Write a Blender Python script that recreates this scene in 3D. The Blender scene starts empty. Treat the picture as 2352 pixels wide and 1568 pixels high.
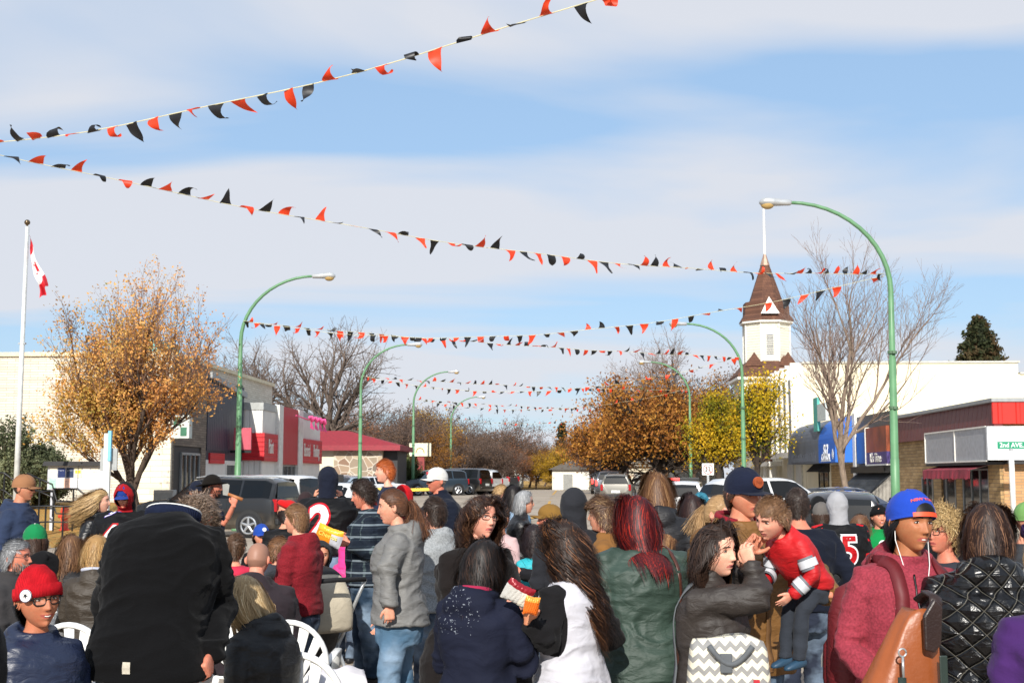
import bpy, bmesh, math, random
import numpy as np
from mathutils import Vector, Matrix, Euler
from mathutils.bvhtree import BVHTree
R = math.radians
C = bpy.context.scene.collection
scene = bpy.context.scene
rng = np.random.default_rng(7)
random.seed(5)

# ------------------------------------------------------------ camera
# Measured on a 2352 x 1568 copy of the photo: focal length in its pixels, the street's
# vanishing point, and the eye height.
W0, H0, FPX, EYE = 2352.0, 1568.0, 2900.0, 1.78
VPX, VPY = 1306.0, 1094.0
yc = Vector((VPX-W0/2, -(VPY-H0/2), -FPX)).normalized()
zc = Vector((0, FPX, -(VPY-H0/2))).normalized()
zc = (zc - yc*zc.dot(yc)).normalized()
xc = yc.cross(zc)
CAMR = Matrix((xc, yc, zc))            # rows: camera-space images of the world axes -> camera-to-world
cam = bpy.data.cameras.new('camera'); camo = bpy.data.objects.new('camera', cam); C.objects.link(camo)
cam.sensor_width = 36; cam.lens = 36*FPX/W0; cam.clip_end = 6000; cam.clip_start = 0.1
camo.matrix_world = Matrix.Translation((0, 0, EYE)) @ CAMR.to_4x4()
scene.camera = camo
cam.dof.use_dof = True; cam.dof.focus_distance = 8.5; cam.dof.aperture_fstop = 10

def P(px, py, Y):
    """world point seen at photo pixel (px,py) lying on the plane y = Y"""
    d = CAMR @ Vector((px-W0/2, -(py-H0/2), -FPX))
    t = Y/d.y
    return Vector((d.x*t, Y, EYE+d.z*t))
def GZ(x, y):
    def ss(a, b, v):
        t = min(1, max(0, (v-a)/(b-a))); return t*t*(3-2*t)
    z = 0.5*ss(58, 88, y)
    if x < -13: z += 0.8*ss(37, 46, y)*ss(-13, -15.2, x)*(1-ss(52, 60, y)) if x > -15.2 else 0.8*ss(37, 46, y)*(1-ss(52, 60, y))
    return z

# ------------------------------------------------------------ materials
def lin(c):
    if isinstance(c, str):
        c = c.lstrip('#'); c = [int(c[i:i+2], 16)/255 for i in (0, 2, 4)]
        c = [(v/12.92 if v <= 0.04045 else ((v+0.055)/1.055)**2.4) for v in c]
    return (c[0], c[1], c[2], 1)
MATS = {}
class NT:
    def __init__(s, name):
        s.m = bpy.data.materials.new(name); s.m.use_nodes = True
        s.t = s.m.node_tree; s.b = s.t.nodes['Principled BSDF']; s.L = s.t.links
    def n(s, typ, **kw):
        nd = s.t.nodes.new(typ)
        for k, v in kw.items():
            if k.startswith('i_'):
                key = k[2:]
                key = int(key) if key.isdigit() else key.replace('_', ' ')
                nd.inputs[key].default_value = v
            else: setattr(nd, k, v)
        return nd
    def l(s, a, b): s.L.new(a, b)
    def coord(s, kind='Object'):
        if not hasattr(s, '_tc'): s._tc = s.n('ShaderNodeTexCoord')
        return s._tc.outputs[kind]
    def noise(s, scale, detail=3, vec=None, rough=.5, dist=0):
        nd = s.n('ShaderNodeTexNoise', i_Scale=scale, i_Detail=detail, i_Roughness=rough, i_Distortion=dist)
        s.l(vec if vec is not None else s.coord(), nd.inputs['Vector']); return nd.outputs['Fac']
    def scaled(s, sx, sy, sz, vec=None):
        nd = s.n('ShaderNodeMapping'); nd.inputs['Scale'].default_value = (sx, sy, sz)
        s.l(vec if vec is not None else s.coord(), nd.inputs['Vector']); return nd.outputs['Vector']
    def ramp(s, fac, stops, interp='LINEAR'):
        nd = s.n('ShaderNodeValToRGB'); s.l(fac, nd.inputs['Fac'])
        cr = nd.color_ramp; cr.interpolation = interp
        while len(cr.elements) < len(stops): cr.elements.new(0.5)
        for e, (p, c) in zip(cr.elements, stops): e.position = p; e.color = c if len(c) == 4 else (*c, 1)
        return nd.outputs['Color']
    def mix(s, fac, a, b, mode='MIX'):
        nd = s.n('ShaderNodeMix', data_type='RGBA', blend_type=mode)
        for sock, v in ((nd.inputs[0], fac), (nd.inputs[6], a), (nd.inputs[7], b)):
            if hasattr(v, 'is_output'): s.l(v, sock)
            else: sock.default_value = v
        return nd.outputs[2]
    def math(s, op, a, b=0.5, clamp=False):
        nd = s.n('ShaderNodeMath', operation=op, use_clamp=clamp)
        for sock, v in ((nd.inputs[0], a), (nd.inputs[1], b)):
            if hasattr(v, 'is_output'): s.l(v, sock)
            else: sock.default_value = v
        return nd.outputs[0]
    def bump(s, h, strength=.3, dist=.01):
        nd = s.n('ShaderNodeBump', i_Strength=strength, i_Distance=dist)
        s.l(h, nd.inputs['Height'])
        if s.b.inputs['Normal'].is_linked: s.l(s.b.inputs['Normal'].links[0].from_socket, nd.inputs['Normal'])
        s.l(nd.outputs['Normal'], s.b.inputs['Normal'])
    def base(s, c):
        if hasattr(c, 'is_output'): s.l(c, s.b.inputs['Base Color'])
        else: s.b.inputs['Base Color'].default_value = c
    def set(s, **kw):
        for k, v in kw.items(): s.b.inputs[k.replace('_', ' ')].default_value = v
def mul(c, k): return (c[0]*k, c[1]*k, c[2]*k, 1)

def plain(name, c, rough=.6, metal=0, var=.18, nscale=6, bump=.15, bdist=.004, spec=.5, coat=0):
    """painted or solid surface with mild unevenness"""
    key = (name, str(c), rough, metal)
    if key in MATS: return MATS[key]
    c = lin(c); t = NT(name)
    f = t.noise(nscale, 5)
    t.base(t.ramp(f, [(.3, mul(c, 1-var)), (.7, mul(c, 1+var*.5))]))
    t.set(Roughness=rough, Metallic=metal); t.b.inputs['Specular IOR Level'].default_value = spec
    if coat: t.b.inputs['Coat Weight'].default_value = coat
    if bump: t.bump(t.noise(nscale*9, 3), bump, bdist)
    MATS[key] = t.m; return t.m

def fabric(c, kind='cotton', c2=None, zone=None):
    key = ('fabric', str(c), kind, str(c2), zone)
    if key in MATS: return MATS[key]
    t = NT(kind+'_cloth'); col = mul(lin(c), .82)
    f = t.noise(5, 5); base = t.ramp(f, [(.25, mul(col, .82)), (.75, mul(col, 1.15))])
    rough = {'cotton': .92, 'wool': .98, 'shell': .62, 'leather': .38, 'jersey': .6, 'puffer': .42, 'denim': .9}.get(kind, .85)
    if kind == 'denim':
        c2 = lin(c2 or '#8fa3b8'); g = t.noise(3.5, 4)
        base = t.mix(t.ramp(g, [(.42, (0, 0, 0)), (.68, (.75, .75, .75))]), base, c2)
        t.bump(t.noise(160, 2, t.scaled(1, 1, .5)), .3, .002)
    if kind == 'plaid':
        sx = t.coord()
        w1 = t.n('ShaderNodeTexWave', wave_type='BANDS', bands_direction='Z', i_Scale=3.1)
        w2 = t.n('ShaderNodeTexWave', wave_type='BANDS', bands_direction='DIAGONAL', i_Scale=4.2)
        mp = t.n('ShaderNodeMapping'); mp.inputs['Scale'].default_value = (1, 1, 0.0); t.l(sx, mp.inputs[0])
        t.l(sx, w1.inputs['Vector']); t.l(mp.outputs[0], w2.inputs['Vector'])
        a = t.ramp(w1.outputs['Fac'], [(0, (0, 0, 0)), (.42, (.05, .05, .05)), (.5, (.45, .45, .45)), (.62, (.05, .05, .05)), (.9, (.05, .05, .05)), (.97, (1, 1, 1))])
        b = t.ramp(w2.outputs['Fac'], [(0, (0, 0, 0)), (.45, (.05, .05, .05)), (.52, (.4, .4, .4)), (.6, (0, 0, 0)), (.9, (0, 0, 0)), (.97, (.9, .9, .9))])
        m = t.mix(.5, a, b, 'ADD'); nd = t.n('ShaderNodeRGBToBW'); t.l(m, nd.inputs[0])
        base = t.ramp(nd.outputs[0], [(0, col), (.3, mul(col, 1.6)), (.55, lin('#3d4a4a')), (.9, lin(c2 or '#b9bcc0'))])
    if kind == 'herring':
        w1 = t.n('ShaderNodeTexVoronoi', i_Scale=38); t.l(t.coord(), w1.inputs['Vector'])
        base = t.ramp(w1.outputs['Distance'], [(.3, col), (.45, lin(c2 or '#a9a9a6'))])
    if kind == 'chevron':
        s1 = t.n('ShaderNodeSeparateXYZ'); t.l(t.coord(), s1.inputs[0])
        tri = t.n('ShaderNodeMath', operation='PINGPONG'); t.l(s1.outputs['X'], tri.inputs[0]); tri.inputs[1].default_value = .022
        z = t.math('ADD', s1.outputs['Z'], t.math('MULTIPLY', tri.outputs[0], 1.0))
        z = t.math('ADD', z, 10)
        md = t.math('MODULO', z, .05)
        base = t.mix(t.math('GREATER_THAN', md, .026), lin(c), lin(c2 or '#8d8d8b'))
    if kind == 'flecked':
        v = t.noise(95, 2); g = t.noise(4.3, 2)
        base = t.mix(t.math('MULTIPLY', t.math('GREATER_THAN', v, .66), t.math('GREATER_THAN', g, .60)), base, lin('#7c828c'))
    if kind == 'heather':
        base = t.mix(t.ramp(t.noise(110, 2), [(.35, (0, 0, 0)), (.65, (.5, .5, .5))]), base, mul(col, 2.1))
    if kind == 'quilt':
        s1 = t.n('ShaderNodeSeparateXYZ'); t.l(t.coord(), s1.inputs[0])
        an = t.math('ADD', s1.outputs['X'], t.math('MULTIPLY', s1.outputs['Y'], .5))
        d1 = t.math('PINGPONG', t.math('ADD', t.math('ADD', an, s1.outputs['Z']), 5), .045)
        d2 = t.math('PINGPONG', t.math('ADD', t.math('SUBTRACT', an, s1.outputs['Z']), 5), .045)
        mn = t.math('MINIMUM', d1, d2)
        t.bump(t.ramp(t.math('MULTIPLY', mn, 22), [(0, (0, 0, 0)), (.25, (.6, .6, .6)), (1, (1, 1, 1))]), .9, .02)
        base = t.mix(t.math('LESS_THAN', mn, .0016), base, mul(lin('#8a8578'), .5))
        rough = .3
    if zone:
        at = t.n('ShaderNodeAttribute', attribute_name='zone'); base = t.mix(t.math('GREATER_THAN', at.outputs['Fac'], .5), base, lin(zone))
    t.base(base); t.set(Roughness=rough)
    t.b.inputs['Specular IOR Level'].default_value = .5 if kind in ('leather', 'puffer', 'quilt', 'shell') else .18
    if kind in ('wool', 'cotton', 'heather'):
        t.b.inputs['Sheen Weight'].default_value = .04; t.b.inputs['Sheen Roughness'].default_value = .5
    t.bump(t.noise(240, 2), .25, .0015)
    if kind in ('shell', 'leather', 'puffer', 'quilt'):
        t.bump(t.noise(11, 3, t.scaled(1, 1, 2.2), .5, 1.2), .5, .018)
    else:
        t.bump(t.noise(8, 3, t.scaled(1, 1, 1.7), .5, .8), .45, .022)
    MATS[key] = t.m; return t.m

def skin_mat(c):
    key = ('skin', str(c))
    if key in MATS: return MATS[key]
    t = NT('skin'); col = lin(c)
    red = (min(1, col[0]*1.06), col[1]*.78, col[2]*.74, 1)
    f = t.noise(22, 5, rough=.65); b_ = t.mix(t.ramp(f, [(.36, (0, 0, 0)), (.7, (.8, .8, .8))]), mul(col, 1.06), red); t.base(t.mix(t.ramp(t.noise(75, 3), [(.45, (0, 0, 0)), (.75, (.35, .35, .35))]), b_, mul(col, .72)))
    t.set(Roughness=.55); t.b.inputs['Subsurface Weight'].default_value = .12
    t.b.inputs['Subsurface Radius'].default_value = (.012, .005, .003)
    t.b.inputs['Subsurface Scale'].default_value = 1.0
    t.b.inputs['Specular IOR Level'].default_value = .35
    t.bump(t.noise(300, 2), .15, .001)
    MATS[key] = t.m; return t.m

def hair_mat(c, c2=None):
    key = ('hair', str(c), str(c2))
    if key in MATS: return MATS[key]
    t = NT('hair'); a = lin(c); b = lin(c2) if c2 else mul(a, 2.2)
    at = t.n('ShaderNodeAttribute', attribute_name='lock'); 
    t.base(t.ramp(at.outputs['Fac'], [(0, mul(a, .7)), (.4, a), (.68, mul(a, 1.35)), (1, b)]))
    t.set(Roughness=.5); t.b.inputs['Specular IOR Level'].default_value = .32
    MATS[key] = t.m; return t.m

# ------------------------------------------------------------ objects
def put(o, parent=None):
    C.objects.link(o)
    if parent is not None: o.parent = parent
    return o
def tag(o, label=None, cat=None, group=None, kind=None):
    if label: o['label'] = label
    if cat: o['category'] = cat
    if group: o['group'] = group
    if kind: o['kind'] = kind
    return o
def empty(name, loc=(0, 0, 0), rz=0, label=None, cat=None, group=None):
    o = bpy.data.objects.new(name, None); o.empty_display_size = .2
    o.location = loc; o.rotation_euler = (0, 0, rz); C.objects.link(o)
    return tag(o, label, cat, group)
def npmesh(name, V, F, mats=(), smooth=False, mi=None):
    me = bpy.data.meshes.new(name)
    V = np.asarray(V, dtype=np.float32)
    if isinstance(F, np.ndarray):
        n, k = F.shape
        me.vertices.add(len(V)); me.vertices.foreach_set('co', V.ravel())
        me.loops.add(n*k); me.loops.foreach_set('vertex_index', F.astype(np.int32).ravel())
        me.polygons.add(n); me.polygons.foreach_set('loop_start', np.arange(0, n*k, k, dtype=np.int32))
        me.polygons.foreach_set('loop_total', np.full(n, k, dtype=np.int32))
        me.update(calc_edges=True)
    else:
        me.from_pydata(V.tolist(), [], [tuple(int(i) for i in f) for f in F])
    for m in mats if isinstance(mats, (list, tuple)) else [mats]: me.materials.append(m)
    if mi is not None: me.polygons.foreach_set('material_index', np.asarray(mi, dtype=np.int32))
    if smooth: me.polygons.foreach_set('use_smooth', np.ones(len(me.polygons), dtype=bool))
    me.update()
    return me
def obj(name, me, parent=None, loc=None, **kw):
    o = bpy.data.objects.new(name, me); put(o, parent)
    if loc is not None: o.location = loc
    return tag(o, **kw) if kw else o

class MB:
    """collects boxes, prisms, tubes, quads; builds ONE mesh"""
    def __init__(s): s.V = []; s.F = []; s.M = []; s.mi = 0
    def add(s, V, F, mi=None):
        o = len(s.V); s.V += [tuple(v) for v in V]
        s.F += [tuple(i+o for i in f) for f in F]; s.M += [s.mi if mi is None else mi]*len(F); return s
    def box(s, x0, x1, y0, y1, z0, z1, mi=None):
        V = [(x, y, z) for z in (z0, z1) for y in (y0, y1) for x in (x0, x1)]
        return s.add(V, [(0, 2, 3, 1), (4, 5, 7, 6), (0, 1, 5, 4), (2, 6, 7, 3), (0, 4, 6, 2), (1, 3, 7, 5)], mi)
    def quad(s, a, b, c, d, mi=None): return s.add([a, b, c, d], [(0, 1, 2, 3)], mi)
    def prism(s, poly, axis, a, b, mi=None):
        """poly of 2-D points extruded along axis from a to b"""
        n = len(poly)
        def mk(p, t): return {'x': (t, p[0], p[1]), 'y': (p[0], t, p[1]), 'z': (p[0], p[1], t)}[axis]
        V = [mk(p, a) for p in poly]+[mk(p, b) for p in poly]
        F = [tuple(range(n-1, -1, -1)), tuple(range(n, 2*n))]+[(i, (i+1) % n, n+(i+1) % n, n+i) for i in range(n)]
        return s.add(V, F, mi)
    def tube(s, pts, rad, n=8, mi=None, caps=True):
        V, F = tube(pts, rad, n, caps); return s.add(V, F, mi)
    def lathe(s, prof, n=16, c=(0, 0, 0), mi=None):
        V = []; F = []
        for r, z in prof:
            for k in range(n):
                a = 2*math.pi*k/n; V.append((c[0]+r*math.cos(a), c[1]+r*math.sin(a), c[2]+z))
        for i in range(len(prof)-1):
            for k in range(n): F.append((i*n+k, i*n+(k+1) % n, (i+1)*n+(k+1) % n, (i+1)*n+k))
        F += [tuple(range(n-1, -1, -1)), tuple((len(prof)-1)*n+k for k in range(n))]
        return s.add(V, F, mi)
    def xf(s, M):
        s.V = [tuple(M @ Vector(v)) for v in s.V]; return s
    def build(s, name, mats, parent=None, bevel=0, smooth=False, loc=None, **kw):
        me = npmesh(name, s.V, s.F, mats if isinstance(mats, (list, tuple)) else [mats], smooth, s.M)
        o = obj(name, me, parent, loc, **kw)
        if bevel:
            b = o.modifiers.new('bevel', 'BEVEL'); b.width = bevel; b.segments = 2; b.limit_method = 'ANGLE'
        return o
def frames(pts):
    pts = [Vector(p) for p in pts]; out = []; up = Vector((0, 0, 1)); prev = None
    for i, p in enumerate(pts):
        a = pts[max(0, i-1)]; b = pts[min(len(pts)-1, i+1)]
        t = (b-a).normalized() if (b-a).length > 1e-9 else Vector((0, 0, 1))
        if prev is None:
            ref = Vector((0, 1, 0)) if abs(t.z) > .8 else up
            x = t.cross(ref).normalized()
        else:
            x = (prev-t*prev.dot(t)).normalized()
        prev = x; out.append((p, x, t.cross(x).normalized()))
    return out
def tube(pts, rad, n=8, caps=True):
    fr = frames(pts); V = []; F = []
    for i, (p, x, y) in enumerate(fr):
        r = rad[i] if isinstance(rad, (list, tuple)) else rad
        rx, ry = r if isinstance(r, tuple) else (r, r)
        for k in range(n):
            a = 2*math.pi*k/n; V.append(p+x*rx*math.cos(a)+y*ry*math.sin(a))
    m = len(fr)
    for i in range(m-1):
        for k in range(n): F.append((i*n+k, i*n+(k+1) % n, (i+1)*n+(k+1) % n, (i+1)*n+k))
    if caps: F += [tuple(range(n-1, -1, -1)), tuple((m-1)*n+k for k in range(n))]
    return V, F
def ellips(c, r, n=12, m=8, Rm=None):
    V = []; F = []
    for i in range(m+1):
        th = math.pi*i/m
        for k in range(n):
            a = 2*math.pi*k/n
            v = Vector((r[0]*math.sin(th)*math.cos(a), r[1]*math.sin(th)*math.sin(a), r[2]*math.cos(th)))
            if Rm is not None: v = Rm @ v
            V.append(v+Vector(c))
    for i in range(m):
        for k in range(n): F.append((i*n+k, (i+1)*n+k, (i+1)*n+(k+1) % n, i*n+(k+1) % n))
    return V, F
def segs(P0, P1, r0, r1, n=4):
    """many tapered prisms at once (numpy)"""
    P0 = np.asarray(P0, float); P1 = np.asarray(P1, float); r0 = np.asarray(r0, float); r1 = np.asarray(r1, float)
    t = P1-P0; L = np.linalg.norm(t, axis=1, keepdims=True)+1e-9; t = t/L
    ref = np.where(np.abs(t[:, 2:3]) > .9, np.array([[0, 1., 0]]), np.array([[0, 0, 1.]]))
    x = np.cross(t, ref); x /= np.linalg.norm(x, axis=1, keepdims=True)+1e-9; y = np.cross(t, x)
    V = []
    for Q, r in ((P0, r0), (P1, r1)):
        for k in range(n):
            a = 2*math.pi*k/n; V.append(Q+(x*math.cos(a)+y*math.sin(a))*r[:, None])
    V = np.stack(V, 1).reshape(-1, 3); N = len(P0); b = np.arange(N)[:, None]*2*n
    F = [np.concatenate([b+k, b+(k+1) % n, b+n+(k+1) % n, b+n+k], 1) for k in range(n)]
    return V, np.concatenate(F, 0)
def ribbons(A, B, w, cen, n_over=None):
    """flat quads from A to B, width w, facing away from the vertical line through cen"""
    t = B-A; t /= np.linalg.norm(t, axis=1, keepdims=True)+1e-9
    o = A-cen; o /= np.linalg.norm(o, axis=1, keepdims=True)+1e-9
    s = np.cross(t, o); s /= np.linalg.norm(s, axis=1, keepdims=True)+1e-9
    return s
def text_mesh(txt, size, mat, ext=.0, offset=0, name='lettering', align='CENTER', shear=0, space=1, parts=None):
    cu = bpy.data.curves.new(name, 'FONT'); cu.body = txt; cu.size = size; cu.extrude = ext
    cu.offset = offset; cu.align_x = align; cu.align_y = 'CENTER'; cu.shear = shear; cu.space_character = space
    o = bpy.data.objects.new(name, cu); C.objects.link(o)
    dg = bpy.context.evaluated_depsgraph_get(); me = bpy.data.meshes.new_from_object(o.evaluated_get(dg))
    bpy.data.objects.remove(o); me.name = name; me.materials.clear(); me.materials.append(mat); return me
def remesh(parts, voxel, smooth=4, name='mesh'):
    V = []; F = []
    for v, f in parts:
        o = len(V); V += list(v); F += [tuple(i+o for i in q) for q in f]
    me = npmesh(name, [tuple(v) for v in V], F)
    o = bpy.data.objects.new(name, me); C.objects.link(o)
    m = o.modifiers.new('r', 'REMESH'); m.mode = 'VOXEL'; m.voxel_size = voxel; m.adaptivity = 0
    if smooth:
        s = o.modifiers.new('s', 'SMOOTH'); s.factor = .5; s.iterations = smooth
    dg = bpy.context.evaluated_depsgraph_get(); out = bpy.data.meshes.new_from_object(o.evaluated_get(dg))
    bpy.data.objects.remove(o); bpy.data.meshes.remove(me); out.name = name
    return out
def getco(me):
    a = np.empty(len(me.vertices)*3, dtype=np.float32); me.vertices.foreach_get('co', a); return a.reshape(-1, 3).astype(float)
def getno(me):
    a = np.empty(len(me.vertices)*3, dtype=np.float32); me.vertices.foreach_get('normal', a); return a.reshape(-1, 3).astype(float)
_H = rng.random((32, 32, 32))
def vnoise(p):
    """value noise in numpy, 0..1"""
    i = np.floor(p).astype(int); f = p-i; f = f*f*(3-2*f); out = 0
    for dx in (0, 1):
        for dy in (0, 1):
            for dz in (0, 1):
                w = (f[:, 0] if dx else 1-f[:, 0])*(f[:, 1] if dy else 1-f[:, 1])*(f[:, 2] if dz else 1-f[:, 2])
                out = out+w*_H[(i[:, 0]+dx) & 31, (i[:, 1]+dy) & 31, (i[:, 2]+dz) & 31]
    return out
def vn1(x, y, z): return math.sin(x*71+z*33)*math.sin(y*57-z*41)
# ------------------------------------------------------------ light, sky, exposure
SUN_EL, SUN_AZ = 29.0, 6.0        # light travels towards +Y and a little +X
wd = bpy.data.worlds.new('World'); scene.world = wd; wd.use_nodes = True
nt = wd.node_tree; bg = nt.nodes['Background']; bg.inputs['Strength'].default_value = .11
sky = nt.nodes.new('ShaderNodeTexSky'); sky.sky_type = 'NISHITA'; sky.sun_disc = False
sky.sun_elevation = R(SUN_EL); sky.sun_rotation = R(180+SUN_AZ); sky.air_density = 1.0; sky.dust_density = .6; sky.ozone_density = 1.3
tc = nt.nodes.new('ShaderNodeTexCoord')
def wn(t, **k):
    n = nt.nodes.new(t)
    for a, b in k.items(): setattr(n, a, b)
    return n
sep = wn('ShaderNodeSeparateXYZ'); nt.links.new(tc.outputs['Generated'], sep.inputs[0])
# project the direction onto a cloud deck: x/(z+.1), y/(z+.1)
az = wn('ShaderNodeMath', operation='ADD'); nt.links.new(sep.outputs['Z'], az.inputs[0]); az.inputs[1].default_value = .12
dx = wn('ShaderNodeMath', operation='DIVIDE'); dy = wn('ShaderNodeMath', operation='DIVIDE')
nt.links.new(sep.outputs['X'], dx.inputs[0]); nt.links.new(az.outputs[0], dx.inputs[1])
nt.links.new(sep.outputs['Y'], dy.inputs[0]); nt.links.new(az.outputs[0], dy.inputs[1])
cmb = wn('ShaderNodeCombineXYZ'); nt.links.new(dx.outputs[0], cmb.inputs[0]); nt.links.new(dy.outputs[0], cmb.inputs[1])
mp = wn('ShaderNodeMapping'); mp.inputs['Scale'].default_value = (.6, 1.15, 1); mp.inputs['Location'].default_value = (.5, 3.0, 1)
mp.inputs['Rotation'].default_value = (0, 0, R(18)); nt.links.new(cmb.outputs[0], mp.inputs[0])
n1 = wn('ShaderNodeTexNoise'); n1.inputs['Scale'].default_value = 1.0; n1.inputs['Detail'].default_value = 6; n1.inputs['Roughness'].default_value = .42; n1.inputs['Distortion'].default_value = .6
nt.links.new(mp.outputs[0], n1.inputs['Vector'])
cr = wn('ShaderNodeValToRGB'); nt.links.new(n1.outputs['Fac'], cr.inputs[0])
cr.color_ramp.elements[0].position = .39; cr.color_ramp.elements[0].color = (.10, .10, .10, 1)
cr.color_ramp.elements[1].position = .56; cr.color_ramp.elements[1].color = (.92, .92, .92, 1)
mx = wn('ShaderNodeMix', data_type='RGBA'); nt.links.new(cr.outputs[0], mx.inputs[0])
m0 = wn('ShaderNodeMix', data_type='RGBA'); m0.inputs[0].default_value = .6; nt.links.new(sky.outputs[0], m0.inputs[6]); m0.inputs[7].default_value = (2.55, 4.45, 7.0, 1)
nt.links.new(m0.outputs[2], mx.inputs[6]); mx.inputs[7].default_value = (5.65, 5.8, 6.25, 1)
nt.links.new(mx.outputs[2], bg.inputs['Color'])
sl = bpy.data.lights.new('sun', 'SUN'); sl.energy = 4.9; sl.angle = R(.5); sl.color = (1, .955, .88)
so = bpy.data.objects.new('sun', sl); C.objects.link(so)
d = Vector((math.sin(R(SUN_AZ))*math.cos(R(SUN_EL)), math.cos(R(SUN_AZ))*math.cos(R(SUN_EL)), -math.sin(R(SUN_EL))))
so.rotation_euler = d.to_track_quat('-Z', 'Y').to_euler(); so.location = (-20, -60, 60)
vs = scene.view_settings; vs.view_transform = 'Standard'; vs.look = 'None'; vs.gamma = 1; vs.exposure = .28; vs.use_curve_mapping = False
scene.cycles.max_bounces = 5; scene.cycles.transparent_max_bounces = 6; scene.cycles.diffuse_bounces = 3; scene.cycles.use_denoising = True
# ------------------------------------------------------------ people
def G1(x, c, w): return np.exp(-((x-c)/w)**2)
def face_shape(V, child=0, fem=0):
    x, y, z = V[:, 0].copy(), V[:, 1].copy(), V[:, 2].copy()
    zt = np.clip(z/.116, 0, .9999); kf = np.sqrt((1-zt**2.7)/(1-zt**2)); kf = np.minimum(kf, 1.35); x = x*kf; y = y*kf
    s = np.clip(-z/.116, 0, 1); fr = np.clip(y/.04, 0, 1)
    x = x*(1-(.36+.06*fem-.05*child)*s**1.7)
    back = np.clip(-y/.05, 0, 1); y = y+back*np.clip((-z-.01)/.1, 0, 1)**1.1*.058
    y = y+.030*s**2*fr*np.clip(1-np.abs(x)/.07, 0, 1)
    ax = np.abs(x); tn = np.clip((.016-z)/.042, 0, 1)
    nose = (.003+(.020-.006*child-.003*fem)*tn**1.25)*np.where(z < -.028, np.exp(-((z+.028)/.0075)**2), 1)*np.where(z > .016, np.exp(-((z-.016)/.012)**2), 1)
    y = y+fr*nose*np.exp(-(x/(.0065+.0065*tn))**2)
    y = y+fr*.004*G1(ax, .012, .005)*G1(z, -.030, .007)
    y = y-fr*.0105*G1(ax, .031, .016)*G1(z, .010, .012)
    y = y+fr*(.0045-.0025*fem)*G1(z, .031, .009)*G1(ax, .026, .022)
    y = y+fr*.0045*G1(ax, .042, .017)*G1(z, -.020, .020)
    y = y+fr*(.0055*G1(x, 0, .022)*G1(z, -.0525, .006)+.0055*G1(x, 0, .019)*G1(z, -.066, .006)-.004*G1(x, 0, .026)*G1(z, -.0592, .0028))
    y = y-fr*.004*G1(x, 0, .018)*G1(z, -.079, .006)+fr*(.007-.002*fem)*G1(x, 0, .02)*G1(z, -.097, .014)
    return np.stack([x, y, z], 1)
def head_grid(n, m):
    th = np.linspace(0, 2*np.pi, n, endpoint=False); ph = th-.6*np.sin(th)
    t = np.linspace(0, 1, m+1); la = np.pi*t+.2*np.sin(2*np.pi*t)
    A, B = np.meshgrid(ph, la)
    V = np.stack([.076*np.sin(A)*np.sin(B), .094*np.cos(A)*np.sin(B), .116*np.cos(B)], -1).reshape(-1, 3)
    i = np.arange(m)[:, None]*n; k = np.arange(n)[None, :]; k2 = (k+1) % n
    F = np.stack([i+k, i+n+k, i+n+k2, i+k2], -1).reshape(-1, 4)
    return V, F[:, ::-1]
def mats_body(sk, hair, iris='#2a1a10'):
    return [skin_mat(sk), plain('lips', mix_hex(sk, '#a8474a', .62), .4, var=.05, bump=0), plain('eye_white', '#d9d4cc', .25, var=.02, bump=0),
            plain('iris', iris, .15, var=.05, bump=0), plain('brow_hair', hair, .7), plain('teeth', '#e6e0d4', .3, var=.02, bump=0), plain('mouth_dark', '#3a1414', .6, bump=0)]
def mix_hex(a, b, k):
    a, b = a.lstrip('#'), b.lstrip('#')
    return '#'+''.join('%02x' % int(int(a[i:i+2], 16)*(1-k)+int(b[i:i+2], 16)*k) for i in (0, 2, 4))
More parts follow.
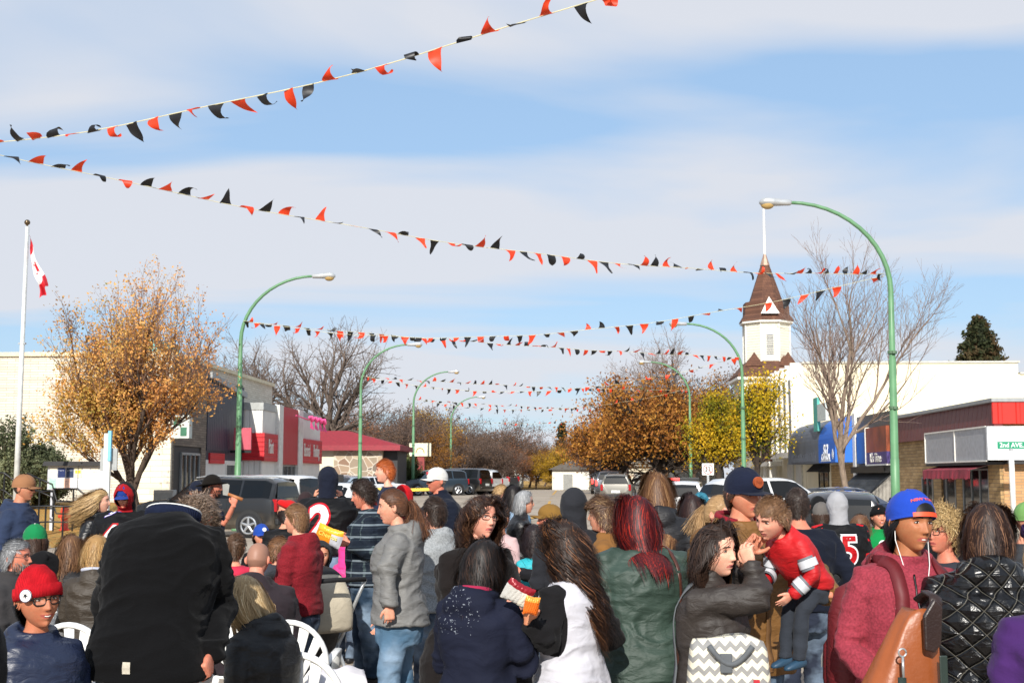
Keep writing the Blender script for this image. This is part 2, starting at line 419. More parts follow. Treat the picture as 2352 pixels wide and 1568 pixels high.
def make_head(child=0, fem=0, lo=False, expr='', ears=True):
    n, m = (40, 30) if lo else (72, 54)
    V, F = head_grid(n, m); V = face_shape(V, child, fem)
    cen = V[F].mean(1)
    mi = np.zeros(len(F), int)
    mw = .025 if expr != 'smile' else .029
    lz = -.0592+(.006*(cen[:, 0]/.025)**2 if expr == 'smile' else -.002*(cen[:, 0]/.025)**2)
    lip = (cen[:, 1] > .05) & ((cen[:, 0]/mw)**2+((cen[:, 2]-lz)/.0105)**2 < 1)
    mi[lip] = 1
    parts = [(V, F, mi)]
    def surf(x, z):
        d = (V[:, 0]-x)**2+(V[:, 2]-z)**2+np.where(V[:, 1] < .02, 9, 0); k = np.argsort(d)[:3]; return V[k, 1].mean()
    def addt(pts, r, mat, nn=5):
        v, f = tube(pts, r, nn); parts.append((np.array([tuple(p) for p in v]), f, mat))
    es = 1.0+.12*child
    for sx in (-1, 1):
        ex, ez = sx*.0305, .010
        ys = surf(ex, ez)
        if expr != 'shut':
            v, f = ellips((ex, ys+.0005, ez), (.0128*es, .0050, .0044*es), 12, 8); parts.append((np.array([tuple(p) for p in v]), f, 2))
            v, f = ellips((ex+.001, ys+.0040, ez), (.0056*es, .0026, .0045*es), 10, 6); parts.append((np.array([tuple(p) for p in v]), f, 3))
        arc = [(ex+sx*.0145*t, surf(ex, ez)+.0052-.004*abs(t)**2, ez+(.0050 if expr != 'shut' else .0)*es*(1-t*t)-.001*t) for t in (-1, -.5, 0, .5, 1)]
        addt(arc, [.0009, .0019, .0021, .0020, .0010], 3)
        brow = [(ex+sx*(.017*t+.001), surf(ex+sx*.017*t, .030)+.0018, .0275+.004*(1-t*t)-.002*t) for t in (-1, -.4, .3, 1)]
        addt(brow, [.0022, .0028, .0024, .0010], 4)
        addt([(sx*.0065, surf(sx*.007, -.034)+.0002, -.0365), (sx*.0105, surf(sx*.010, -.034)-.002, -.0362)], .0018, 6)
    if expr in ('smile', 'open', 'teeth'):
        w = .018 if expr == 'smile' else .013
        cz = lambda t: -.0592+(.0055 if expr == 'smile' else 0)*t*t
        pts = [(w*t, surf(w*t, -.0592)+.0016-.003*t*t, cz(t)) for t in (-1, -.5, 0, .5, 1)]
        addt(pts, [.0008, .0028, .0032, .0028, .0008], 5 if expr != 'open' else 6)
        pts = [(w*t, surf(w*t, -.0592)+.0010-.003*t*t, cz(t)-.0028) for t in (-1, -.5, 0, .5, 1)]
        addt(pts, [.0008, .0022, .0026, .0022, .0008], 6)
    else:
        pts = [(.022*t, surf(.022*t, -.0592)+.0008, -.0592+(.004*t*t if expr == 'smirk' else -.0015*t*t)) for t in (-1, -.5, 0, .5, 1)]
        addt(pts, [.0005, .0011, .0012, .0011, .0005], 6)
    if ears:
        for sx in (-1, 1):
            Rm = Euler((R(-12), 0, R(sx*22))).to_matrix()
            v, f = ellips((sx*.078, -.010, -.004), (.0075, .019, .032), 14, 10, Rm)
            v = np.array([tuple(p) for p in v]); parts.append((v, f, 0))
            v, f = tube([Rm @ Vector((0, .013*math.sin(a), .024*math.cos(a)))+Vector((sx*.0855, -.011, -.002)) for a in np.linspace(.3, 5.2, 11)], .0032, 5)
            parts.append((np.array([tuple(p) for p in v]), f, 0))
    return parts
HM = {}; FLIP = -1
def hair_root_grid():
    if 'g' not in HM:
        V, F = head_grid(56, 40); V = face_shape(V); HM['g'] = (V, F)
    return HM['g']
def hairline(x, y, style):
    hl = np.interp(y, [-.1, -.07, -.03, -.005, .015, .035, .055, .075, .1], [-.070, -.072, -.055, -.012, .005, .030, .056, .068, .078])
    if style == 'receding': hl = np.interp(y, [-.1, -.07, -.03, -.005, .015, .03, .05], [-.068, -.07, -.05, -.012, .015, .055, .095])
    return hl
def make_hair(style, col, col2, hs, Rh, hc, N0, sk_H, L=.12, n=1600, wave=.3, vol=None, rad=.0013, part=.02, wind=(0, 0, 0), bw=1.0, bh=0, seed=1, fringe=False, back=0, cut=9, inn=1.0):
    """Rh: head rotation, hc: head centre, both in body space; returns a mesh in body space"""
    r = np.random.default_rng(seed); vol = vol if vol is not None else {'short': .004, 'receding': .004, 'long': .007}.get(style, .011); n = int(n*(3.0 if style != 'curly' else 1.8)); rad = .00105 if style not in ('short', 'curly') else .0011
    V, F = hair_root_grid()
    cen = V[F].mean(1); keep = cen[:, 2] > hairline(cen[:, 0], cen[:, 1], style)
    if style == 'fringe_ring': keep &= cen[:, 2] < .045
    keep &= cen[:, 2]+.12*cen[:, 1] < cut
    nrm = cen/np.array([.076, .094, .116])**2; nrm /= np.linalg.norm(nrm, axis=1, keepdims=True)
    vn = V/np.array([.076, .094, .116])**2; vn /= np.linalg.norm(vn, axis=1, keepdims=True)+1e-9
    edge = V[:, 2]-hairline(V[:, 0], V[:, 1], style)
    th = vol*np.clip(edge/.03, .15, 1)
    bump = (vnoise(V*70+seed)-.5)*vol*.7
    SV = V+vn*(th+bump)[:, None]; SF = F[keep]
    RM = np.array(Rh); hcn = np.array(hc)
    out = [(SV, SF, .35+.0*SV[:, 0])]
    if style != 'stubble':
        roots = r.choice(np.where(keep)[0], n); p = cen[roots]+r.normal(0, .004, (n, 3)); nn = nrm[roots]
        p = p+nn*(vol*r.uniform(.3, 1.1, n))[:, None]*np.clip((cen[roots][:, 2]-hairline(cen[roots][:, 0], cen[roots][:, 1], style))/.03, .15, 1)[:, None]
        g = RM.T @ np.array([0, 0, -1.0]); wv = RM.T @ np.array(wind, float)
        if style in ('short', 'receding', 'fringe_ring'):
            swirl = np.stack([np.sign(p[:, 0]+.001)*.25, np.where(p[:, 2] > .05, .9, -.25), np.where(p[:, 2] > .06, 0, -.9)], 1)
            d = swirl-nn*(swirl*nn).sum(1, keepdims=True); d = d+nn*.16; K = 4
        elif style == 'swept':
            d = nn*.8+np.array([part*10, .15, .1]); K = 6
        elif style == 'pony':
            tgt = np.array([0, -.112, .015]); d = (tgt-p)*6+nn*.25; K = 8
        elif style == 'curly': d = nn*1.0+r.normal(0, .5, (n, 3)); K = 7
        else:
            side = np.where(p[:, 0] > part, 1., -1.)
            d = nn*.22+np.stack([side*.8, -.55+0*side, -.2+0*side], 1)*np.clip((p[:, 2]-.02)/.06, 0, 1)[:, None]+g*.6
            fb = np.clip((p[:, 1]-.02)/.05, 0, 1)[:, None] if not fringe else 0; d = d*(1-fb)+(nn*.12+np.stack([side*.75, -1.0+0*side, 0*side], 1))*fb
            K = max(8, int(L/.028))
        d /= np.linalg.norm(d, axis=1, keepdims=True)
        Ls = L*r.uniform(.70, 1.12, n)*np.where(r.random(n) < .04, 1.12, 1); st = (Ls/K)[:, None]
        pts = [p]; ph = r.uniform(0, 6.28, n); fw = r.uniform(.6, 1.4, n)
        group = ((np.arctan2(p[:, 0], p[:, 1])*9).astype(int)*7+(p[:, 2]*60).astype(int)*3+r.integers(0, 3, n)) % 97
        gd = r.normal(0, 1, (group.max()+1, 3))[group]; gph = r.uniform(0, 6.28, group.max()+1)[group]
        er = np.array([.080, .098, .119])+vol*.6+r.uniform(0, .004, n)[:, None]
        tc = RM.T @ (np.array(N0)+np.array([0, -.012, -.215*sk_H/1.7])-hcn)/hs
        tr = np.array([.19*bw**.5, .140*bw+bh, .225])*sk_H/1.72/hs
        BI = RM.T
        for k in range(K):
            if style in ('short', 'receding', 'fringe_ring'): dd = d+r.normal(0, .22, (n, 3))*wave+gd*.12*wave-nn*.10*k
            elif style == 'curly': dd = d*.35+r.normal(0, .7, (n, 3))+g*.35
            elif style == 'pony': dd = (tgt-p)*10+g*.1
            elif style == 'swept': dd = d+g*.18*k+wv*.5
            else:
                lowz = np.clip((-.03-p[:, 2])/.08, 0, 1)[:, None]; gw = (.75*(1-.9*fb) if k < 3 else .75); dd = d*(.55 if k > 2 else .8)+g*gw+wv*min(1, k/4)+gd*.10-lowz*np.stack([p[:, 0]*4.5, 0*p[:, 0], 0*p[:, 0]], 1)*inn
                a = gph+k*1.15*fw
                dd = dd+wave*min(1, k/3)*(np.stack([np.cos(a), np.sin(a), 0*a], 1)*.9+r.normal(0, .07, (n, 3)))+r.normal(0, .012, (n, 3))
            dd /= np.linalg.norm(dd, axis=1, keepdims=True)+1e-9
            q = p+dd*st
            e = q/er; m = np.linalg.norm(e, axis=1); ins = (m < 1)
            q[ins] = (e[ins]/m[ins, None])*er[ins]
            if L > .2 and style != 'pony':   # rest on the shoulders and back
                qb = (q-tc) @ BI.T; e = qb/tr; m = np.linalg.norm(e, axis=1); ins = m < 1
                qb[ins] = e[ins]/m[ins, None]*tr; q = qb @ BI+tc
                # keep the face free
            if L > .09 and style == 'long' and not fringe:
                hl_ = .052-.5*np.abs(q[:, 0]); fz = (q[:, 1] > .012) & (q[:, 2] < hl_) & (q[:, 2] > -.15)
                q[fz, 1] -= np.minimum(.026, q[fz, 1]-.012); q[fz, 0] = np.where(np.abs(q[fz, 0]) < .074, np.sign(p[fz, 0]+1e-4)*np.minimum(.074, np.abs(q[fz, 0])+.02), q[fz, 0])
            d = (q-p); d /= np.linalg.norm(d, axis=1, keepdims=True)+1e-9
            p = q; pts.append(p)
        prof = np.array([.75+.5*math.sin(math.pi*min(1, k/K*1.1)) for k in range(K+1)]); prof[-1] = .12
        if K > 5: prof[-2] = .6
        rr = r.uniform(.7, 1.3, n)*rad
        rows = []
        for k in range(K+1):
            a_ = pts[max(0, k-1)]; b_ = pts[min(K, k+1)]; cz = np.stack([0*p[:, 0], -.01+0*p[:, 0], np.clip(pts[k][:, 2], -9, .03)], 1)
            sd = ribbons(a_, b_, None, cz)
            if k: sd = np.where((sd*prev).sum(1, keepdims=True) < 0, -sd, sd)
            prev = sd; rows.append(pts[k]-sd*(rr*prof[k])[:, None]+pts[k]*0); rows.append(pts[k]+sd*(rr*prof[k])[:, None])
        sv = np.stack(rows, 1).reshape(-1, 3); st_ = 2*(K+1); b0 = np.arange(n)[:, None]*st_
        sf = np.concatenate([np.concatenate([b0+2*k, b0+2*k+1, b0+2*k+3, b0+2*k+2], 1) for k in range(K)])
        sh = .15+r.random(n)**1.3*.45+.40*r.random(group.max()+1)[group]
        out.append((sv, sf, sh.repeat(2*(K+1))))
        if style == 'pony':
            M = n//3; p = np.tile(np.array([0, -.118, .012]), (M, 1))+r.normal(0, .009, (M, 3)); A = []; B = []
            d = np.tile(np.array([0, -.9, .1]), (M, 1)); tgt2 = None
            gg = r.normal(0, .12, (M, 3))
            for k in range(9):
                dd = d*.45+g*.6+gg+wv*.4; dd /= np.linalg.norm(dd, axis=1, keepdims=True); q = p+dd*back/9; A.append(p); B.append(q); p = q; d = dd
            rr = np.full(M*9, rad*1.1); sv, sf = segs(np.concatenate(A), np.concatenate(B), rr, rr*.9, 3)
            out.append((sv, sf, np.tile(r.random(M), 9).repeat(6)))
    V = []; F = []; S = []; o = 0
    for v, f, s in out: V.append(v); F.append(f+o); S.append(np.broadcast_to(s, (len(v),))); o += len(v)
    V = np.concatenate(V)*hs @ RM.T+hcn
    me = npmesh('hair', V, np.concatenate(F), [hair_mat(col, col2)], True)
    at = me.attributes.new('lock', 'FLOAT', 'POINT'); at.data.foreach_set('value', np.concatenate(S).astype(np.float32))
    return me
def lofted(rings, n=20, sup=2.0):
    """rings: (centre, axis x, axis y, rx, ry)"""
    V = []; F = []
    for c, ax, ay, rx, ry in rings:
        for k in range(n):
            a = 2*math.pi*k/n; ca, sa = math.cos(a), math.sin(a)
            ca = math.copysign(abs(ca)**(2/sup), ca); sa = math.copysign(abs(sa)**(2/sup), sa)
            V.append(c+ax*rx*ca+ay*ry*sa)
    m = len(rings)
    for i in range(m-1):
        for k in range(n): F.append((i*n+k, i*n+(k+1) % n, (i+1)*n+(k+1) % n, (i+1)*n+k))
    F += [tuple(range(n-1, -1, -1)), tuple((m-1)*n+k for k in range(n))]
    return V, F
def hand_parts(side, Wp, d, pn, curl=.35, sc=1.0, fore=None, point=False, grip=False):
    d = Vector(d).normalized(); pn = Vector(pn); pn = (pn-d*pn.dot(d)).normalized(); s = d.cross(pn)*side
    if s.length < .1: s = Vector((1, 0, 0))
    s.normalize(); parts = []
    parts.append(lofted([(Wp-d*.02*sc, s, pn, .026*sc, .019*sc), (Wp+d*.01*sc, s, pn, .027*sc, .017*sc), (Wp+d*.045*sc, s, pn, .038*sc, .017*sc), (Wp+d*.085*sc, s, pn, .040*sc, .013*sc), (Wp+d*.096*sc, s, pn, .034*sc, .008*sc)], 14, 2.6))
    if fore is not None: parts.append(tube([fore, fore.lerp(Wp, .5), Wp+d*.01*sc], [.033*sc, .030*sc, .024*sc], 12))
    for k, (o, L) in enumerate(zip((.029, .0095, -.0105, -.0295), (.068, .076, .070, .054))):
        b = Wp+(d*(.083-.004*abs(k-1.2))+s*o)*sc; c = curl if not isinstance(curl, (list, tuple)) else curl[k]
        if point and k == 0: c = .05
        dirv = (d+s*(o*4.2)).normalized(); pts = [b-dirv*.012*sc, b]; ang = 0
        for ph, (fr, am) in enumerate(zip((.44, .31, .25), (62, 78, 48))):
            ang += R(am)*c*(1+.08*k); v = dirv*math.cos(ang)+pn*math.sin(ang); pts.append(pts[-1]+v*L*fr*sc)
        parts.append(tube(pts, [.0086*sc, .0086*sc, .0078*sc, .0070*sc, .0052*sc], 8))
    cm = curl if not isinstance(curl, (list, tuple)) else curl[0]
    b = Wp+(d*.02+s*.022)*sc; v1 = (d*.62+s*.75+pn*.15).normalized(); v2 = (d*.85+s*.35+pn*(.2+.7*cm)).normalized(); v3 = (d*.9+pn*(.3+.8*cm)-s*.15*cm*2).normalized()
    parts.append(tube([b, b+v1*.035*sc, b+v1*.035*sc+v2*.034*sc, b+v1*.035*sc+v2*.034*sc+v3*.026*sc], [.014*sc, .0125*sc, .0105*sc, .007*sc], 8))
    return parts
SP = {  # spine position, half width, half depth, forward shift (fractions of the height)
 'm': [(-.36, .118, .092, 0), (-.2, .120, .098, -.004), (0, .112, .092, -.002), (.3, .106, .086, .004), (.6, .120, .092, .002), (.80, .121, .086, -.004), (.92, .104, .066, -.006), (1.0, .062, .052, -.004), (1.07, .044, .046, .004)],
 'f': [(-.36, .122, .098, 0), (-.2, .122, .102, -.006), (0, .112, .092, -.004), (.3, .090, .076, .002), (.6, .104, .092, .008), (.80, .107, .082, 0), (.92, .093, .060, -.006), (1.0, .055, .046, -.004), (1.07, .038, .040, .004)]}
ARMS = {'down': ((.030, -.015, -.185), (.020, .035, -.330)), 'relaxed': ((.035, -.03, -.18), (.02, .07, -.315)),
        'pocket': ((.075, -.055, -.165), (.03, .065, -.275)), 'hold': ((.03, .05, -.170), (-.055, .19, -.135)), 'low_hold': ((.035, .03, -.18), (-.03, .17, -.20)),
        'fold': ((.035, .05, -.165), (-.16, .14, -.135)), 'phone': ((.10, .09, -.075), (-.03, .17, .06)), 'lap': ((.03, .03, -.175), (-.02, .17, -.24)), 'back': ((.04, -.04, -.17), (-.02, .02, -.31))}
def skeleton(H, sex, w, sit, lean, side, turn, hs, hz, bend, neck=(0, 0)):
    q = {}; q['H'] = H; RL = Matrix.Rotation(R(-lean), 3, 'X') @ Matrix.Rotation(R(side), 3, 'Y'); q['RL'] = RL
    q['hip'] = Vector((0, 0, hz)); up = RL @ Vector((0, 0, 1)); q['up'] = up
    Ls = .30*H
    def sp(t):
        if t < 0: return q['hip']+Vector((0, 0, t*Ls))
        b = R(-bend)*t; v = Matrix.Rotation(b*.5, 3, 'X') @ Vector((0, 0, t*Ls)); return q['hip']+RL @ v
    q['sp'] = sp; RT = RL @ Matrix.Rotation(R(-bend), 3, 'X'); q['RT'] = RT
    N = sp(1.0); q['N'] = N
    Rh = Matrix.Rotation(R(-turn[0]), 3, 'Z') @ Matrix.Rotation(R(-turn[1]), 3, 'X') @ Matrix.Rotation(R(turn[2]), 3, 'Y'); q['Rh'] = Rh
    q['hc'] = Vector((0, neck[0], -neck[1]))+N+RT @ Vector((0, .022*H/1.72, .045*H/1.72+.035*hs))+Rh @ Vector((0, .012, .088*hs))
    q['top'] = q['hc'].z+.116*hs*(Rh @ Vector((0, 0, 1))).z+.006
    wf = w if w < 1.25 else 1.0+(w-1)*.8
    for sx, nm in ((-1, 'L'), (1, 'R')):
        q['S'+nm] = sp(.90)+RT @ Vector((sx*(.102 if sex == 'm' else .093)*H*wf, -.004*H, -.012*H))
    return q
PEOPLE = []
def person(px, py, Y, face, label, H=None, sex='m', w=1.0, sit=False, lean=0, side=0, bend=0, turn=(0, 0, 0), arms=('down', 'down'), skin='#c98f74',
           top=None, legs='#2b3140', legkind='denim', shoes='#1c1c1e', hair=None, hat=None, hood=None, glasses=None, child=0, hs=None, expr='', zf=None, group='people in the street crowd',
           hands=None, vox=.012, lo=False, hatpad=.012, decals=(), name='person', legw=1.0, seed=None, iris='#2a1a10', sleeve=1.0, scarf=None, beard=None, kneel=None, neck=(0, 0)):
    seed = seed or (len(PEOPLE)*7+3); Pt = P(px, py, Y); ztop = Pt.z-hatpad; zf = GZ(Pt.x, Y) if zf is None else zf
    def mk(h):
        s = hs or (.80+.2*h/1.72); hz = (ztop-zf-.475*h*math.cos(R(lean))) if sit else .52*h
        return skeleton(h, sex, w, sit, lean, side, turn, s, hz, bend, neck), s
    if H is None:
        H = ztop-zf
        for _ in range(6):
            q, s = mk(H); H *= (ztop-zf)/q['top']
    q, s = mk(H); k = H/1.72
    body_rot = R(-face); RZ = Matrix.Rotation(body_rot, 3, 'Z')
    wp = P(px, py, Y); off = RZ @ q['hc']; root_loc = Vector((wp.x-off.x, Y-off.y, zf))
    t = top or {}; puff = t.get('puff', 1.0)
    # --- arms
    arm = {}
    RZi = RZ.inverted()
    for nm, sx, a in (('L', -1, arms[0]), ('R', 1, arms[1])):
        S = q['S'+nm]
        if isinstance(a, dict): arm[nm] = (S, RZi @ (P(*a['e'])-root_loc), RZi @ (P(*a['w'])-root_loc)); continue
        e, wv = ARMS[a] if isinstance(a, str) else a
        sc = H if isinstance(a, str) else 1.0
        E = S+q['RL' if isinstance(a, str) else 'RL'] @ Vector((sx*e[0]*sc, e[1]*sc, e[2]*sc)); Wv = S+q['RL'] @ Vector((sx*wv[0]*sc, wv[1]*sc, wv[2]*sc))
        arm[nm] = (S, E, Wv)
    # --- body mesh (skin)
    bodyparts = []
    tab = SP[sex]
    ex, eyt = Vector((1, 0, 0)), Vector((0, 1, 0))
    def ring(tt, rx, ry, sh, f=1.0, depth=1.0):
        fr = min(1, max(0, tt)); Rr = q['RL'] @ Matrix.Rotation(R(-bend)*fr, 3, 'X') if tt > 0 else Matrix.Identity(3)
        ww = w if tt < .9 else 1+(w-1)*.35
        return (q['sp'](tt)+Rr @ Vector((0, sh*H, 0)), Rr @ ex, Rr @ eyt, rx*H*f*ww, ry*H*f*ww*depth)
    core = [lofted([ring(*r_, f=.80) for r_ in tab[1:]], 16)]
    core.append(tube([q['N']+q['RT'] @ Vector((0, -.004, -.03)), q['N'].lerp(q['hc'], .45), q['hc']+q['Rh'] @ Vector((0, -.012, -.045*s))], [.062*k*(1 if sex == 'm' else .85)*(1+(w-1)*.5), .053*k*(1 if sex == 'm' else .86), .052*k*(1 if sex == 'm' else .86)], 14))
    for nm in 'LR':
        S, E, Wv = arm[nm]; core.append(tube([S, S.lerp(E, .5), E, E.lerp(Wv, .5), Wv], [.040*k, .036*k, .030*k, .028*k, .021*k], 10))
    lg = {}
    for nm, sx in (('L', -1), ('R', 1)):
        hj = q['hip']+Vector((sx*.052*H, 0, -.01*H))
        if sit: kn = hj+Vector((sx*.03*H, .25*H, -.015)); an = Vector((kn.x, kn.y-.02, .07))
        elif kneel: kn = hj+Vector(kneel[0])*1; an = kn+Vector(kneel[1])
        else:
            st = .02*H*(1 if (seed % 2) == (sx > 0) else -1); kn = Vector((sx*.058*H, .012*H+st, .285*H)); an = Vector((sx*.062*H, -.012*H+st*1.6, .05*H))
        lg[nm] = (hj, kn, an); core.append(tube([hj, kn, an], [.052*H*.9, .033*H, .022*H], 10))
    cm = remesh(core, .020, 3); cv = getco(cm); cf = [tuple(p.vertices) for p in cm.polygons]; bpy.data.meshes.remove(cm)
    V = [cv]; F = list(cf); M = [0]*len(cf); o = len(cv)
    RhN = np.array(q['Rh']); hcn = np.array(q['hc'])
    for v, f, mi in make_head(child, sex == 'f', lo, expr):
        V.append(v*s @ RhN.T+hcn); F += [tuple(int(i)+o for i in a) for a in f]; M += list(mi) if not isinstance(mi, int) else [mi]*len(f); o += len(v)
    hsz = (.98 if sex == 'm' else .88)*(1 if child == 0 else .80 if child < .9 else .62)
    for nm, sx in (('L', -1), ('R', 1)):
        if not hands or nm not in hands: 
            S, E, Wv = arm[nm]; dd = (Wv-E).normalized(); hp = hand_parts(sx, Wv, dd, Vector((-sx, .25, 0)), .4, hsz); vx = .008
        else:
            h = hands[nm]; S, E, Wv = arm[nm]; dd = RZi @ Vector(h['dw']) if 'dw' in h else Vector(h.get('d', (Wv-E).normalized())); hp = hand_parts(sx, Wv, dd, Vector(h.get('n', (-sx, .25, 0))), h.get('curl', .4), hsz, E.lerp(Wv, .35), h.get('point', False)); vx = .0042
        hm = remesh(hp, vx, 2); hv = getco(hm); V.append(hv); F += [tuple(i+o for i in p.vertices) for p in hm.polygons]; M += [0]*len(hm.polygons); o += len(hv); bpy.data.meshes.remove(hm)
    hcol = (hair or {}).get('c', '#3a2a1e')
    me = npmesh('person', np.concatenate(V), F, mats_body(skin, mix_hex(hcol, '#2a1c14', .4), iris), True, M)
    root = obj(name, me, None, root_loc, label=label, cat='person', group=group); root.rotation_euler = (0, 0, body_rot)
    # --- trousers
    lp = []
    lw = legw*w**.5
    lp.append(lofted([ring(-.42 if not sit else -.18, .085, .085, 0, .98), ring(-.2, .112, .092, -.003, .97), ring(0, .108, .088, 0, .97), ring(.14, .100, .08, 0, .97)], 18, 2.3))
    for nm in 'LR':
        hj, kn, an = lg[nm]; mid = kn.lerp(an, .5)
        lp.append(tube([hj+Vector((0, 0, .01)), hj.lerp(kn, .5), kn, mid, an.lerp(mid, .1), an+Vector((0, 0, -.012))], [.060*H*lw, .053*H*lw, .042*H*lw, .038*H*lw, .036*H*lw, .040*H*lw], 14))
    pm = remesh(lp, max(.013, vox), 3, 'trousers'); fold(pm, .010, seed+5, (9, 9, 17)); pm.materials.append(fabric(legs, legkind))
    obj('trousers', pm, root)
    for nm in 'LR':
        hj, kn, an = lg[nm]; a = an
        v, f = lofted([(Vector((a.x, a.y+yy, a.z-.045*k+zz)), Vector((1, 0, 0)), Vector((0, 0, 1)), rx*k, rz*k) for yy, zz, rx, rz in ((-.07*k, 0, .02, .02), (-.06*k, 0, .036, .036), (0, .0, .042, .046), (.08*k, -.01, .046, .036), (.15*k, -.018, .040, .024), (.175*k, -.022, .018, .012))], 14, 2.4)
        obj('shoe', npmesh('shoe', [tuple(p) for p in v], f, [plain('shoe', shoes, .5)], True), root)
    # --- jacket / top
    hem = t.get('hem', -.12); hem = max(hem, -.15) if sit else hem
    flare = t.get('flare', 1.0); tw = t.get('w', 1.0)*1.06
    rows = [r_ for r_ in tab if r_[0] > hem+.03]
    def interp(tt):
        xs = [r_[0] for r_ in tab]; return tuple(np.interp(tt, xs, [r_[j] for r_ in tab]) for j in (1, 2, 3))
    rr = []
    if hem < -.36: rr.append(ring(hem, .120*flare, .095*flare, 0, tw))
    else:
        a_ = interp(hem); rr.append(ring(hem, a_[0]*flare*.97, a_[1]*flare*.97, a_[2], tw))
    for r_ in rows[:-1] if t.get('collar') == 'crew' else rows:
        fl = 1+(flare-1)*max(0, (.3-r_[0])/.6); pf = puff if r_[0] < .97 else 1
        ww = t.get('waist', 1.0) if abs(r_[0]-.3) < .1 else 1
        rr.append(ring(r_[0], r_[1]*fl*ww, r_[2]*fl*ww, r_[3], tw*pf))
    gp = [lofted(rr, 26, 2.35)]
    ar = t.get('arm', 1.0)*puff
    for nm, sx in (('L', -1), ('R', 1)):
        S, E, Wv = arm[nm]; Si = S+q['RT'] @ Vector((-sx*.05*H, 0, .005*H)); We = E.lerp(Wv, sleeve)
        if sleeve < .2: We = E.lerp(S, .25); gp.append(tube([Si, S, S.lerp(We, .6), We], [.044*H*ar, .046*H*ar, .042*H*ar, .040*H*ar], 14)); continue
        gp.append(tube([Si, S, S.lerp(E, .35), S.lerp(E, .75), E, E.lerp(We, .3), E.lerp(We, .7), We+(We-E).normalized()*.005], [x*H*ar*(1+(w-1)*.4) for x in (.038, .041, .042, .038, .036, .034, .031, .029)], 14))
    N, RT = q['N'], q['RT']; col = t.get('collar', 'crew')
    def around(a, r_, z_, yo=0): return N+RT @ Vector((math.sin(a)*r_*k*1.05, yo*k+math.cos(a)*r_*k, z_*k))
    if col in ('hood', 'bighood'):
        b = 1.25 if col == 'bighood' else 1.0
        A = [R(v) for v in (35, 70, 110, 150, 180, 210, 250, 290, 325)]
        gp.append(tube([around(a, .075+.03*(1-math.cos(a))/2*b, .005+.035*(1-math.cos(a))/2, -.012) for a in A], [(.024*k*b, .024*k*b) if abs(math.cos(a)) < .95 else (.034*k*b, .034*k*b) for a in A], 12))
        v, f = ellips((0, 0, 0), (.115*k*b, .058*k*b, .10*k*b), 20, 12, RT); c0 = N+RT @ Vector((0, -.095*k, -.035*k)); gp.append(([p+c0 for p in v], f))
    elif col in ('stand', 'shirt', 'knit'):
        hgt = {'stand': .075, 'shirt': .05, 'knit': .07}[col]; rr_ = {'stand': .072, 'shirt': .064, 'knit': .08}[col]
        A = [R(v) for v in range(-160, 200, 20)]
        gp.append(lofted([(N+RT @ Vector((0, .0, z_*k)), RT @ ex, RT @ eyt, r_*k, r_*k*.95) for z_, r_ in ((-.04, rr_+.02), (0, rr_+.008), (hgt*.6, rr_-.004), (hgt, rr_-.006))], 20))
    elif col == 'cape':
        gp.append(lofted([(N+RT @ Vector((0, -.01, z_*k)), RT @ ex, RT @ eyt, a_*k, b_*k) for z_, a_, b_ in ((-.10, .18, .13), (-.03, .12, .11), (.02, .09, .085), (.05, .07, .07))], 20))
    if t.get('shell', True):
        gm = remesh(gp, vox, t.get('smooth', 3), t.get('name', 'jacket'))
        fold(gm, t.get('fold', .013)*k, seed, t.get('fs', (5, 5, 12)), arm)
        c2f = t.get('zones')
        mats = [fabric(t.get('c', '#222226'), t.get('kind', 'cotton'), t.get('c2'), c2f[0][0][0] if c2f else None)]
        if c2f:
            at_ = gm.attributes.new('zone', 'FLOAT', 'POINT'); at_.data.foreach_set('value', c2f[1](getco(gm), q, arm, H).astype(np.float32))
        for m_ in mats: gm.materials.append(m_)
        jk = obj(t.get('name', 'jacket'), gm, root)
    if col in ('hood', 'bighood') and t.get('lining'):
        A = [R(v) for v in (40, 80, 120, 150, 180, 210, 240, 280, 320)]
        v, f = tube([around(a, .078+.026*(1-math.cos(a))/2, .012+.045*(1-math.cos(a))/2+.012, -.012) for a in A], .015*k, 8)
        obj('hood_lining', npmesh('hood_lining', [tuple(p) for p in v], f, [fabric(t['lining'])], True), root)
    # --- hood up
    if hood:
        V_, F_ = [], []; n = 26; rs = []
        for i, al in enumerate([R(v) for v in (38, 52, 68, 85, 102, 120, 138, 156, 172)]):
            rx, rz, ry = .098, .128, .118; bb = 1.0+.03*math.sin(i*2.1+seed)
            rs.append((q['hc']+q['Rh'] @ Vector((0, (math.cos(al)*ry*bb-.008)*s, .006*s)), q['Rh'] @ Vector((1, 0, 0)), q['Rh'] @ Vector((0, 0, 1)), math.sin(al)*rx*s*1.03, math.sin(al)*rz*s*1.03))
        hp = [lofted(rs, n)]
        hp.append(tube([q['hc']+q['Rh'] @ Vector((0, -.035*s, -.04*s)), q['N']+RT @ Vector((0, -.015, .03)), q['N']+RT @ Vector((0, -.01, -.05))], [.088*s, .085*s, .105*s], 20))
        rim = [q['hc']+q['Rh'] @ Vector((math.sin(a)*.066*s, (.088)*s, (math.cos(a)*.088+.006)*s)) for a in np.linspace(0, 2*math.pi, 17)]
        hp.append(tube(rim, .012*s, 8))
        hm = remesh(hp, .009, 3, 'hood'); fold(hm, .007, seed+2, (9, 9, 12))
        # open the face
        bm = bmesh.new(); bm.from_mesh(hm); Ri = q['Rh'].inverted()
        dl = [v for v in bm.verts if ((lambda p: (p.x/.062)**2+((p.z-.0)/.088)**2 < 1 and p.y > .035)((Ri @ (v.co-q['hc']))/s))]
        bmesh.ops.delete(bm, geom=dl, context='VERTS'); bm.to_mesh(hm); bm.free()
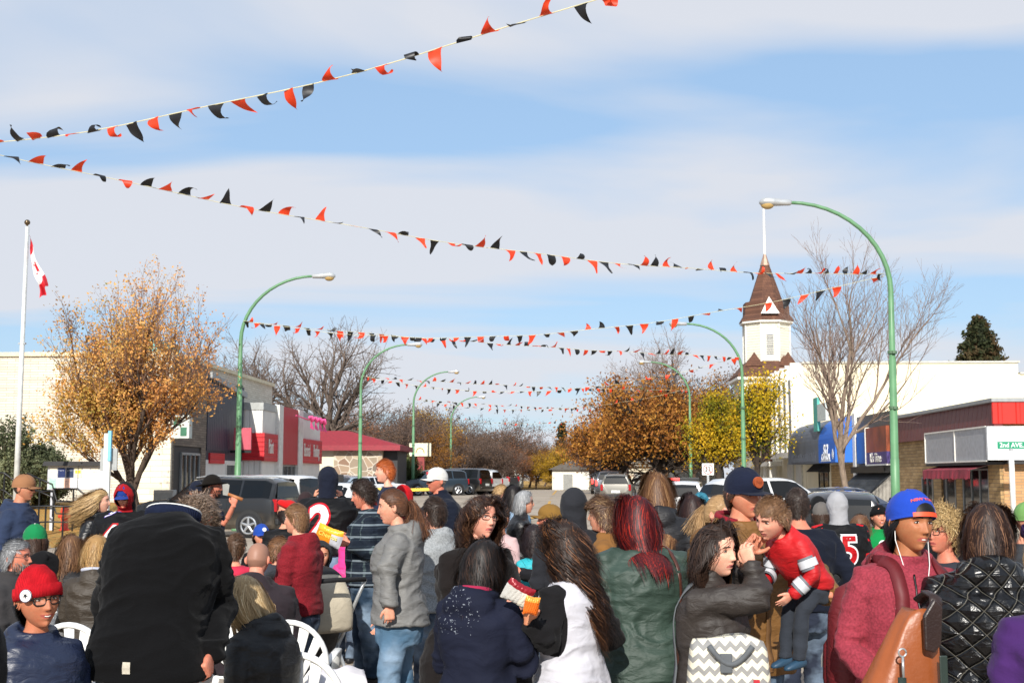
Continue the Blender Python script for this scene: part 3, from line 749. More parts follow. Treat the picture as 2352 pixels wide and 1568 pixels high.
        hm.materials.append(fabric(hood if isinstance(hood, str) else hood['c'], 'cotton' if isinstance(hood, str) else hood.get('kind', 'cotton')))
        if not isinstance(hood, str) and 'c2' in hood:
            hm.materials.append(fabric(hood['c2'])); cen = np.array([(Ri @ (p.center-q['hc']))[:] for p in hm.polygons])
            hm.polygons.foreach_set('material_index', (cen[:, 1] < hood.get('split', .02)*s).astype(np.int32))
        hm.polygons.foreach_set('use_smooth', np.ones(len(hm.polygons), dtype=bool))
        obj('hood', hm, root)
    if hair and not (hood and not hair.get('show')):
        hh = dict(hair)
        if hat: hh.setdefault('cut', .012 if hat['kind'] != 'beanie' else -.004); hh['vol'] = min(.008, hh.get('vol', .008))
        c1 = hh.pop('c'); c2 = hh.pop('c2', None); st = hh.pop('style'); hh.pop('show', None)
        hm = make_hair(st, c1, c2, s, q['Rh'], q['hc'], q['N'], H, seed=seed, **{'bw': w, 'bh': .05 if col == 'bighood' else .03 if col == 'hood' else .015 if puff > 1 else 0, **hh}); obj('hair', hm, root)
    if beard:
        r_ = np.random.default_rng(seed); V0, F0 = hair_root_grid(); c0 = V0[F0].mean(1)
        kk = np.where((c0[:, 2] < -.03) & (c0[:, 1] > .0) & ~((np.abs(c0[:, 0]) < .024) & (c0[:, 2] > -.074) & (c0[:, 2] < -.048)) & ~((np.abs(c0[:, 0]) < .03) & (c0[:, 2] > -.042)))[0]
        kk = r_.choice(kk, 380); p0 = c0[kk]; nn = p0/np.linalg.norm(p0, axis=1, keepdims=True); p1 = p0+nn*.010+np.array([0, 0, -.012])
        sv, sf = segs(p0*s @ RhN.T+hcn, p1*s @ RhN.T+hcn, np.full(len(p0), .0030), np.full(len(p0), .0012), 3)
        bmh = npmesh('beard', sv, sf, [hair_mat(beard)], True); obj('beard', bmh, root)
    Mh = Matrix.Translation(q['hc']) @ q['Rh'].to_4x4() @ Matrix.Scale(s, 4)
    if hat: HATS[hat['kind']](root, Mh, hat)
    if glasses: make_glasses(root, Mh, glasses)
    root['_q'] = 0; del root['_q']
    info = dict(root=root, q=q, arm=arm, s=s, H=H, Mh=Mh, RZ=RZ, jacket=jk if t.get('shell', True) else None, legs=lg, k=k)
    for dcl in decals: decal(info, **dcl)
    PEOPLE.append(info); return info
def fold(me, amp, seed, fs=(5, 5, 12), arm=None):
    co = getco(me); no = getno(me)
    q = co*np.array(fs)+seed*3.7
    wz = (vnoise(co*4+seed)-.5)*3.0
    n1 = vnoise(q+np.stack([wz, wz*.6, wz], 1)); r1 = (1-np.abs(2*n1-1))**2.2
    q2 = co*np.array(fs)*2.3+seed; n2 = vnoise(q2+np.stack([wz, wz, wz*1.4], 1)); r2 = (1-np.abs(2*n2-1))**2
    low = vnoise(co*7+seed*1.3)-.5
    m = np.ones(len(co))*.75
    if arm is not None:
        for nm in 'LR':
            S, E, W = arm[nm]; dE = np.linalg.norm(co-np.array(E), axis=1); m += .9*np.exp(-(dE/.10)**2)
            dW = np.linalg.norm(co-np.array(W), axis=1); m += .5*np.exp(-(dW/.08)**2)
    h = amp*m*(1.25*(r1-.35)+.55*(r2-.35)+.9*low)
    co = co+no*h[:, None]
    me.vertices.foreach_set('co', co.astype(np.float32).ravel()); me.polygons.foreach_set('use_smooth', np.ones(len(me.polygons), dtype=bool)); me.update()
def subdiv_text(me, cut=.02):
    bm = bmesh.new(); bm.from_mesh(me); bmesh.ops.triangulate(bm, faces=bm.faces)
    for _ in range(4):
        es = [e for e in bm.edges if e.calc_length() > cut]
        if not es: break
        bmesh.ops.subdivide_edges(bm, edges=es, cuts=1); bmesh.ops.triangulate(bm, faces=bm.faces)
    bm.to_mesh(me); bm.free()
def decal(info, txt=None, at=(0, 1, .6), size=.2, c='#e8e8e8', outline=None, name='lettering', mesh=None, on=None, up=None, bold=.0, rollz=0, th=.004):
    """project lettering onto a garment: at = body-space origin of the ray fan (x, y side sign, spine t)"""
    q = info['q']; tgt = on or info['jacket']; co = getco(tgt.data)
    bvh = BVHTree.FromPolygons([Vector(v) for v in co], [tuple(p.vertices) for p in tgt.data.polygons])
    if isinstance(at, dict): O = Vector(at['o']); dr = Vector(at['d']).normalized()
    else: cen = q['sp'](at[2]); O = cen+Vector((at[0], at[1]*.6, 0)); dr = Vector((0, -at[1], 0))
    upv = Vector(up or (0, 0, 1)); rt = dr.cross(upv).normalized(); upv = rt.cross(dr)
    layers = []
    if txt is not None:
        if outline: layers.append((outline, size*.045, th*.5)); 
        layers.append((c, bold, th))
    else: layers.append((c, 0, th))
    for cc, of, h in layers:
        me = text_mesh(txt, size, fabric(cc, 'jersey'), 0, of+(bold if of != bold else 0)) if txt is not None else mesh.copy()
        if txt is None and not len(me.materials): me.materials.append(fabric(cc, 'jersey') if not hasattr(cc, 'name') else cc)
        subdiv_text(me, .025 if size > .1 else .012)
        cr_, sr_ = math.cos(rollz), math.sin(rollz)
        for v in me.vertices:
            x_, y_ = v.co.x*cr_-v.co.y*sr_, v.co.x*sr_+v.co.y*cr_
            o_ = O+rt*x_+upv*y_; hit = bvh.ray_cast(o_, dr)
            if hit[0] is None: hit = bvh.find_nearest(o_)
            v.co = hit[0]-dr*h if hit[0] is not None else o_
        obj(name, me, info['root'])
def disc_mesh(r, mat, n=24, rx=1.0):
    V = [(0, 0, 0)]+[(r*rx*math.cos(2*math.pi*i/n), r*math.sin(2*math.pi*i/n), 0) for i in range(n)]
    return npmesh('patch', V, [(0, 1+i, 1+(i+1) % n) for i in range(n)], [mat])
def xfm(V, M): return [tuple(M @ Vector(v)) for v in V]
def dome(rad, cen, bottom, n=32, m=12, front=0.0, noise=0):
    V = []; F = []
    for i in range(m+1):
        for k in range(n):
            a = 2*math.pi*k/n; bt = bottom(a) if callable(bottom) else bottom
            th = i/m*bt; x = rad[0]*math.sin(th)*math.sin(a); y = rad[1]*math.sin(th)*math.cos(a); z = rad[2]*math.cos(th)
            if front and y > 0: y += front*math.sin(th)*max(0, math.cos(a))*math.cos(th)**.5 if math.cos(th) > 0 else 0
            nz = noise*(random.random()-.5)
            V.append((cen[0]+x+nz, cen[1]+y+nz, cen[2]+z+nz))
    for i in range(m):
        for k in range(n): F.append((i*n+k, (i+1)*n+k, (i+1)*n+(k+1) % n, i*n+(k+1) % n))
    F.append(tuple(m*n+k for k in range(n)))
    return V, F
def hat_cap(root, Mh, h):
    rot = Matrix.Rotation(R(h.get('rot', 0)), 4, 'Z'); til = Matrix.Rotation(R(h.get('tilt', 4)), 4, 'X'); M = Mh @ rot @ til
    mb = MB(); c = h['c']; big = h.get('big', 1.0)
    V, F = dome((.088*big, .108*big, .108*big), (0, -.004, .024), lambda a: R(97), 36, 14, .018)
    V = [(x, y, z+(.006*math.sin(6*math.atan2(x, y))**8 if z > .03 else 0)) for x, y, z in V]
    mats = [fabric(c, h.get('cloth', 'cotton'))]; mi = []
    if 'c2' in h:
        mats.append(fabric(h['c2']))
        for f in F: mi.append(1 if sum(V[i][1] for i in f)/len(f) < h.get('split', .02) else 0)
    else: mi = [0]*len(F)
    mb.V = [tuple(v) for v in V]; mb.F = F; mb.M = mi; mb.lathe([(.007, 0), (.009, .004), (.002, .008)], 8, (0, -.004, .131*big))
    mb.xf(M); o = mb.build('cap', mats, root, smooth=True)
    bl = MB(); L = h.get('bill', .07); fl = h.get('curve', .9)
    top = []; n = 14; m = 5
    for j in range(m+1):
        for i in range(n+1):
            a = R(-62+124*i/n); ix, iy = .084*math.sin(a)*big, .100*big*math.cos(a)+.004
            ox = .078*math.sin(a*1.0); oy = .104*math.cos(a)*.9+.012+L*math.cos(a*.85)**.6
            t_ = j/m; x = ix*(1-t_)+ox*t_; y = iy*(1-t_)+oy*t_; z = .018-fl*2.6*x*x-.010*t_*fl-.004*t_
            top.append((x, y, z))
    V = top+[(x, y, z-.004) for x, y, z in top]; k = (n+1)*(m+1); F = []
    for j in range(m):
        for i in range(n):
            a_ = j*(n+1)+i; F.append((a_, a_+1, a_+n+2, a_+n+1)); F.append((k+a_, k+a_+n+1, k+a_+n+2, k+a_+1))
    for i in range(n): a_ = m*(n+1)+i; F.append((a_, a_+1, k+a_+1, k+a_))
    bl.add(V, F); bl.xf(M); bl.build('bill', [fabric(h.get('bc', c))], root, smooth=True)
    if 'badge' in h:
        b = MB(); bx, br = h.get('bx', 0), h.get('br', .022)
        y = .104*big+.009; b.tube([(bx, y-.012, .068), (bx, y+.0035, .068)], br, 20); b.xf(M); b.build('badge', [plain('leather_patch', h['badge'], .45, bump=.6, nscale=40)], root)
        me = text_mesh(h.get('btxt', 'ne'), br*1.0, plain('badge_mark', h.get('bmark', '#5a1c0e'), .5)); me.transform(M @ Matrix.Translation((bx, y+.0042, .068)) @ Matrix.Rotation(R(180), 4, 'Z') @ Matrix.Rotation(R(90), 4, 'X')); obj('badge_lettering', me, root)
    if h.get('opening'):   # snapback opening over the forehead (cap worn backwards)
        b = MB(); V = []
        A = np.linspace(R(180-33), R(180+33), 13)
        def sp_(a, z, off=.0022): 
            cz = (z-.024)/(.108*big); rr_ = math.sqrt(max(0, 1-cz*cz)); return ((.088*big*rr_+off)*math.sin(a), (.108*big*rr_+off)*math.cos(a)-.004, z)
        for j in range(6):
            for a in A:
                u = (a-math.pi)/R(33); z = .016+.050*math.sqrt(max(0, 1-u*u))*j/5; V.append(sp_(a, z))
        F = [(j*13+i, j*13+i+1, (j+1)*13+i+1, (j+1)*13+i) for j in range(5) for i in range(12)]
        b.add(V, F); b.xf(M); b.build('cap_opening', [hair_mat('#0d0b0b')], root, smooth=True)
        b = MB(); V = []
        for z in (.008, .026):
            for a in np.linspace(R(180-38), R(180+38), 13): V.append(sp_(a, z, .0045))
        b.add(V, [(i, i+1, 14+i, 13+i) for i in range(12)]); b.xf(M); b.build('strap', [plain('strap', '#f0512a', .5)], root, smooth=True)
        me = text_mesh('NEW YORK', .016, plain('embroidery', '#e2563a', .7), offset=.0006)
        for v in me.vertices:
            a = math.pi+v.co.x/.062*FLIP; z = .083+v.co.y-.30*(v.co.x)**2*14; v.co = Vector(sp_(a, z, .004))
        me.transform(M); obj('cap_lettering', me, root)
def hat_beanie(root, Mh, h):
    M = Mh @ Matrix.Rotation(R(h.get('tilt', 14)), 4, 'X') @ Matrix.Rotation(R(h.get('roll', 0)), 4, 'Y'); b = h.get('big', 1.0)
    V, F = dome((.090*b, .109*b, (.128+h.get('tall', 0))*b), (0, -.004, .004), R(88), 40, 16, 0)
    V = [(x*(1+.012*math.sin(40*math.atan2(x, y))), y*(1+.012*math.sin(40*math.atan2(x, y))), z+(vn1(x, y, z)*.006)) for x, y, z in V]
    mb = MB(); mb.add(V, F); mb.xf(M); mb.build('beanie', [knit(h['c'], h.get('c2'))], root, smooth=True)
    mb = MB(); n = 48; V = []
    for z, r_ in ((.006, 1.0), (.004, 1.05), (.030, 1.07), (.056, 1.03), (.056, .95)):
        for k in range(n):
            a = 2*math.pi*k/n; rb = 1+.010*math.sin(24*a*2); V.append((.090*b*r_*rb*math.sin(a), .109*b*r_*rb*math.cos(a)-.004, z))
    mb.add(V, [(j*n+k, j*n+(k+1) % n, (j+1)*n+(k+1) % n, (j+1)*n+k) for j in range(4) for k in range(n)]); mb.xf(M); mb.build('cuff', [knit(h.get('cc', h['c']))], root, smooth=True)
    if h.get('pom'): mb = MB(); mb.add(*ellips((0, -.01, .145*b), (.028,)*3)); mb.xf(M); mb.build('pompom', [knit(h['pom'])], root, smooth=True)
    if h.get('patch'):
        a = R(h.get('pa', 0)); cx, cy = .101*b*math.sin(a), .121*b*math.cos(a)-.004
        T = M @ Matrix.Translation((cx, cy, .018)) @ Matrix.Rotation(-a, 4, 'Z') @ Matrix.Rotation(R(-90), 4, 'X')
        mb = MB(); mb.lathe([(.026, 0), (.026, .003), (.0245, .004)], 28); mb.xf(T); mb.build('badge', [plain('patch_white', h['patch'], .7)], root)
        mb = MB(); mb.lathe([(.0262, .0035), (.0262, .0045), (.0238, .0046), (.0238, .0035)], 28, mi=0); mb.xf(T); mb.build('badge_rim', [plain('patch_blue', '#26335a', .7)], root)
        st = [((.013 if i % 2 == 0 else .0052)*math.sin(math.pi*i/5), (.013 if i % 2 == 0 else .0052)*math.cos(math.pi*i/5)) for i in range(10)]
        mb = MB(); mb.prism(st, 'z', .0045, .0056); mb.xf(T @ Matrix.Rotation(R(0), 4, 'Z')); mb.build('badge_star', [plain('patch_star', '#14161e', .7)], root)
    if h.get('mark'):
        a = R(h.get('pa', 0)); T = M @ Matrix.Translation((.103*b*math.sin(a), .123*b*math.cos(a)-.002, .020)) @ Matrix.Rotation(-a, 4, 'Z') @ Matrix.Rotation(R(180), 4, 'Z') @ Matrix.Rotation(R(90), 4, 'X')
        me = text_mesh('C', .05, plain('beanie_mark', h['mark'], .7), offset=.002); me.transform(T); obj('emblem', me, root)
def knit(c, c2=None):
    key = ('knit', c, c2)
    if key in MATS: return MATS[key]
    t = NT('knitted_wool'); col = lin(c); f = t.noise(30, 2)
    t.base(t.ramp(f, [(.3, mul(col, .8)), (.7, lin(c2) if c2 else mul(col, 1.15))])); t.set(Roughness=.95); t.b.inputs['Specular IOR Level'].default_value = .15
    w_ = t.n('ShaderNodeTexWave', i_Scale=60, i_Distortion=2.5); t.l(t.coord(), w_.inputs['Vector']); t.bump(w_.outputs['Fac'], .7, .004)
    MATS[key] = t.m; return t.m
def hat_bowler(root, Mh, h):
    M = Mh @ Matrix.Rotation(R(h.get('tilt', 6)), 4, 'X'); mb = MB()
    V, F = dome((.092, .112, .112), (0, -.004, .030), R(95), 32, 12); mb.add(V, F)
    n = 36; V = []
    for r_, z in ((.95, .026), (1.3, .020), (1.62, .024), (1.66, .032), (1.62, .030), (1.3, .026), (.95, .034)):
        for k in range(n):
            a = 2*math.pi*k/n; V.append((.092*r_*math.sin(a), .112*r_*math.cos(a)-.004, z+.018*abs(math.sin(a))**2*(r_-.95)))
    mb.add(V, [(j*n+k, j*n+(k+1) % n, (j+1)*n+(k+1) % n, (j+1)*n+k) for j in range(6) for k in range(n)]); mb.xf(M); mb.build('hat', [fabric(h['c'], 'wool')], root, smooth=True)
def hat_beret(root, Mh, h):
    M = Mh @ Matrix.Rotation(R(h.get('tilt', 10)), 4, 'X') @ Matrix.Rotation(R(h.get('roll', 12)), 4, 'Y'); mb = MB()
    v, f = ellips((.008, -.005, .082), (.122, .128, .044), 32, 14); mb.add([(p.x+.004*math.sin(p.y*60), p.y, p.z+.005*math.sin(p.x*50)) for p in v], f)
    mb.xf(M); mb.build('beret', [fabric(h['c'], 'wool')], root, smooth=True)
HATS = {'cap': hat_cap, 'beanie': hat_beanie, 'bowler': hat_bowler, 'beret': hat_beret}
def make_glasses(root, Mh, g):
    mb = MB(); r_ = g.get('r', .0022); wd_, hg = g.get('w', .024), g.get('h', .017)
    for sx in (-1, 1):
        cx = sx*.0315; pts = []
        for i in range(17):
            a = 2*math.pi*i/16; ca, sa = math.cos(a), math.sin(a)
            x = cx+math.copysign(abs(ca)**.7, ca)*wd_; z = .006+math.copysign(abs(sa)**.7, sa)*hg; pts.append((x, .094+g.get('out', 0)-abs(x)**2*4.2, z))
        mb.tube(pts, r_, 6)
        mb.tube([(sx*(.0315+wd_), .094-(.0315+wd_)**2*4.2, .012), (sx*.074, .066, .012), (sx*.081, .0, .008), (sx*.080, -.015, -.002)], r_, 6)
    mb.tube([(-.009, .095, .010), (0, .099, .012), (.009, .095, .010)], r_, 6)
    mb.xf(Mh); mb.build('glasses', [plain('spectacle_frame', g.get('c', '#1a1512'), .3)], root, smooth=True)
    if g.get('dark') or g.get('lens'):
        mb = MB()
        for sx in (-1, 1):
            cx = sx*.0315; V = [(cx, .0945-.0315**2*4.2, .006)]
            for i in range(16):
                a = 2*math.pi*i/16; ca, sa = math.cos(a), math.sin(a); x = cx+math.copysign(abs(ca)**.7, ca)*wd_*.97; V.append((x, .0935-abs(x)**2*4.2, .006+math.copysign(abs(sa)**.7, sa)*hg*.97))
            mb.add(V, [(0, 1+i, 1+(i+1) % 16) for i in range(16)])
        mb.xf(Mh); 
        if g.get('dark'): m_ = plain('dark_lens', '#0b0b0d', .1, bump=0)
        else: m_ = lens_mat()
        mb.build('lens', [m_], root)
def lens_mat():
    if 'lens' in MATS: return MATS['lens']
    t = NT('clear_lens'); tr = t.n('ShaderNodeBsdfTransparent'); gl = t.n('ShaderNodeBsdfGlossy', i_Roughness=.05); mx_ = t.n('ShaderNodeMixShader'); mx_.inputs[0].default_value = .08
    t.l(tr.outputs[0], mx_.inputs[1]); t.l(gl.outputs[0], mx_.inputs[2]); t.l(mx_.outputs[0], t.t.nodes['Material Output'].inputs[0]); MATS['lens'] = t.m; return t.m
# ------------------------------------------------------------ ground, road, pavements, lawn
def ground_mat(kind):
    t = NT(kind); w = t.coord('Object')
    if kind == 'asphalt':
        f = t.noise(.35, 6, w, .6); g = t.noise(45, 3, w); h = t.noise(2.2, 5, w, .7)
        b = t.ramp(f, [(.3, lin('#9c9082')), (.7, lin('#b5a999'))]); b = t.mix(t.ramp(g, [(.35, (0, 0, 0)), (.75, (.35, .35, .35))]), b, lin('#6c655d'))
        b = t.mix(t.ramp(h, [(.52, (0, 0, 0)), (.6, (.22, .22, .22)), (.68, (0, 0, 0))]), b, lin('#5c554e'))
        v = t.n('ShaderNodeTexVoronoi', feature='DISTANCE_TO_EDGE', i_Scale=.22); t.l(t.mix(.06, w, t.n('ShaderNodeTexNoise', i_Scale=1.5).outputs['Color']), v.inputs['Vector'])
        b = t.mix(t.ramp(v.outputs['Distance'], [(0, (.7, .7, .7)), (.006, (0, 0, 0))]), b, lin('#4b453f'))
        t.bump(g, .35, .01)
    elif kind == 'concrete':
        f = t.noise(.8, 6, w); br = t.n('ShaderNodeTexBrick', i_Scale=1, i_Mortar_Size=.012, i_Brick_Width=1.5, i_Row_Height=1.5, offset=0)
        t.l(w, br.inputs['Vector']); b = t.ramp(f, [(.3, lin('#a39b90')), (.7, lin('#bdb6aa'))]); b = t.mix(br.outputs['Fac'], b, lin('#7d766d')); t.bump(t.noise(40, 2, w), .2, .01)
    elif kind == 'lawn':
        f = t.noise(1.1, 5, w); g = t.noise(14, 5, w, .7)
        b = t.ramp(f, [(.35, lin('#8f8352')), (.6, lin('#a8834e'))]); b = t.mix(t.ramp(g, [(.42, (0, 0, 0)), (.6, (.85, .85, .85))]), b, lin('#c08e4a')); b = t.mix(t.ramp(t.noise(2.6, 3, w), [(.55, (0, 0, 0)), (.7, (.6, .6, .6))]), b, lin('#6f7440')); t.bump(g, .8, .05)
    t.base(b); t.set(Roughness=.95); t.b.inputs['Specular IOR Level'].default_value = .15; return t.m
def sheet(name, x0, x1, ys, mat, dz, kind='structure', nx=1, **kw):
    xs = [x0+(x1-x0)*i/nx for i in range(nx+1)]; V = [(x, y, GZ(x, y)+dz) for y in ys for x in xs]; n = nx+1
    F = [(j*n+i, j*n+i+1, (j+1)*n+i+1, (j+1)*n+i) for j in range(len(ys)-1) for i in range(nx)]
    return obj(name, npmesh(name, V, F, [mat], True), kind=kind, **kw)
asph, conc, lawn = ground_mat('asphalt'), ground_mat('concrete'), ground_mat('lawn')
YS = [-60, -20, 0, 20, 30]+[30+2*i for i in range(1, 31)]+[100, 130, 200, 400, 900, 1800]
xs_ = sorted(set([-1800, -400, -100, -60, -40, -30, -25, -20, -17, -16, -15.2, -14.6, -14, -13.5, -13, -12, -8, 0, 8, 14, 30, 100, 400, 1800]))
V = [(x, y, GZ(x, y)-.004) for y in YS for x in xs_]; n = len(xs_)
obj('ground', npmesh('ground', V, [(j*n+i, j*n+i+1, (j+1)*n+i+1, (j+1)*n+i) for j in range(len(YS)-1) for i in range(n-1)], [asph], True), kind='structure')
# lawn on the left and grass beyond the end of the street
ylw = [30+1*i for i in range(17)]
V = []; F = []; xl = [-60, -40, -30, -25, -20, -17, -16, -15.2, -14.6, -14, -13.5, -13]
for y in ylw:
    for x in xl: V.append((x, y, GZ(x, y)+.02+.03*vn1(x*.2, y*.13, 1)))
m = len(xl)
obj('lawn', npmesh('lawn', V, [(j*m+i, j*m+i+1, (j+1)*m+i+1, (j+1)*m+i) for j in range(len(ylw)-1) for i in range(m-1)], [lawn], True), kind='structure')
obj('verge', npmesh('verge', [(-200, 127, .56), (200, 127, .56), (200, 260, .9), (-200, 260, .9)], [(0, 1, 2, 3)], [lawn]), kind='structure')
def kerbwalk(name, x0, x1, ya, yb):
    mb = MB(); ys = [y for y in np.arange(ya, yb+.1, 2)]
    for a, b in zip(ys[:-1], ys[1:]):
        za, zb = max(0, .5*0)+GZ(0, a)+.14, GZ(0, b)+.14
        mb.add([(x0, a, za), (x1, a, za), (x1, b, zb), (x0, b, zb), (x0, a, za-.5), (x1, a, za-.5), (x1, b, zb-.5), (x0, b, zb-.5)], [(0, 1, 2, 3), (0, 4, 5, 1), (1, 5, 6, 2), (2, 6, 7, 3), (3, 7, 4, 0)])
    mb.build(name, [conc], kind='structure')
kerbwalk('pavement', 9.2, 14.6, 41, 127); kerbwalk('pavement', -15.6, -13.2, 46.5, 127); kerbwalk('pavement', 14.6, 60, 41, 43.2)
yel = plain('road_paint', '#c89b45', .85, var=.3, nscale=3)
mb = MB()
for a, b in ((60, 66), (70, 76), (80, 90), (92, 118)): 
    mb.quad((-1.2, a, GZ(0, a)+.004), (-1.05, a, GZ(0, a)+.004), (-1.05, b, GZ(0, b)+.004), (-1.2, b, GZ(0, b)+.004))
mb.build('road_marking', [yel], kind='structure')
mb = MB(); mb.quad((-2.2, 52, .005), (-1.9, 52, .005), (2.6, 74, .2+.03), (2.2, 74, .2+.03)); mb.build('road_marking', [yel], kind='structure')
# fallen leaves
r = np.random.default_rng(3); N = 5200; X = r.uniform(-11, 10, N); Y = 3.2+r.random(N)**2*55
k = N//2; X[:k] = r.uniform(-26, -13.2, k); Y[:k] = r.uniform(30, 46, k)
Z = np.array([GZ(a, b) for a, b in zip(X, Y)])+.012+np.where(X < -13, .035, 0); a = r.uniform(0, 6.28, N); s_ = r.uniform(.02, .045, N)
Q = [np.stack([X+np.cos(a+p)*s_*q_, Y+np.sin(a+p)*s_*q_, Z+r.uniform(0, .015, N)], 1) for p, q_ in ((0, 1), (1.6, .55), (3.14, 1), (4.7, .55))]
V = np.stack(Q, 1).reshape(-1, 3); F = np.arange(N*4).reshape(-1, 4)
def leafmat(name, cols):
    t = NT(name); at = t.n('ShaderNodeAttribute', attribute_name='tone'); st = [((i+.5)/len(cols), lin(c)) for i, c in enumerate(cols)]
    t.base(t.ramp(at.outputs['Fac'], st)); t.set(Roughness=.75); t.b.inputs['Specular IOR Level'].default_value = .2
    tl = t.n('ShaderNodeBsdfTranslucent'); t.l(t.b.inputs['Base Color'].links[0].from_socket, tl.inputs['Color']); mx_ = t.n('ShaderNodeMixShader'); mx_.inputs[0].default_value = .25
    t.l(t.b.outputs[0], mx_.inputs[1]); t.l(tl.outputs[0], mx_.inputs[2]); t.l(mx_.outputs[0], t.t.nodes['Material Output'].inputs[0]); return t.m
def tone(me, vals):
    at = me.attributes.new('tone', 'FLOAT', 'FACE'); at.data.foreach_set('value', np.asarray(vals, np.float32))
me = npmesh('fallen_leaves', V, F, [leafmat('dead_leaf', ['#7a5230', '#a8763c', '#c08a44', '#8d5a2e'])]); tone(me, r.random(N)); obj('fallen_leaves', me, kind='stuff', label='dry yellow and brown leaves scattered over road and lawn')

# ------------------------------------------------------------ building materials
def brick(name, c1, c2, mortar, scale=1.0, rw=.4, rh=.09, bump=.4, axis='y', ms=.008):
    t = NT(name); s = t.n('ShaderNodeSeparateXYZ'); t.l(t.coord(), s.inputs[0]); cb = t.n('ShaderNodeCombineXYZ')
    ad = t.math('ADD', s.outputs['X'], s.outputs['Y']); t.l(ad, cb.inputs[0]); t.l(s.outputs['Z'], cb.inputs[1])
    b = t.n('ShaderNodeTexBrick', i_Scale=scale, i_Mortar_Size=ms, i_Brick_Width=rw, i_Row_Height=rh, i_Color1=lin(c1), i_Color2=lin(c2), i_Mortar=lin(mortar)); t.l(cb.outputs[0], b.inputs['Vector'])
    c = t.mix(t.ramp(t.noise(1.2, 4), [(.3, (0, 0, 0)), (.8, (.25, .25, .25))]), b.outputs['Color'], lin(mortar)); t.base(c); t.set(Roughness=.9)
    t.bump(t.math('SUBTRACT', 1.0, b.outputs['Fac']), bump, .02); return t.m
def ribbed(name, c, period=.25, horiz=False):
    t = NT(name); s = t.n('ShaderNodeSeparateXYZ'); t.l(t.coord(), s.inputs[0])
    src = s.outputs['Z'] if horiz else t.math('ADD', s.outputs['X'], s.outputs['Y'])
    p = t.math('PINGPONG', t.math('ADD', src, 100), period/2); h = t.ramp(t.math('MULTIPLY', p, 2/period), [(.15, (0, 0, 0)), (.3, (1, 1, 1))])
    t.base(t.ramp(t.noise(1.5, 4), [(.3, mul(lin(c), .88)), (.7, lin(c))])); t.set(Roughness=.5); t.bump(h, .8, .04); return t.m
def glass(name='window_glass', c='#1c2226'):
    t = NT(name); t.base(t.ramp(t.noise(.9, 3), [(.35, lin('#0d1012')), (.65, lin(c))])); t.set(Roughness=.06); t.b.inputs['Specular IOR Level'].default_value = .9; return t.m
M_cream_brick = brick('cream_brick', '#ded7c8', '#cec5b4', '#98907f', rw=.62, rh=.105)
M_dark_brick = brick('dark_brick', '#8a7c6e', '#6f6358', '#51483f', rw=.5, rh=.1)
M_tan_brick = brick('tan_brick', '#c4986a', '#b08458', '#8f7c66', rw=.42, rh=.1)
M_tan_brick2 = brick('yellow_brick', '#b8986a', '#9c7c50', '#5c5044', rw=.5, rh=.13)
M_stone = plain('fieldstone', '#94836f', .9)
M_white = plain('white_paint', '#e6e2d8', .6, nscale=2, var=.08); M_cream = plain('cream_stucco', '#e4dabf', .9, nscale=.45, var=.13, bump=.5, bdist=.02)
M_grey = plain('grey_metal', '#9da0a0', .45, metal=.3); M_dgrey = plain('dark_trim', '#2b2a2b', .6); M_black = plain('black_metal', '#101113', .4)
M_glass = glass(); M_green = plain('green_paint', '#5d8a62', .45, nscale=3, var=.2); M_steel = plain('galvanised', '#b7babb', .35, metal=.6)
M_red = ribbed('red_panel', '#c8202a', .22, True); M_redv = ribbed('red_cladding', '#b92a2f', .3); M_ribw = ribbed('white_cladding', '#e4e2dc', .26); M_navy = ribbed('navy_cladding', '#2a3242', .28)
def window(parent, x0, x1, y0, y1, z0, z1, axis, fr=M_white, t=.06, out=1, mull=(1, 1), gl=None):
    """window on a wall: axis 'x' = wall normal along x (x0==x1)"""
    mb = MB(); g = MB(); gl = gl or M_glass
    if axis == 'x':
        xa, xb = (x0, x0+out*.05); xa, xb = min(xa, xb), max(xa, xb)
        for a, b in ((y0-t, y0), (y1, y1+t)): mb.box(xa, xb, a, b, z0-t, z1+t)
        for a, b in ((z0-t, z0), (z1, z1+t)): mb.box(xa, xb, y0, y1, a, b)
        for i in range(1, mull[0]): yy = y0+(y1-y0)*i/mull[0]; mb.box(xa, xb, yy-.02, yy+.02, z0, z1)
        for i in range(1, mull[1]): zz = z0+(z1-z0)*i/mull[1]; mb.box(xa, xb, y0, y1, zz-.02, zz+.02)
        xg = x0+out*.012; g.quad((xg, y0, z0), (xg, y1, z0), (xg, y1, z1), (xg, y0, z1))
    else:
        ya, yb = y0-.05, y0
        for a, b in ((x0-t, x0), (x1, x1+t)): mb.box(a, b, ya, yb, z0-t, z1+t)
        for a, b in ((z0-t, z0), (z1, z1+t)): mb.box(x0, x1, ya, yb, a, b)
        for i in range(1, mull[0]): xx = x0+(x1-x0)*i/mull[0]; mb.box(xx-.02, xx+.02, ya, yb, z0, z1)
        for i in range(1, mull[1]): zz = z0+(z1-z0)*i/mull[1]; mb.box(x0, x1, ya, yb, zz-.02, zz+.02)
        yg = y0-.012; g.quad((x0, yg, z0), (x1, yg, z0), (x1, yg, z1), (x0, yg, z1))
    w = mb.build('window', [fr], parent); g.build('pane', [gl], w); return w
def sign_text(txt, size, mat, parent, loc, rot, name='lettering', ext=.012, **kw):
    me = text_mesh(txt, size, mat, ext, name=name, **kw); o = obj(name, me, parent); o.location = loc; o.rotation_euler = rot; return o
RX = R(90)
FACE_CAM, FACE_POSX, FACE_NEGX = (RX, 0, 0), (RX, 0, R(90)), (RX, 0, R(-90))

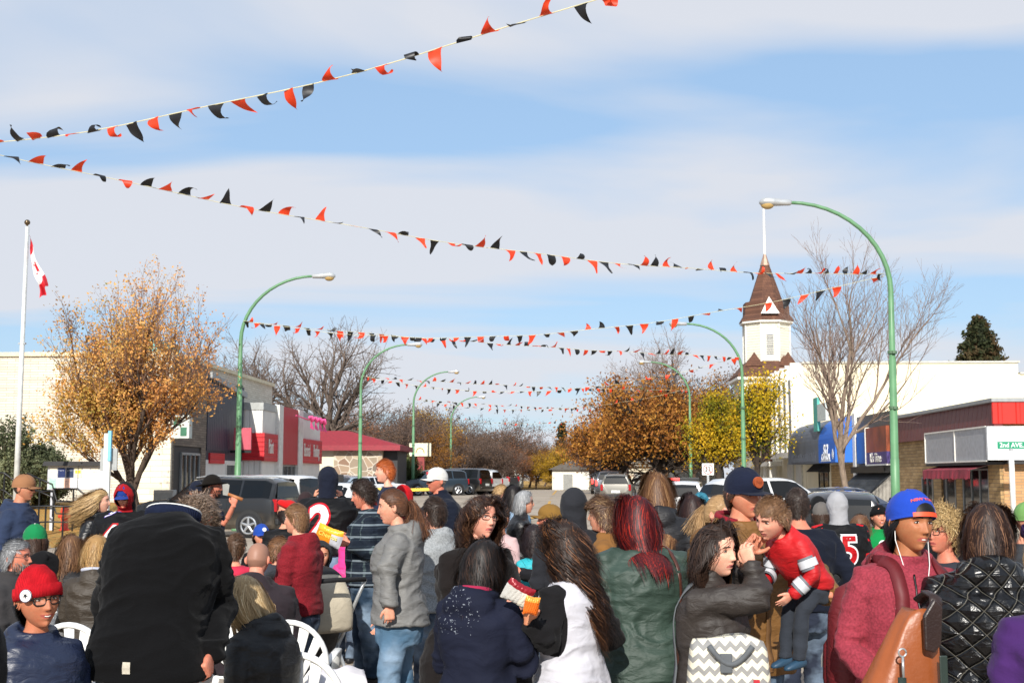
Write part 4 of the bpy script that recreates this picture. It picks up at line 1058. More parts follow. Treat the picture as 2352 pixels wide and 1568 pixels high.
# --- cream brick hall on the left
b = empty('brick_hall', (-24, 49, 0), label='cream brick hall behind the autumn tree, left edge of the photo', cat='building')
def part(parent, name, mats, fn, bevel=0, **kw):
    mb = MB(); fn(mb); o = mb.build(name, mats, None, bevel=bevel, **kw); o.parent = parent; o.matrix_parent_inverse = Matrix.Translation(-parent.location); return o
def cpart(o, parent): o.parent = parent; o.matrix_parent_inverse = Matrix.Translation(-parent.location); return o
part(b, 'wall', [M_cream_brick], lambda m: m.box(-44, -15.62, 48.8, 66, -.2, 6.5))
part(b, 'coping', [plain('cream_coping', '#d9cfb2', .8)], lambda m: m.box(-44, -15.5, 48.70, 66.1, 6.5, 6.66))
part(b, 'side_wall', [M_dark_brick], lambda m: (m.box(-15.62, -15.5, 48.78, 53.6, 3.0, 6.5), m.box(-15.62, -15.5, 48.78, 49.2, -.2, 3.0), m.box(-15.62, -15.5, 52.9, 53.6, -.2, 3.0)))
part(b, 'corner_pier', [brick('cream_block', '#e6dfcc', '#d8cdb4', '#ac9f88', rw=.9, rh=.22)], lambda m: m.box(-16.9, -15.45, 48.62, 48.8, -.2, 6.5))
part(b, 'raised_box', [plain('teal_sheeting', '#5f9f9b', .6)], lambda m: m.box(-19.3, -17.2, 52, 55, 6.66, 7.5))
part(b, 'shadow_wing', [M_cream_brick], lambda m: m.box(-44, -24.4, 44.5, 48.8, -.2, 7.6))  # unseen taller wing, added to cast a shadow on the hall's left wall
part(b, 'entrance', [M_dgrey], lambda m: m.box(-15.60, -15.56, 49.2, 52.9, -.2, 3.0))
d_ = part(b, 'door', [M_grey], lambda m: [m.box(-15.56, -15.48, y-.035, y+.035, .1, 2.7) for y in (50.2, 50.8, 51.4, 52.0, 52.7)]+[m.box(-15.56, -15.48, 50.2, 52.7, 2.65, 2.75)])
g_ = MB(); g_.quad((-15.53, 50.2, .1), (-15.53, 52.7, .1), (-15.53, 52.7, 2.65), (-15.53, 50.2, 2.65)); g_.build('pane', [M_glass], d_)
s_ = empty('hanging_sign', (-15.1, 48.7, 3.5), label='white box sign with green squares over the dark hall entrance', cat='sign')
part(s_, 'box', [plain('sign_face', '#c3c9c2', .5)], lambda m: m.box(-15.5, -14.72, 48.55, 48.95, 3.25, 4.15), bevel=.02)
part(s_, 'green_square', [plain('sign_green', '#2f6b4e', .6)], lambda m: (m.box(-15.34, -15.08, 48.535, 48.545, 3.75, 4.08), m.box(-15.06, -14.82, 48.535, 48.545, 3.35, 3.68)))
# --- navy clad shop
b = empty('navy_shop', (-17, 56, 0), label='dark navy clad shop between brick hall and red and white store', cat='building')
part(b, 'wall', [M_navy, M_ribw], lambda m: (m.prism([(-22, 5.9), (-22, 2.5), (-15.5, 2.5), (-15.5, 5.35)], 'y', 53.62, 59.6), m.box(-22, -15.5, 53.62, 59.6, -.2, 2.5, 1)))
part(b, 'parapet', [M_grey], lambda m: m.add([(-15.6, 53.6, 6.0), (-15.3, 53.6, 6.0), (-15.3, 59.6, 5.5), (-15.6, 59.6, 5.5), (-15.6, 53.6, 6.25), (-15.3, 53.6, 6.25), (-15.3, 59.6, 5.75), (-15.6, 59.6, 5.75)], [(0, 3, 2, 1), (4, 5, 6, 7), (0, 1, 5, 4), (1, 2, 6, 5), (2, 3, 7, 6), (3, 0, 4, 7)]))
part(b, 'fascia', [M_navy], lambda m: m.box(-15.6, -15.46, 53.6, 59.6, 2.9, 6.0))
part(b, 'band', [M_red], lambda m: m.box(-15.62, -15.42, 54, 56.3, 2.35, 2.8))
window(b, -15.5, -15.5, 56.8, 58.9, .6, 2.3, 'x').matrix_parent_inverse = Matrix.Translation(-b.location)
s_ = empty('projecting_sign', (-15, 57.4, 3), label='small faded red sign projecting from navy shop beside green lamp post', cat='sign')
part(s_, 'board', [plain('faded_red', '#c05060', .6)], lambda m: m.box(-15.3, -14.5, 57.3, 57.42, 3.0, 4.0), bevel=.01)
part(s_, 'bracket', [M_black], lambda m: m.box(-15.46, -14.5, 57.33, 57.39, 2.86, 2.98))
# --- red and white hardware store
b = empty('hardware_store', (-17, 66, 0), label='white ribbed metal store with red bands and Paint lettering', cat='building')
part(b, 'wall', [M_ribw], lambda m: m.box(-24, -14.6, 59.8, 73.9, -.2, 4.95))
part(b, 'parapet', [plain('parapet_grey', '#a7a9a6', .6)], lambda m: m.box(-24.05, -14.55, 59.75, 73.95, 4.95, 5.3))
for y_, yb_ in ((62.5, 63.4), (67.1, 68.2)): part(b, 'pilaster', [plain('white_pilaster', '#d9d8d2', .6)], lambda m: m.box(-14.6, -14.40, y_, yb_, -.1, 5.34))
part(b, 'front_band', [M_red], lambda m: m.box(-22, -14.56, 59.68, 59.8, 2.55, 3.85))
for ya_, yb_ in ((59.7, 62.5), (68.2, 73.85)): part(b, 'side_band', [M_red], lambda m: m.box(-14.6, -14.46, ya_, yb_, 2.52, 3.85))
part(b, 'entrance_panel', [M_redv], lambda m: m.box(-14.6, -14.45, 63.4, 67.1, 2.4, 5.32))
window(b, -14.6, -14.6, 63.5, 67.0, .2, 2.3, 'x', M_grey, mull=(4, 1)).matrix_parent_inverse = Matrix.Translation(-b.location)
for tx, yy, sz, kx in (('Paint', 61.0, 1.0, .50), ('Electrical', 69.5, 1.0, .46), ('Plumbing', 72.1, 1.0, .46)):
    o = sign_text(tx, sz, M_white, None, (-14.44, yy, 3.2), FACE_POSX); o.scale = (kx, 1, 1); cpart(o, b)
s_ = empty('pink_bunting', (-13.8, 69, 4.9), label='pink fabric bows strung on the red and white store front', cat='decoration')
pk = plain('pink_cloth', '#f0508c', .7)
part(s_, 'cord', [pk], lambda m: m.tube([(-14.2, 65.4, 4.95), (-13.9, 67, 4.8), (-13.8, 69.3, 4.85), (-13.9, 72, 4.75)], .03, 6))
for yy in (67.2, 68.4, 69.6, 70.8):
    part(s_, 'bow', [pk], lambda m: (m.add([(-13.8, yy, 4.85), (-13.75, yy-.35, 4.35), (-13.6, yy+.05, 4.25), (-13.8, yy+.4, 4.4)], [(0, 1, 2), (0, 2, 3)]), m.tube([(-13.8, yy-.3, 4.95), (-13.7, yy, 4.75), (-13.8, yy+.3, 4.98)], .08, 6)))
# --- red roofed stone building
b = empty('stone_restaurant', (-13, 84, 0), label='low fieldstone building with dark red hip roof', cat='building')
def vor(name):
    t = NT(name); v = t.n('ShaderNodeTexVoronoi', i_Scale=1.9); t.l(t.coord(), v.inputs['Vector']); v2 = t.n('ShaderNodeTexVoronoi', feature='DISTANCE_TO_EDGE', i_Scale=1.9); t.l(t.coord(), v2.inputs['Vector'])
    s = t.n('ShaderNodeSeparateColor'); t.l(v.outputs['Color'], s.inputs[0]); c = t.ramp(s.outputs[0], [(0, lin('#6e6258')), (.35, lin('#9a8a76')), (.7, lin('#b9a78e')), (1, lin('#8a6f5c'))])
    t.base(t.mix(t.ramp(v2.outputs['Distance'], [(.02, (1, 1, 1)), (.05, (0, 0, 0))]), c, lin('#c9c0b0'))); t.set(Roughness=.9); return t.m
part(b, 'wall', [vor('fieldstone_wall'), M_cream, M_dgrey], lambda m: (m.box(-14.9, -11.8, 80, 85, 0, 3.6), m.box(-22, -14.9, 80.1, 85, 0, 3.6, 1), m.box(-11.8, -10.9, 80.5, 85, 0, 3.6, 2)))
Rr = plain('red_shingle', '#8c2530', .75, var=.2)
part(b, 'roof', [Rr], lambda m: m.add([(-23, 79.5, 3.75), (-10.7, 79.5, 3.75), (-10.7, 86, 3.75), (-23, 86, 3.75), (-19, 82, 4.75), (-14.4, 82, 4.75), (-14.4, 84, 4.75), (-19, 84, 4.75)], [(0, 1, 5, 4), (1, 2, 6, 5), (2, 3, 7, 6), (3, 0, 4, 7), (4, 5, 6, 7)]))
part(b, 'eave_band', [plain('maroon_fascia', '#8a1d2c', .5)], lambda m: m.box(-23.1, -10.6, 79.4, 86.1, 3.42, 3.75))
s_ = empty('pylon_sign', (-10.6, 92, .5), label='cream sign board on a red pillar beyond the parked cars', cat='sign')
part(s_, 'pillar', [plain('red_pillar', '#8f3a38', .7)], lambda m: m.box(-11.0, -10.5, 92, 92.4, .4, 3.24))
part(s_, 'board', [plain('cream_board', '#ddd8bc', .5)], lambda m: m.box(-11.6, -10.0, 91.9, 92.2, 3.24, 4.2), bevel=.03)
part(s_, 'arch_mark', [plain('sign_ochre', '#a08a3c', .6)], lambda m: m.tube([(-10.8+.3*math.cos(a), 91.88, 3.5+.35*math.sin(a)) for a in np.linspace(0, 3.14, 10)], .03, 5)); o = sign_text('INN', .34, plain('pillar_letters', '#5a1c1e', .6), None, (-10.75, 91.98, 2.6), (RX, R(90), 0)); cpart(o, s_)

# ------------------------------------------------------------ right side buildings
b = empty('corner_shop', (19, 50, 0), label='brick corner shop with maroon and bright red fascia', cat='building')
part(b, 'wall', [M_tan_brick], lambda m: m.box(14.62, 34, 43.4, 56.6, -.1, 3.75))
part(b, 'side_wall', [M_tan_brick2], lambda m: (m.box(14.5, 14.62, 50.2, 56.6, -.1, 3.4), m.box(14.5, 14.62, 43.42, 44.6, -.1, 2.2), m.box(14.5, 14.62, 43.5, 50.2, 2.2, 3.4), m.box(14.5, 14.62, 47.6, 48.3, -.1, 2.2)))
part(b, 'street_fascia', [ribbed('maroon_metal', '#6a3330', .5)], lambda m: m.prism([(14.62, 3.3), (14.30, 3.25), (14.42, 4.28), (14.62, 4.28)], 'y', 43.3, 56.6))  # maroon along the street, bright red on the front
part(b, 'front_fascia', [ribbed('bright_red_metal', '#e02418', .6)], lambda m: m.box(14.30, 34, 43.26, 43.4, 3.55, 4.28))
part(b, 'roof_edge', [M_grey], lambda m: m.box(14.25, 34.1, 43.2, 56.7, 4.28, 4.42), bevel=.02)
part(b, 'sign_box', [plain('blank_sign', '#a9abb0', .4), plain('white_sign', '#e4e6e8', .4)], lambda m: (m.box(14.0, 14.3, 43.1, 50.4, 2.33, 3.42, 0), m.box(14.28, 34, 42.9, 43.2, 2.33, 3.45, 1), m.box(13.97, 14.28, 42.9, 43.12, 2.33, 3.45, 1)))
part(b, 'sign_trim', [M_white], lambda m: [m.box(13.97, 14.0, y-.03, y+.03, 2.33, 3.45) for y in (43.1, 46.6, 50.4)]+[m.box(13.96, 14.01, 43.1, 50.4, 3.42, 3.47), m.box(13.96, 14.01, 43.1, 50.4, 2.28, 2.33)])
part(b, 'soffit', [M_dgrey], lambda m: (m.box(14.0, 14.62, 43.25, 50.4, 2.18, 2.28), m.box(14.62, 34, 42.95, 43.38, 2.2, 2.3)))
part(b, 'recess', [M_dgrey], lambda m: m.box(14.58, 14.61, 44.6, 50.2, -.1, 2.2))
for ya, yb, ml in ((44.7, 47.5, 3), (48.5, 49.6, 1), (51.3, 52.7, 2)):
    window(b, 14.5 if ya > 51 else 14.56, 14.5, ya, yb, .5, 2.0 if ya < 51 else 1.7, 'x', M_grey, out=-1, mull=(ml, 1)).matrix_parent_inverse = Matrix.Translation(-b.location)
aw = empty('awning', (14.2, 47, 2), label='narrow torn maroon awning under the blank grey sign boxes', cat='awning')
def scal(m):
    n = 34; V = []
    for i in range(n+1):
        y = 44.2+5.8*i/n; V += [(14.45, y, 2.2+.01*math.sin(i)), (13.75, y, 2.02), (13.72+.03*math.sin(i*1.9), y, 1.70+.04*math.sin(i*2.7))]
    m.add(V, [(3*i, 3*i+3, 3*i+4, 3*i+1) for i in range(n)]+[(3*i+1, 3*i+4, 3*i+5, 3*i+2) for i in range(n)])
o = part(aw, 'canvas', [plain('maroon_canvas', '#8e2f3e', .8, var=.35, nscale=1.4)], scal); so_ = o.modifiers.new('s', 'SOLIDIFY'); so_.thickness = .012
part(aw, 'arm', [M_grey], lambda m: (m.tube([(14.5, 44.3, 2.2), (13.75, 44.3, 2.0)], .02, 6), m.tube([(14.5, 49.9, 2.2), (13.75, 49.9, 2.0)], .02, 6)))
# --- black awning shop
b = empty('narrow_shop', (18, 60, 0), label='narrow shop with ribbed black fascia and striped grey awning', cat='building')
part(b, 'wall', [M_dgrey, M_tan_brick2], lambda m: (m.box(14.55, 26, 56.7, 63.4, -.1, 4.5), m.box(14.45, 14.55, 62.8, 63.4, -.1, 4.4, 1)))
part(b, 'fascia', [ribbed('black_ribbed', '#55524e', .35)], lambda m: m.box(14.3, 14.55, 56.7, 63.4, 2.0, 4.7))
part(b, 'sign_panel', [plain('orange_sign', '#9a4a28', .45, var=.5, nscale=1), plain('purple_sign', '#4a3a78', .45, var=.3), plain('blue_panel', '#2a62b0', .4)], lambda m: (m.box(14.12, 14.28, 57.0, 60.9, 2.9, 4.05, 0), m.box(14.12, 14.28, 57.0, 60.9, 2.35, 2.9, 1), m.box(14.2, 14.28, 61.1, 63.2, 2.4, 3.9, 2)))
part(b, 'sign_rim', [M_white], lambda m: (m.box(14.09, 14.3, 60.9, 61.0, 2.3, 4.1), m.box(14.09, 14.3, 57, 60.9, 2.28, 2.35)))
o = sign_text("It's Time", .6, M_white, None, (14.10, 59.0, 2.62), FACE_NEGX); cpart(o, b)
part(b, 'cornice', [M_black], lambda m: m.box(13.9, 14.3, 56.7, 63.3, 1.95, 2.25))
aw = empty('awning', (13.5, 60, 1.5), label='dark shingled awning with pale striped end on the narrow shop', cat='awning')
part(aw, 'roof_slope', [brick('slate_shingle', '#3a3e42', '#2c2f33', '#1d1f22', rw=.3, rh=.2)], lambda m: m.prism([(14.3, 1.95), (14.3, 1.83), (12.9, .55), (12.8, .62)], 'y', 56.9, 63.6))
part(aw, 'end_panel', [ribbed('pale_stripes', '#a09c94', .16)], lambda m: m.add([(14.3, 56.86, 1.9), (14.3, 56.86, .5), (12.86, 56.86, .56)], [(0, 1, 2)]))
# --- awning shop with blue panel
b = empty('awning_shop', (18, 70, 0), label='cream fronted shop with long curved slate and blue awning', cat='building')
part(b, 'wall', [M_cream, M_tan_brick2], lambda m: (m.box(14.5, 27, 63.5, 78.2, -.1, 4.9, 0), m.box(14.42, 14.5, 64.4, 70.5, -.1, 2.4, 1)))
part(b, 'end_pier', [M_white], lambda m: m.box(14.2, 14.5, 63.5, 64.1, 0, 4.9))
window(b, 14.5, 14.5, 71.5, 74.2, .3, 2.0, 'x', M_black, out=-1, mull=(2, 1)).matrix_parent_inverse = Matrix.Translation(-b.location)
part(b, 'window_hood', [M_dgrey], lambda m: m.prism([(14.5, 2.75), (14.5, 2.05), (13.8, 2.05)], 'y', 71.2, 74.6))
def curved(m, y0, y1):
    pr = [(14.5, 2.5)]+[(14.5-1.15*math.sin(R(a)), 3.5+1.35*math.cos(R(a))) for a in range(0, 91, 10)]+[(13.35, 2.5)]
    m.prism(pr[::-1], 'y', y0, y1)
aw = empty('awning', (14, 71, 3), label='curved canopy, slate grey half and bright blue half with white lettering', cat='awning')
part(aw, 'slate_half', [plain('slate_vinyl', '#5c6472', .6, nscale=1)], lambda m: curved(m, 68.4, 77.8))
part(aw, 'blue_half', [plain('blue_vinyl', '#1766c8', .5, var=.06)], lambda m: curved(m, 64.15, 68.4))
for tx, zz, sz in (('SGI', 3.12, .78), ('CANADA', 2.75, .5)):
    cpart(sign_text(tx, sz, plain('vinyl_white', '#eef2f6', .5), None, (13.33, 66.5, zz), FACE_NEGX, shear=.25, offset=.02), aw)
part(aw, 'stripe', [plain('vinyl_white', '#eef2f6', .5)], lambda m: m.box(13.33, 13.345, 65.3, 67.8, 2.56, 2.6))
leafp = [(0, 1), (.12, .7), (.32, .8), (.26, .4), (.55, .5), (.48, .3), (.75, .12), (.5, -.1), (.55, -.28), (.06, -.22), (.03, -.6), (-.03, -.6), (-.06, -.22), (-.55, -.28), (-.5, -.1), (-.75, .12), (-.48, .3), (-.55, .5), (-.26, .4), (-.32, .8), (-.12, .7)]
part(aw, 'leaf_emblem', [plain('vinyl_white', '#eef2f6', .5)], lambda m: m.prism([(64.7+p[0]*.33, 2.85+p[1]*.33) for p in leafp], 'x', 13.33, 13.342))
r_ = random.Random(4); part(aw, 'faded_marks', [plain('faded_letters', '#4a505c', .6)], lambda m: [m.box(13.33, 13.345, y, y+r_.uniform(.05, .16), 2.6, 3.1-r_.choice((0, .08, .25))) for y in np.arange(69.2, 76.6, .27)])
s_ = empty('teal_sign', (14, 69, 5), label='faded teal and white sign standing above the curved canopy', cat='sign')
part(s_, 'board', [plain('teal_board', '#4fa59a', .6, var=.2), plain('white_board', '#c9d0cc', .6)], lambda m: (m.box(13.3, 13.45, 68.2, 69.3, 4.2, 6.0, 0), m.box(13.3, 13.45, 66.0, 68.2, 4.7, 5.6, 1)))
# --- big cream wall and the tall hall behind
b = empty('cream_hall', (24, 82, 0), label='large cream stucco hall with white vertical fins facing the street', cat='building')
part(b, 'wall', [M_cream], lambda m: (m.box(14.5, 27.5, 78.3, 90, -.1, 8.7), m.box(27.5, 60, 78.3, 90, -.1, 8.0)))
part(b, 'roof_edge', [plain('roof_flashing', '#b9b8b0', .6)], lambda m: (m.box(14.4, 27.6, 78.2, 90.1, 8.7, 8.82), m.box(27.6, 60, 78.2, 90.1, 8.0, 8.12)))
part(b, 'bare_patch', [brick('orange_brick', '#d08a52', '#c07a48', '#d8cbb4', rw=.5, rh=.22)], lambda m: m.box(20.0, 24.0, 78.22, 78.3, 2.5, 5.1))
part(b, 'patched_plaster', [plain('grey_plaster', '#d2cfc4', .9, var=.25, nscale=1.1)], lambda m: (m.box(24.0, 34, 78.2, 78.3, 2.5, 5.05), m.box(20.0, 42, 78.12, 78.3, 5.1, 5.24)))
part(b, 'fin', [M_white], lambda m: [m.box(13.7, 14.5, y-.13, y+.13, 3.3, 8.75) for y in (78.5, 80.4, 82.4, 84.4, 86.3)])
part(b, 'tall_window', [M_glass], lambda m: [m.box(14.44, 14.5, y, y+.9, 4.2, 8.2) for y in (79.0, 81.0, 83.0, 85.0)])
part(b, 'ledge', [M_white], lambda m: m.box(13.65, 14.5, 78.3, 86.5, 2.95, 3.3))
part(b, 'door', [plain('white_door', '#cfcdc4', .6)], lambda m: (m.box(14.4, 14.5, 79.3, 81.2, 0, 2.7), m.box(14.4, 14.5, 82.4, 84.4, 0, 2.7)))
part(b, 'chimney', [brick('white_brick', '#e6e4de', '#d8d6d0', '#b8b6b0', rw=.4, rh=.14)], lambda m: m.box(33.9, 35.5, 79, 80.4, 8.1, 9.9))
c_ = part(b, 'chimney_pipe', [M_steel], lambda m: (m.tube([(34.7, 79.7, 9.9), (34.7, 79.7, 11.2)], .26, 12), m.tube([(34.7, 79.7, 9.9), (34.7, 79.7, 10.3)], .42, 12), m.tube([(34.7, 79.7, 11.2), (34.7, 79.7, 11.35)], .38, 12)))
# --- hall with spire
b = empty('spire_hall', (17, 100, 0), label='cream hall with brown shingled octagonal spire and white pole', cat='building')
M_side = ribbed('cream_siding', '#e6dfca', .22, True); M_sh = brick('brown_shingle', '#6e4a38', '#57392c', '#3d2920', rw=.35, rh=.22)
part(b, 'wall', [M_side, plain('brown_panel', '#7c5644', .8)], lambda m: (m.box(14.5, 30, 90.2, 112, 0, 8.4), m.box(14.3, 14.5, 91, 95, 2.4, 6.6, 1)))
part(b, 'column', [M_white], lambda m: [m.tube([(14.0, y, .4), (14.0, y, 2.5)], .28, 14) for y in (87.6, 90.2, 93, 96)]+[m.box(13.6, 14.5, 87, 97, 2.5, 2.8)])
tx_, ty_ = 16.3, 104.0
def octo(r0, r1, z0, z1, sq=False, rot=22.5):
    n = 4 if sq else 8; rt = 45 if sq else rot
    return [[(tx_+r_*math.cos(R(rt+360*i/n)), ty_+r_*math.sin(R(rt+360*i/n)), z) for i in range(n)] for r_, z in ((r0, z0), (r1, z1))]
def loft2(m, rings, mi=0):
    n = len(rings[0]); V = sum(rings, []); F = [(j*n+i, j*n+(i+1) % n, (j+1)*n+(i+1) % n, (j+1)*n+i) for j in range(len(rings)-1) for i in range(n)]; F += [tuple(range(n-1, -1, -1)), tuple(len(V)-n+i for i in range(n))]; m.add(V, F, mi)
part(b, 'base_roof', [M_sh], lambda m: loft2(m, [octo(3.9, 3.9, 9.7, 9.85, True)[0], octo(3.9, 3.9, 9.7, 9.9, True)[1], octo(2.0, 2.0, 11.5, 11.6, True)[0]]))
part(b, 'tower_base', [M_side], lambda m: m.box(tx_-2.4, tx_+2.4, ty_-2.4, ty_+2.4, 8, 9.7))
for sx in (-1, 1): part(b, 'base_gable', [M_sh], lambda m: m.add([(tx_+sx*1.35-.75, ty_-2.3, 10.6), (tx_+sx*1.35+.75, ty_-2.3, 10.6), (tx_+sx*1.35, ty_-2.2, 11.75), (tx_+sx*1.35, ty_-.6, 11.4)], [(0, 1, 2), (1, 3, 2), (0, 2, 3)]))
part(b, 'base_trim', [M_white], lambda m: m.box(tx_-2.78, tx_+2.78, ty_-2.78, ty_+2.78, 9.5, 9.7))
part(b, 'tower', [M_side], lambda m: loft2(m, octo(1.93, 1.93, 9.6, 14.35)))
part(b, 'tower_trim', [M_white], lambda m: (loft2(m, octo(2.22, 2.22, 14.2, 14.38)), [m.tube([(v[0], v[1], 11), (v[0], v[1], 14.3)], .05, 5) for v in octo(1.95, 1.95, 11, 14)[0]]))
part(b, 'louvre', [plain('louvre_shadow', '#8a8c92', .7)], lambda m: [m.box(tx_-.28, tx_+.28, ty_-1.85, ty_-1.80, 11.6+.17*i, 11.68+.17*i) for i in range(10)])
part(b, 'spire', [M_sh], lambda m: loft2(m, [octo(2.3, 2.3, 14.38, 14.45)[0], octo(1.95, 1.95, 14.95, 15)[0], octo(1.9, 1.9, 15.95, 16)[0], octo(1.42, 1, 16.05, 16)[0], octo(.38, .3, 19.1, 19.2)[0]]))
part(b, 'spire_cap', [plain('copper', '#a98a78', .4, metal=.4)], lambda m: loft2(m, octo(.42, .03, 19.1, 20.3)))
part(b, 'spire_gable', [M_white], lambda m: m.add([(tx_-.75, ty_-2.25, 14.85), (tx_+.75, ty_-2.25, 14.85), (tx_, ty_-1.75, 16.3), (tx_, ty_-1.0, 16.0), (tx_-.5, ty_-1.2, 14.9), (tx_+.5, ty_-1.2, 14.9)], [(0, 1, 2), (0, 2, 3, 4), (1, 5, 3, 2)]))
part(b, 'flagpole', [M_white], lambda m: m.tube([(tx_, ty_, 20.0), (tx_, ty_, 23.9)], [.11, .08], 8))

# small buildings at the end of the street
for i, (x0, x1, y, h, rc, lab) in enumerate(((-1.6, 2.0, 124, 2.0, '#5a5550', 'small white garage seen past the end of the road'), (5.4, 8.2, 122, 2.3, '#8a8478', 'white shed beside beige bungalow at road end'), (9.5, 14, 116, 3.0, '#8b8d8c', 'grey roofed house behind the no turning sign'), (-14, -5, 135, 2.8, '#9a9a96', 'long white house far behind the parked cars'))):
    b = empty('house', (x0, y, .4), label=lab, cat='house')
    part(b, 'wall', [plain('house_wall%d' % i, ['#dcd8cc', '#d8cdb4', '#b8b8b2', '#d8d8d2'][i], .8)], lambda m: m.box(x0, x1, y, y+6, .3, .5+h))
    part(b, 'roof', [plain('house_roof%d' % i, rc, .8)], lambda m: m.prism([(x0-.4, .45+h), (x1+.4, .45+h), ((x0+x1)/2, 1.4+h)], 'y', y-.4, y+6.4))
    part(b, 'door', [plain('house_door', '#8c8c88', .7)], lambda m: m.box(x0+(x1-x0)*.3, x0+(x1-x0)*.55, y-.05, y, .5, .4+h*.8))
# ------------------------------------------------------------ street lamps
def lamp_proto():
    root = empty('street_lamp', (0, 0, 0))
    m = MB(); pts = [(0, 0, 0), (0, 0, 2.2), (0, 0, 2.21), (0, 0, 4.6), (0, 0, 4.61), (0, 0, 6.3)]; rad = [.115, .108, .098, .090, .078, .068]
    for i in range(1, 13):
        a = R(90*i/12); pts.append((-2.45+2.45*math.cos(a), 0, 6.3+2.2*math.sin(a))); rad.append(.066-.024*i/12)
    m.tube(pts, rad, 12); m.build('pole', [M_green], root, smooth=True)
    m = MB(); m.lathe([(.17, 0), (.17, .04), (.13, .22), (.12, .25)], 16); m.build('base', [M_green], root)
    for z in (3.4, 4.75): 
        m = MB(); m.tube([(0, 0, z), (0, 0, z+.07)], .115, 14); m.box(-.03, .03, -.16, -.10, z, z+.06); m.build('clamp', [plain('strap_metal', '#4f6b50', .5)], root)
    h = MB(); v, f = lofted([(Vector((x, 0, z)), Vector((0, 1, 0)), Vector((0, 0, 1)), a, b_) for x, z, a, b_ in ((-2.38, 8.50, .05, .05), (-2.42, 8.50, .075, .075), (-2.62, 8.50, .085, .08), (-2.8, 8.51, .13, .095), (-3.0, 8.52, .155, .10), (-3.12, 8.51, .13, .08), (-3.17, 8.50, .05, .03))], 16, 2.6)
    h.add(v, f); hd = h.build('lamp_head', [plain('lamp_alloy', '#c4c6c6', .32, metal=.5)], root, smooth=True)
    l = MB(); v, f = ellips((-2.97, 0, 8.45), (.17, .13, .12), 16, 10); l.add(v, f); l.build('lens', [plain('amber_lens', '#b89a62', .2)], hd, smooth=True)
    return root
def copy_tree(o, parent=None):
    c = o.copy(); C.objects.link(c)
    if parent is not None: c.parent = parent
    for ch in list(o.children): copy_tree(ch, c)
    return c
LP = [('R', 31, 7.85), ('R', 55.8, 7.65), ('R', 78.9, 7.55), ('R', 102, 7.5), ('L', 41.8, -11.0), ('L', 64.7, -10.7), ('L', 87, -10.7), ('L', 115, -10.7), ('L', 16, -10.9)]
labs = ['tallest green curved street lamp on the right, nearest the camera', 'green street lamp in front of the spire hall', 'green street lamp rising behind the orange tree', 'farthest right green street lamp, mostly hidden by trees', 'green curved street lamp before the navy shop', 'green street lamp beyond the red and white store', 'green street lamp by the cream pylon sign', 'farthest green street lamp on the left side', 'green street lamp holding the two nearest bunting lines']
proto = lamp_proto()
for i, (sd, y, x) in enumerate(LP):
    o = proto if i == 0 else copy_tree(proto)
    o.location = (x, y, GZ(x, y)); o.rotation_euler = (0, R(.5) if i == 0 else 0, 0 if sd == 'R' else R(180)); tag(o, labs[i], 'street lamp', 'curved street lamps along the street')
# ------------------------------------------------------------ bunting
fo = NT('orange_plastic'); fo.base(fo.ramp(fo.noise(3, 3), [(.3, lin('#d8361a')), (.7, lin('#f04c24'))])); fo.set(Roughness=.5)
tl_ = fo.n('ShaderNodeBsdfTranslucent', i_Color=lin('#f04a20')); mm = fo.n('ShaderNodeMixShader'); mm.inputs[0].default_value = .35; fo.l(fo.b.outputs[0], mm.inputs[1]); fo.l(tl_.outputs[0], mm.inputs[2]); fo.l(mm.outputs[0], fo.t.nodes['Material Output'].inputs[0])
M_or, M_bk = fo.m, plain('black_plastic', '#15161a', .45)
M_cord = plain('bunting_cord', '#d8d0a8', .7)
fr_ = random.Random(11)
def bunting(a, b, sag, label, bias=0.0, step=.42, fmax=95, twist=1.0, fs=1.0, cv=.32):
    a, b = Vector(a), Vector(b); n = 40; L = (b-a).length
    f = lambda t: a.lerp(b, t)-Vector((0, 0, 4*sag*t*(1-t)))+Vector((0, 0, .015*math.sin(t*37)))
    root = empty('bunting', tuple(a), label=label, cat='bunting', group='orange and black bunting strung across the street')
    m = MB(); m.tube([f(i/n)-a for i in range(n+1)], .0055, 5); m.build('cord', [M_cord], root)
    cnt = int(L/step); dirv = (b-a).normalized(); side = Vector((0, 0, 1)); wind = 0
    for i in range(min(cnt, fmax)):
        t = (i+.6+fr_.uniform(-.12, .12))/cnt; 
        if t > .995: continue
        wind = .80*wind+fr_.gauss(0, .55); p = f(t)-a; w_ = fr_.uniform(.10, .14)*fs; h = fr_.uniform(.29, .37)*fs
        ang = bias+wind*twist+fr_.gauss(0, .35)   # 0 hangs down, +-pi points up, rotates about the cord
        out = Vector((dirv.y, -dirv.x, 0)); g0 = ang; V = []; nn = 7; q = Vector((0, 0, 0)); lean = fr_.uniform(-.1, .9); cu = fr_.gauss(0, cv); tw = fr_.gauss(0, .25)
        pos = p.copy()
        for j in range(nn+1):
            u = j/nn; dn = Vector((0, 0, -1))*math.cos(g0)+out*math.sin(g0); dn = (dn+dirv*lean*(.3+u)).normalized()
            hw = w_*(1-u)**.9; ax = (dirv*math.cos(tw*u*2)+out*math.sin(tw*u*2)); wob = out*(.02*math.sin(u*6+i))
            V += [pos-ax*hw+wob, pos+wob*0, pos+ax*hw-wob]
            pos = pos+dn*h/nn; g0 += cu
        F = []
        for j in range(nn): F += [(3*j, 3*j+1, 3*j+4, 3*j+3), (3*j+1, 3*j+2, 3*j+5, 3*j+4)]
        me = npmesh('flag', V, F, [M_or if i % 2 == 0 else M_bk], True); obj('flag', me, root)
Rz = lambda i: (LP[i][2], LP[i][1])
def att(i, z): return (LP[i][2]+(.1 if LP[i][0] == 'L' else -.1), LP[i][1]-.1, z)
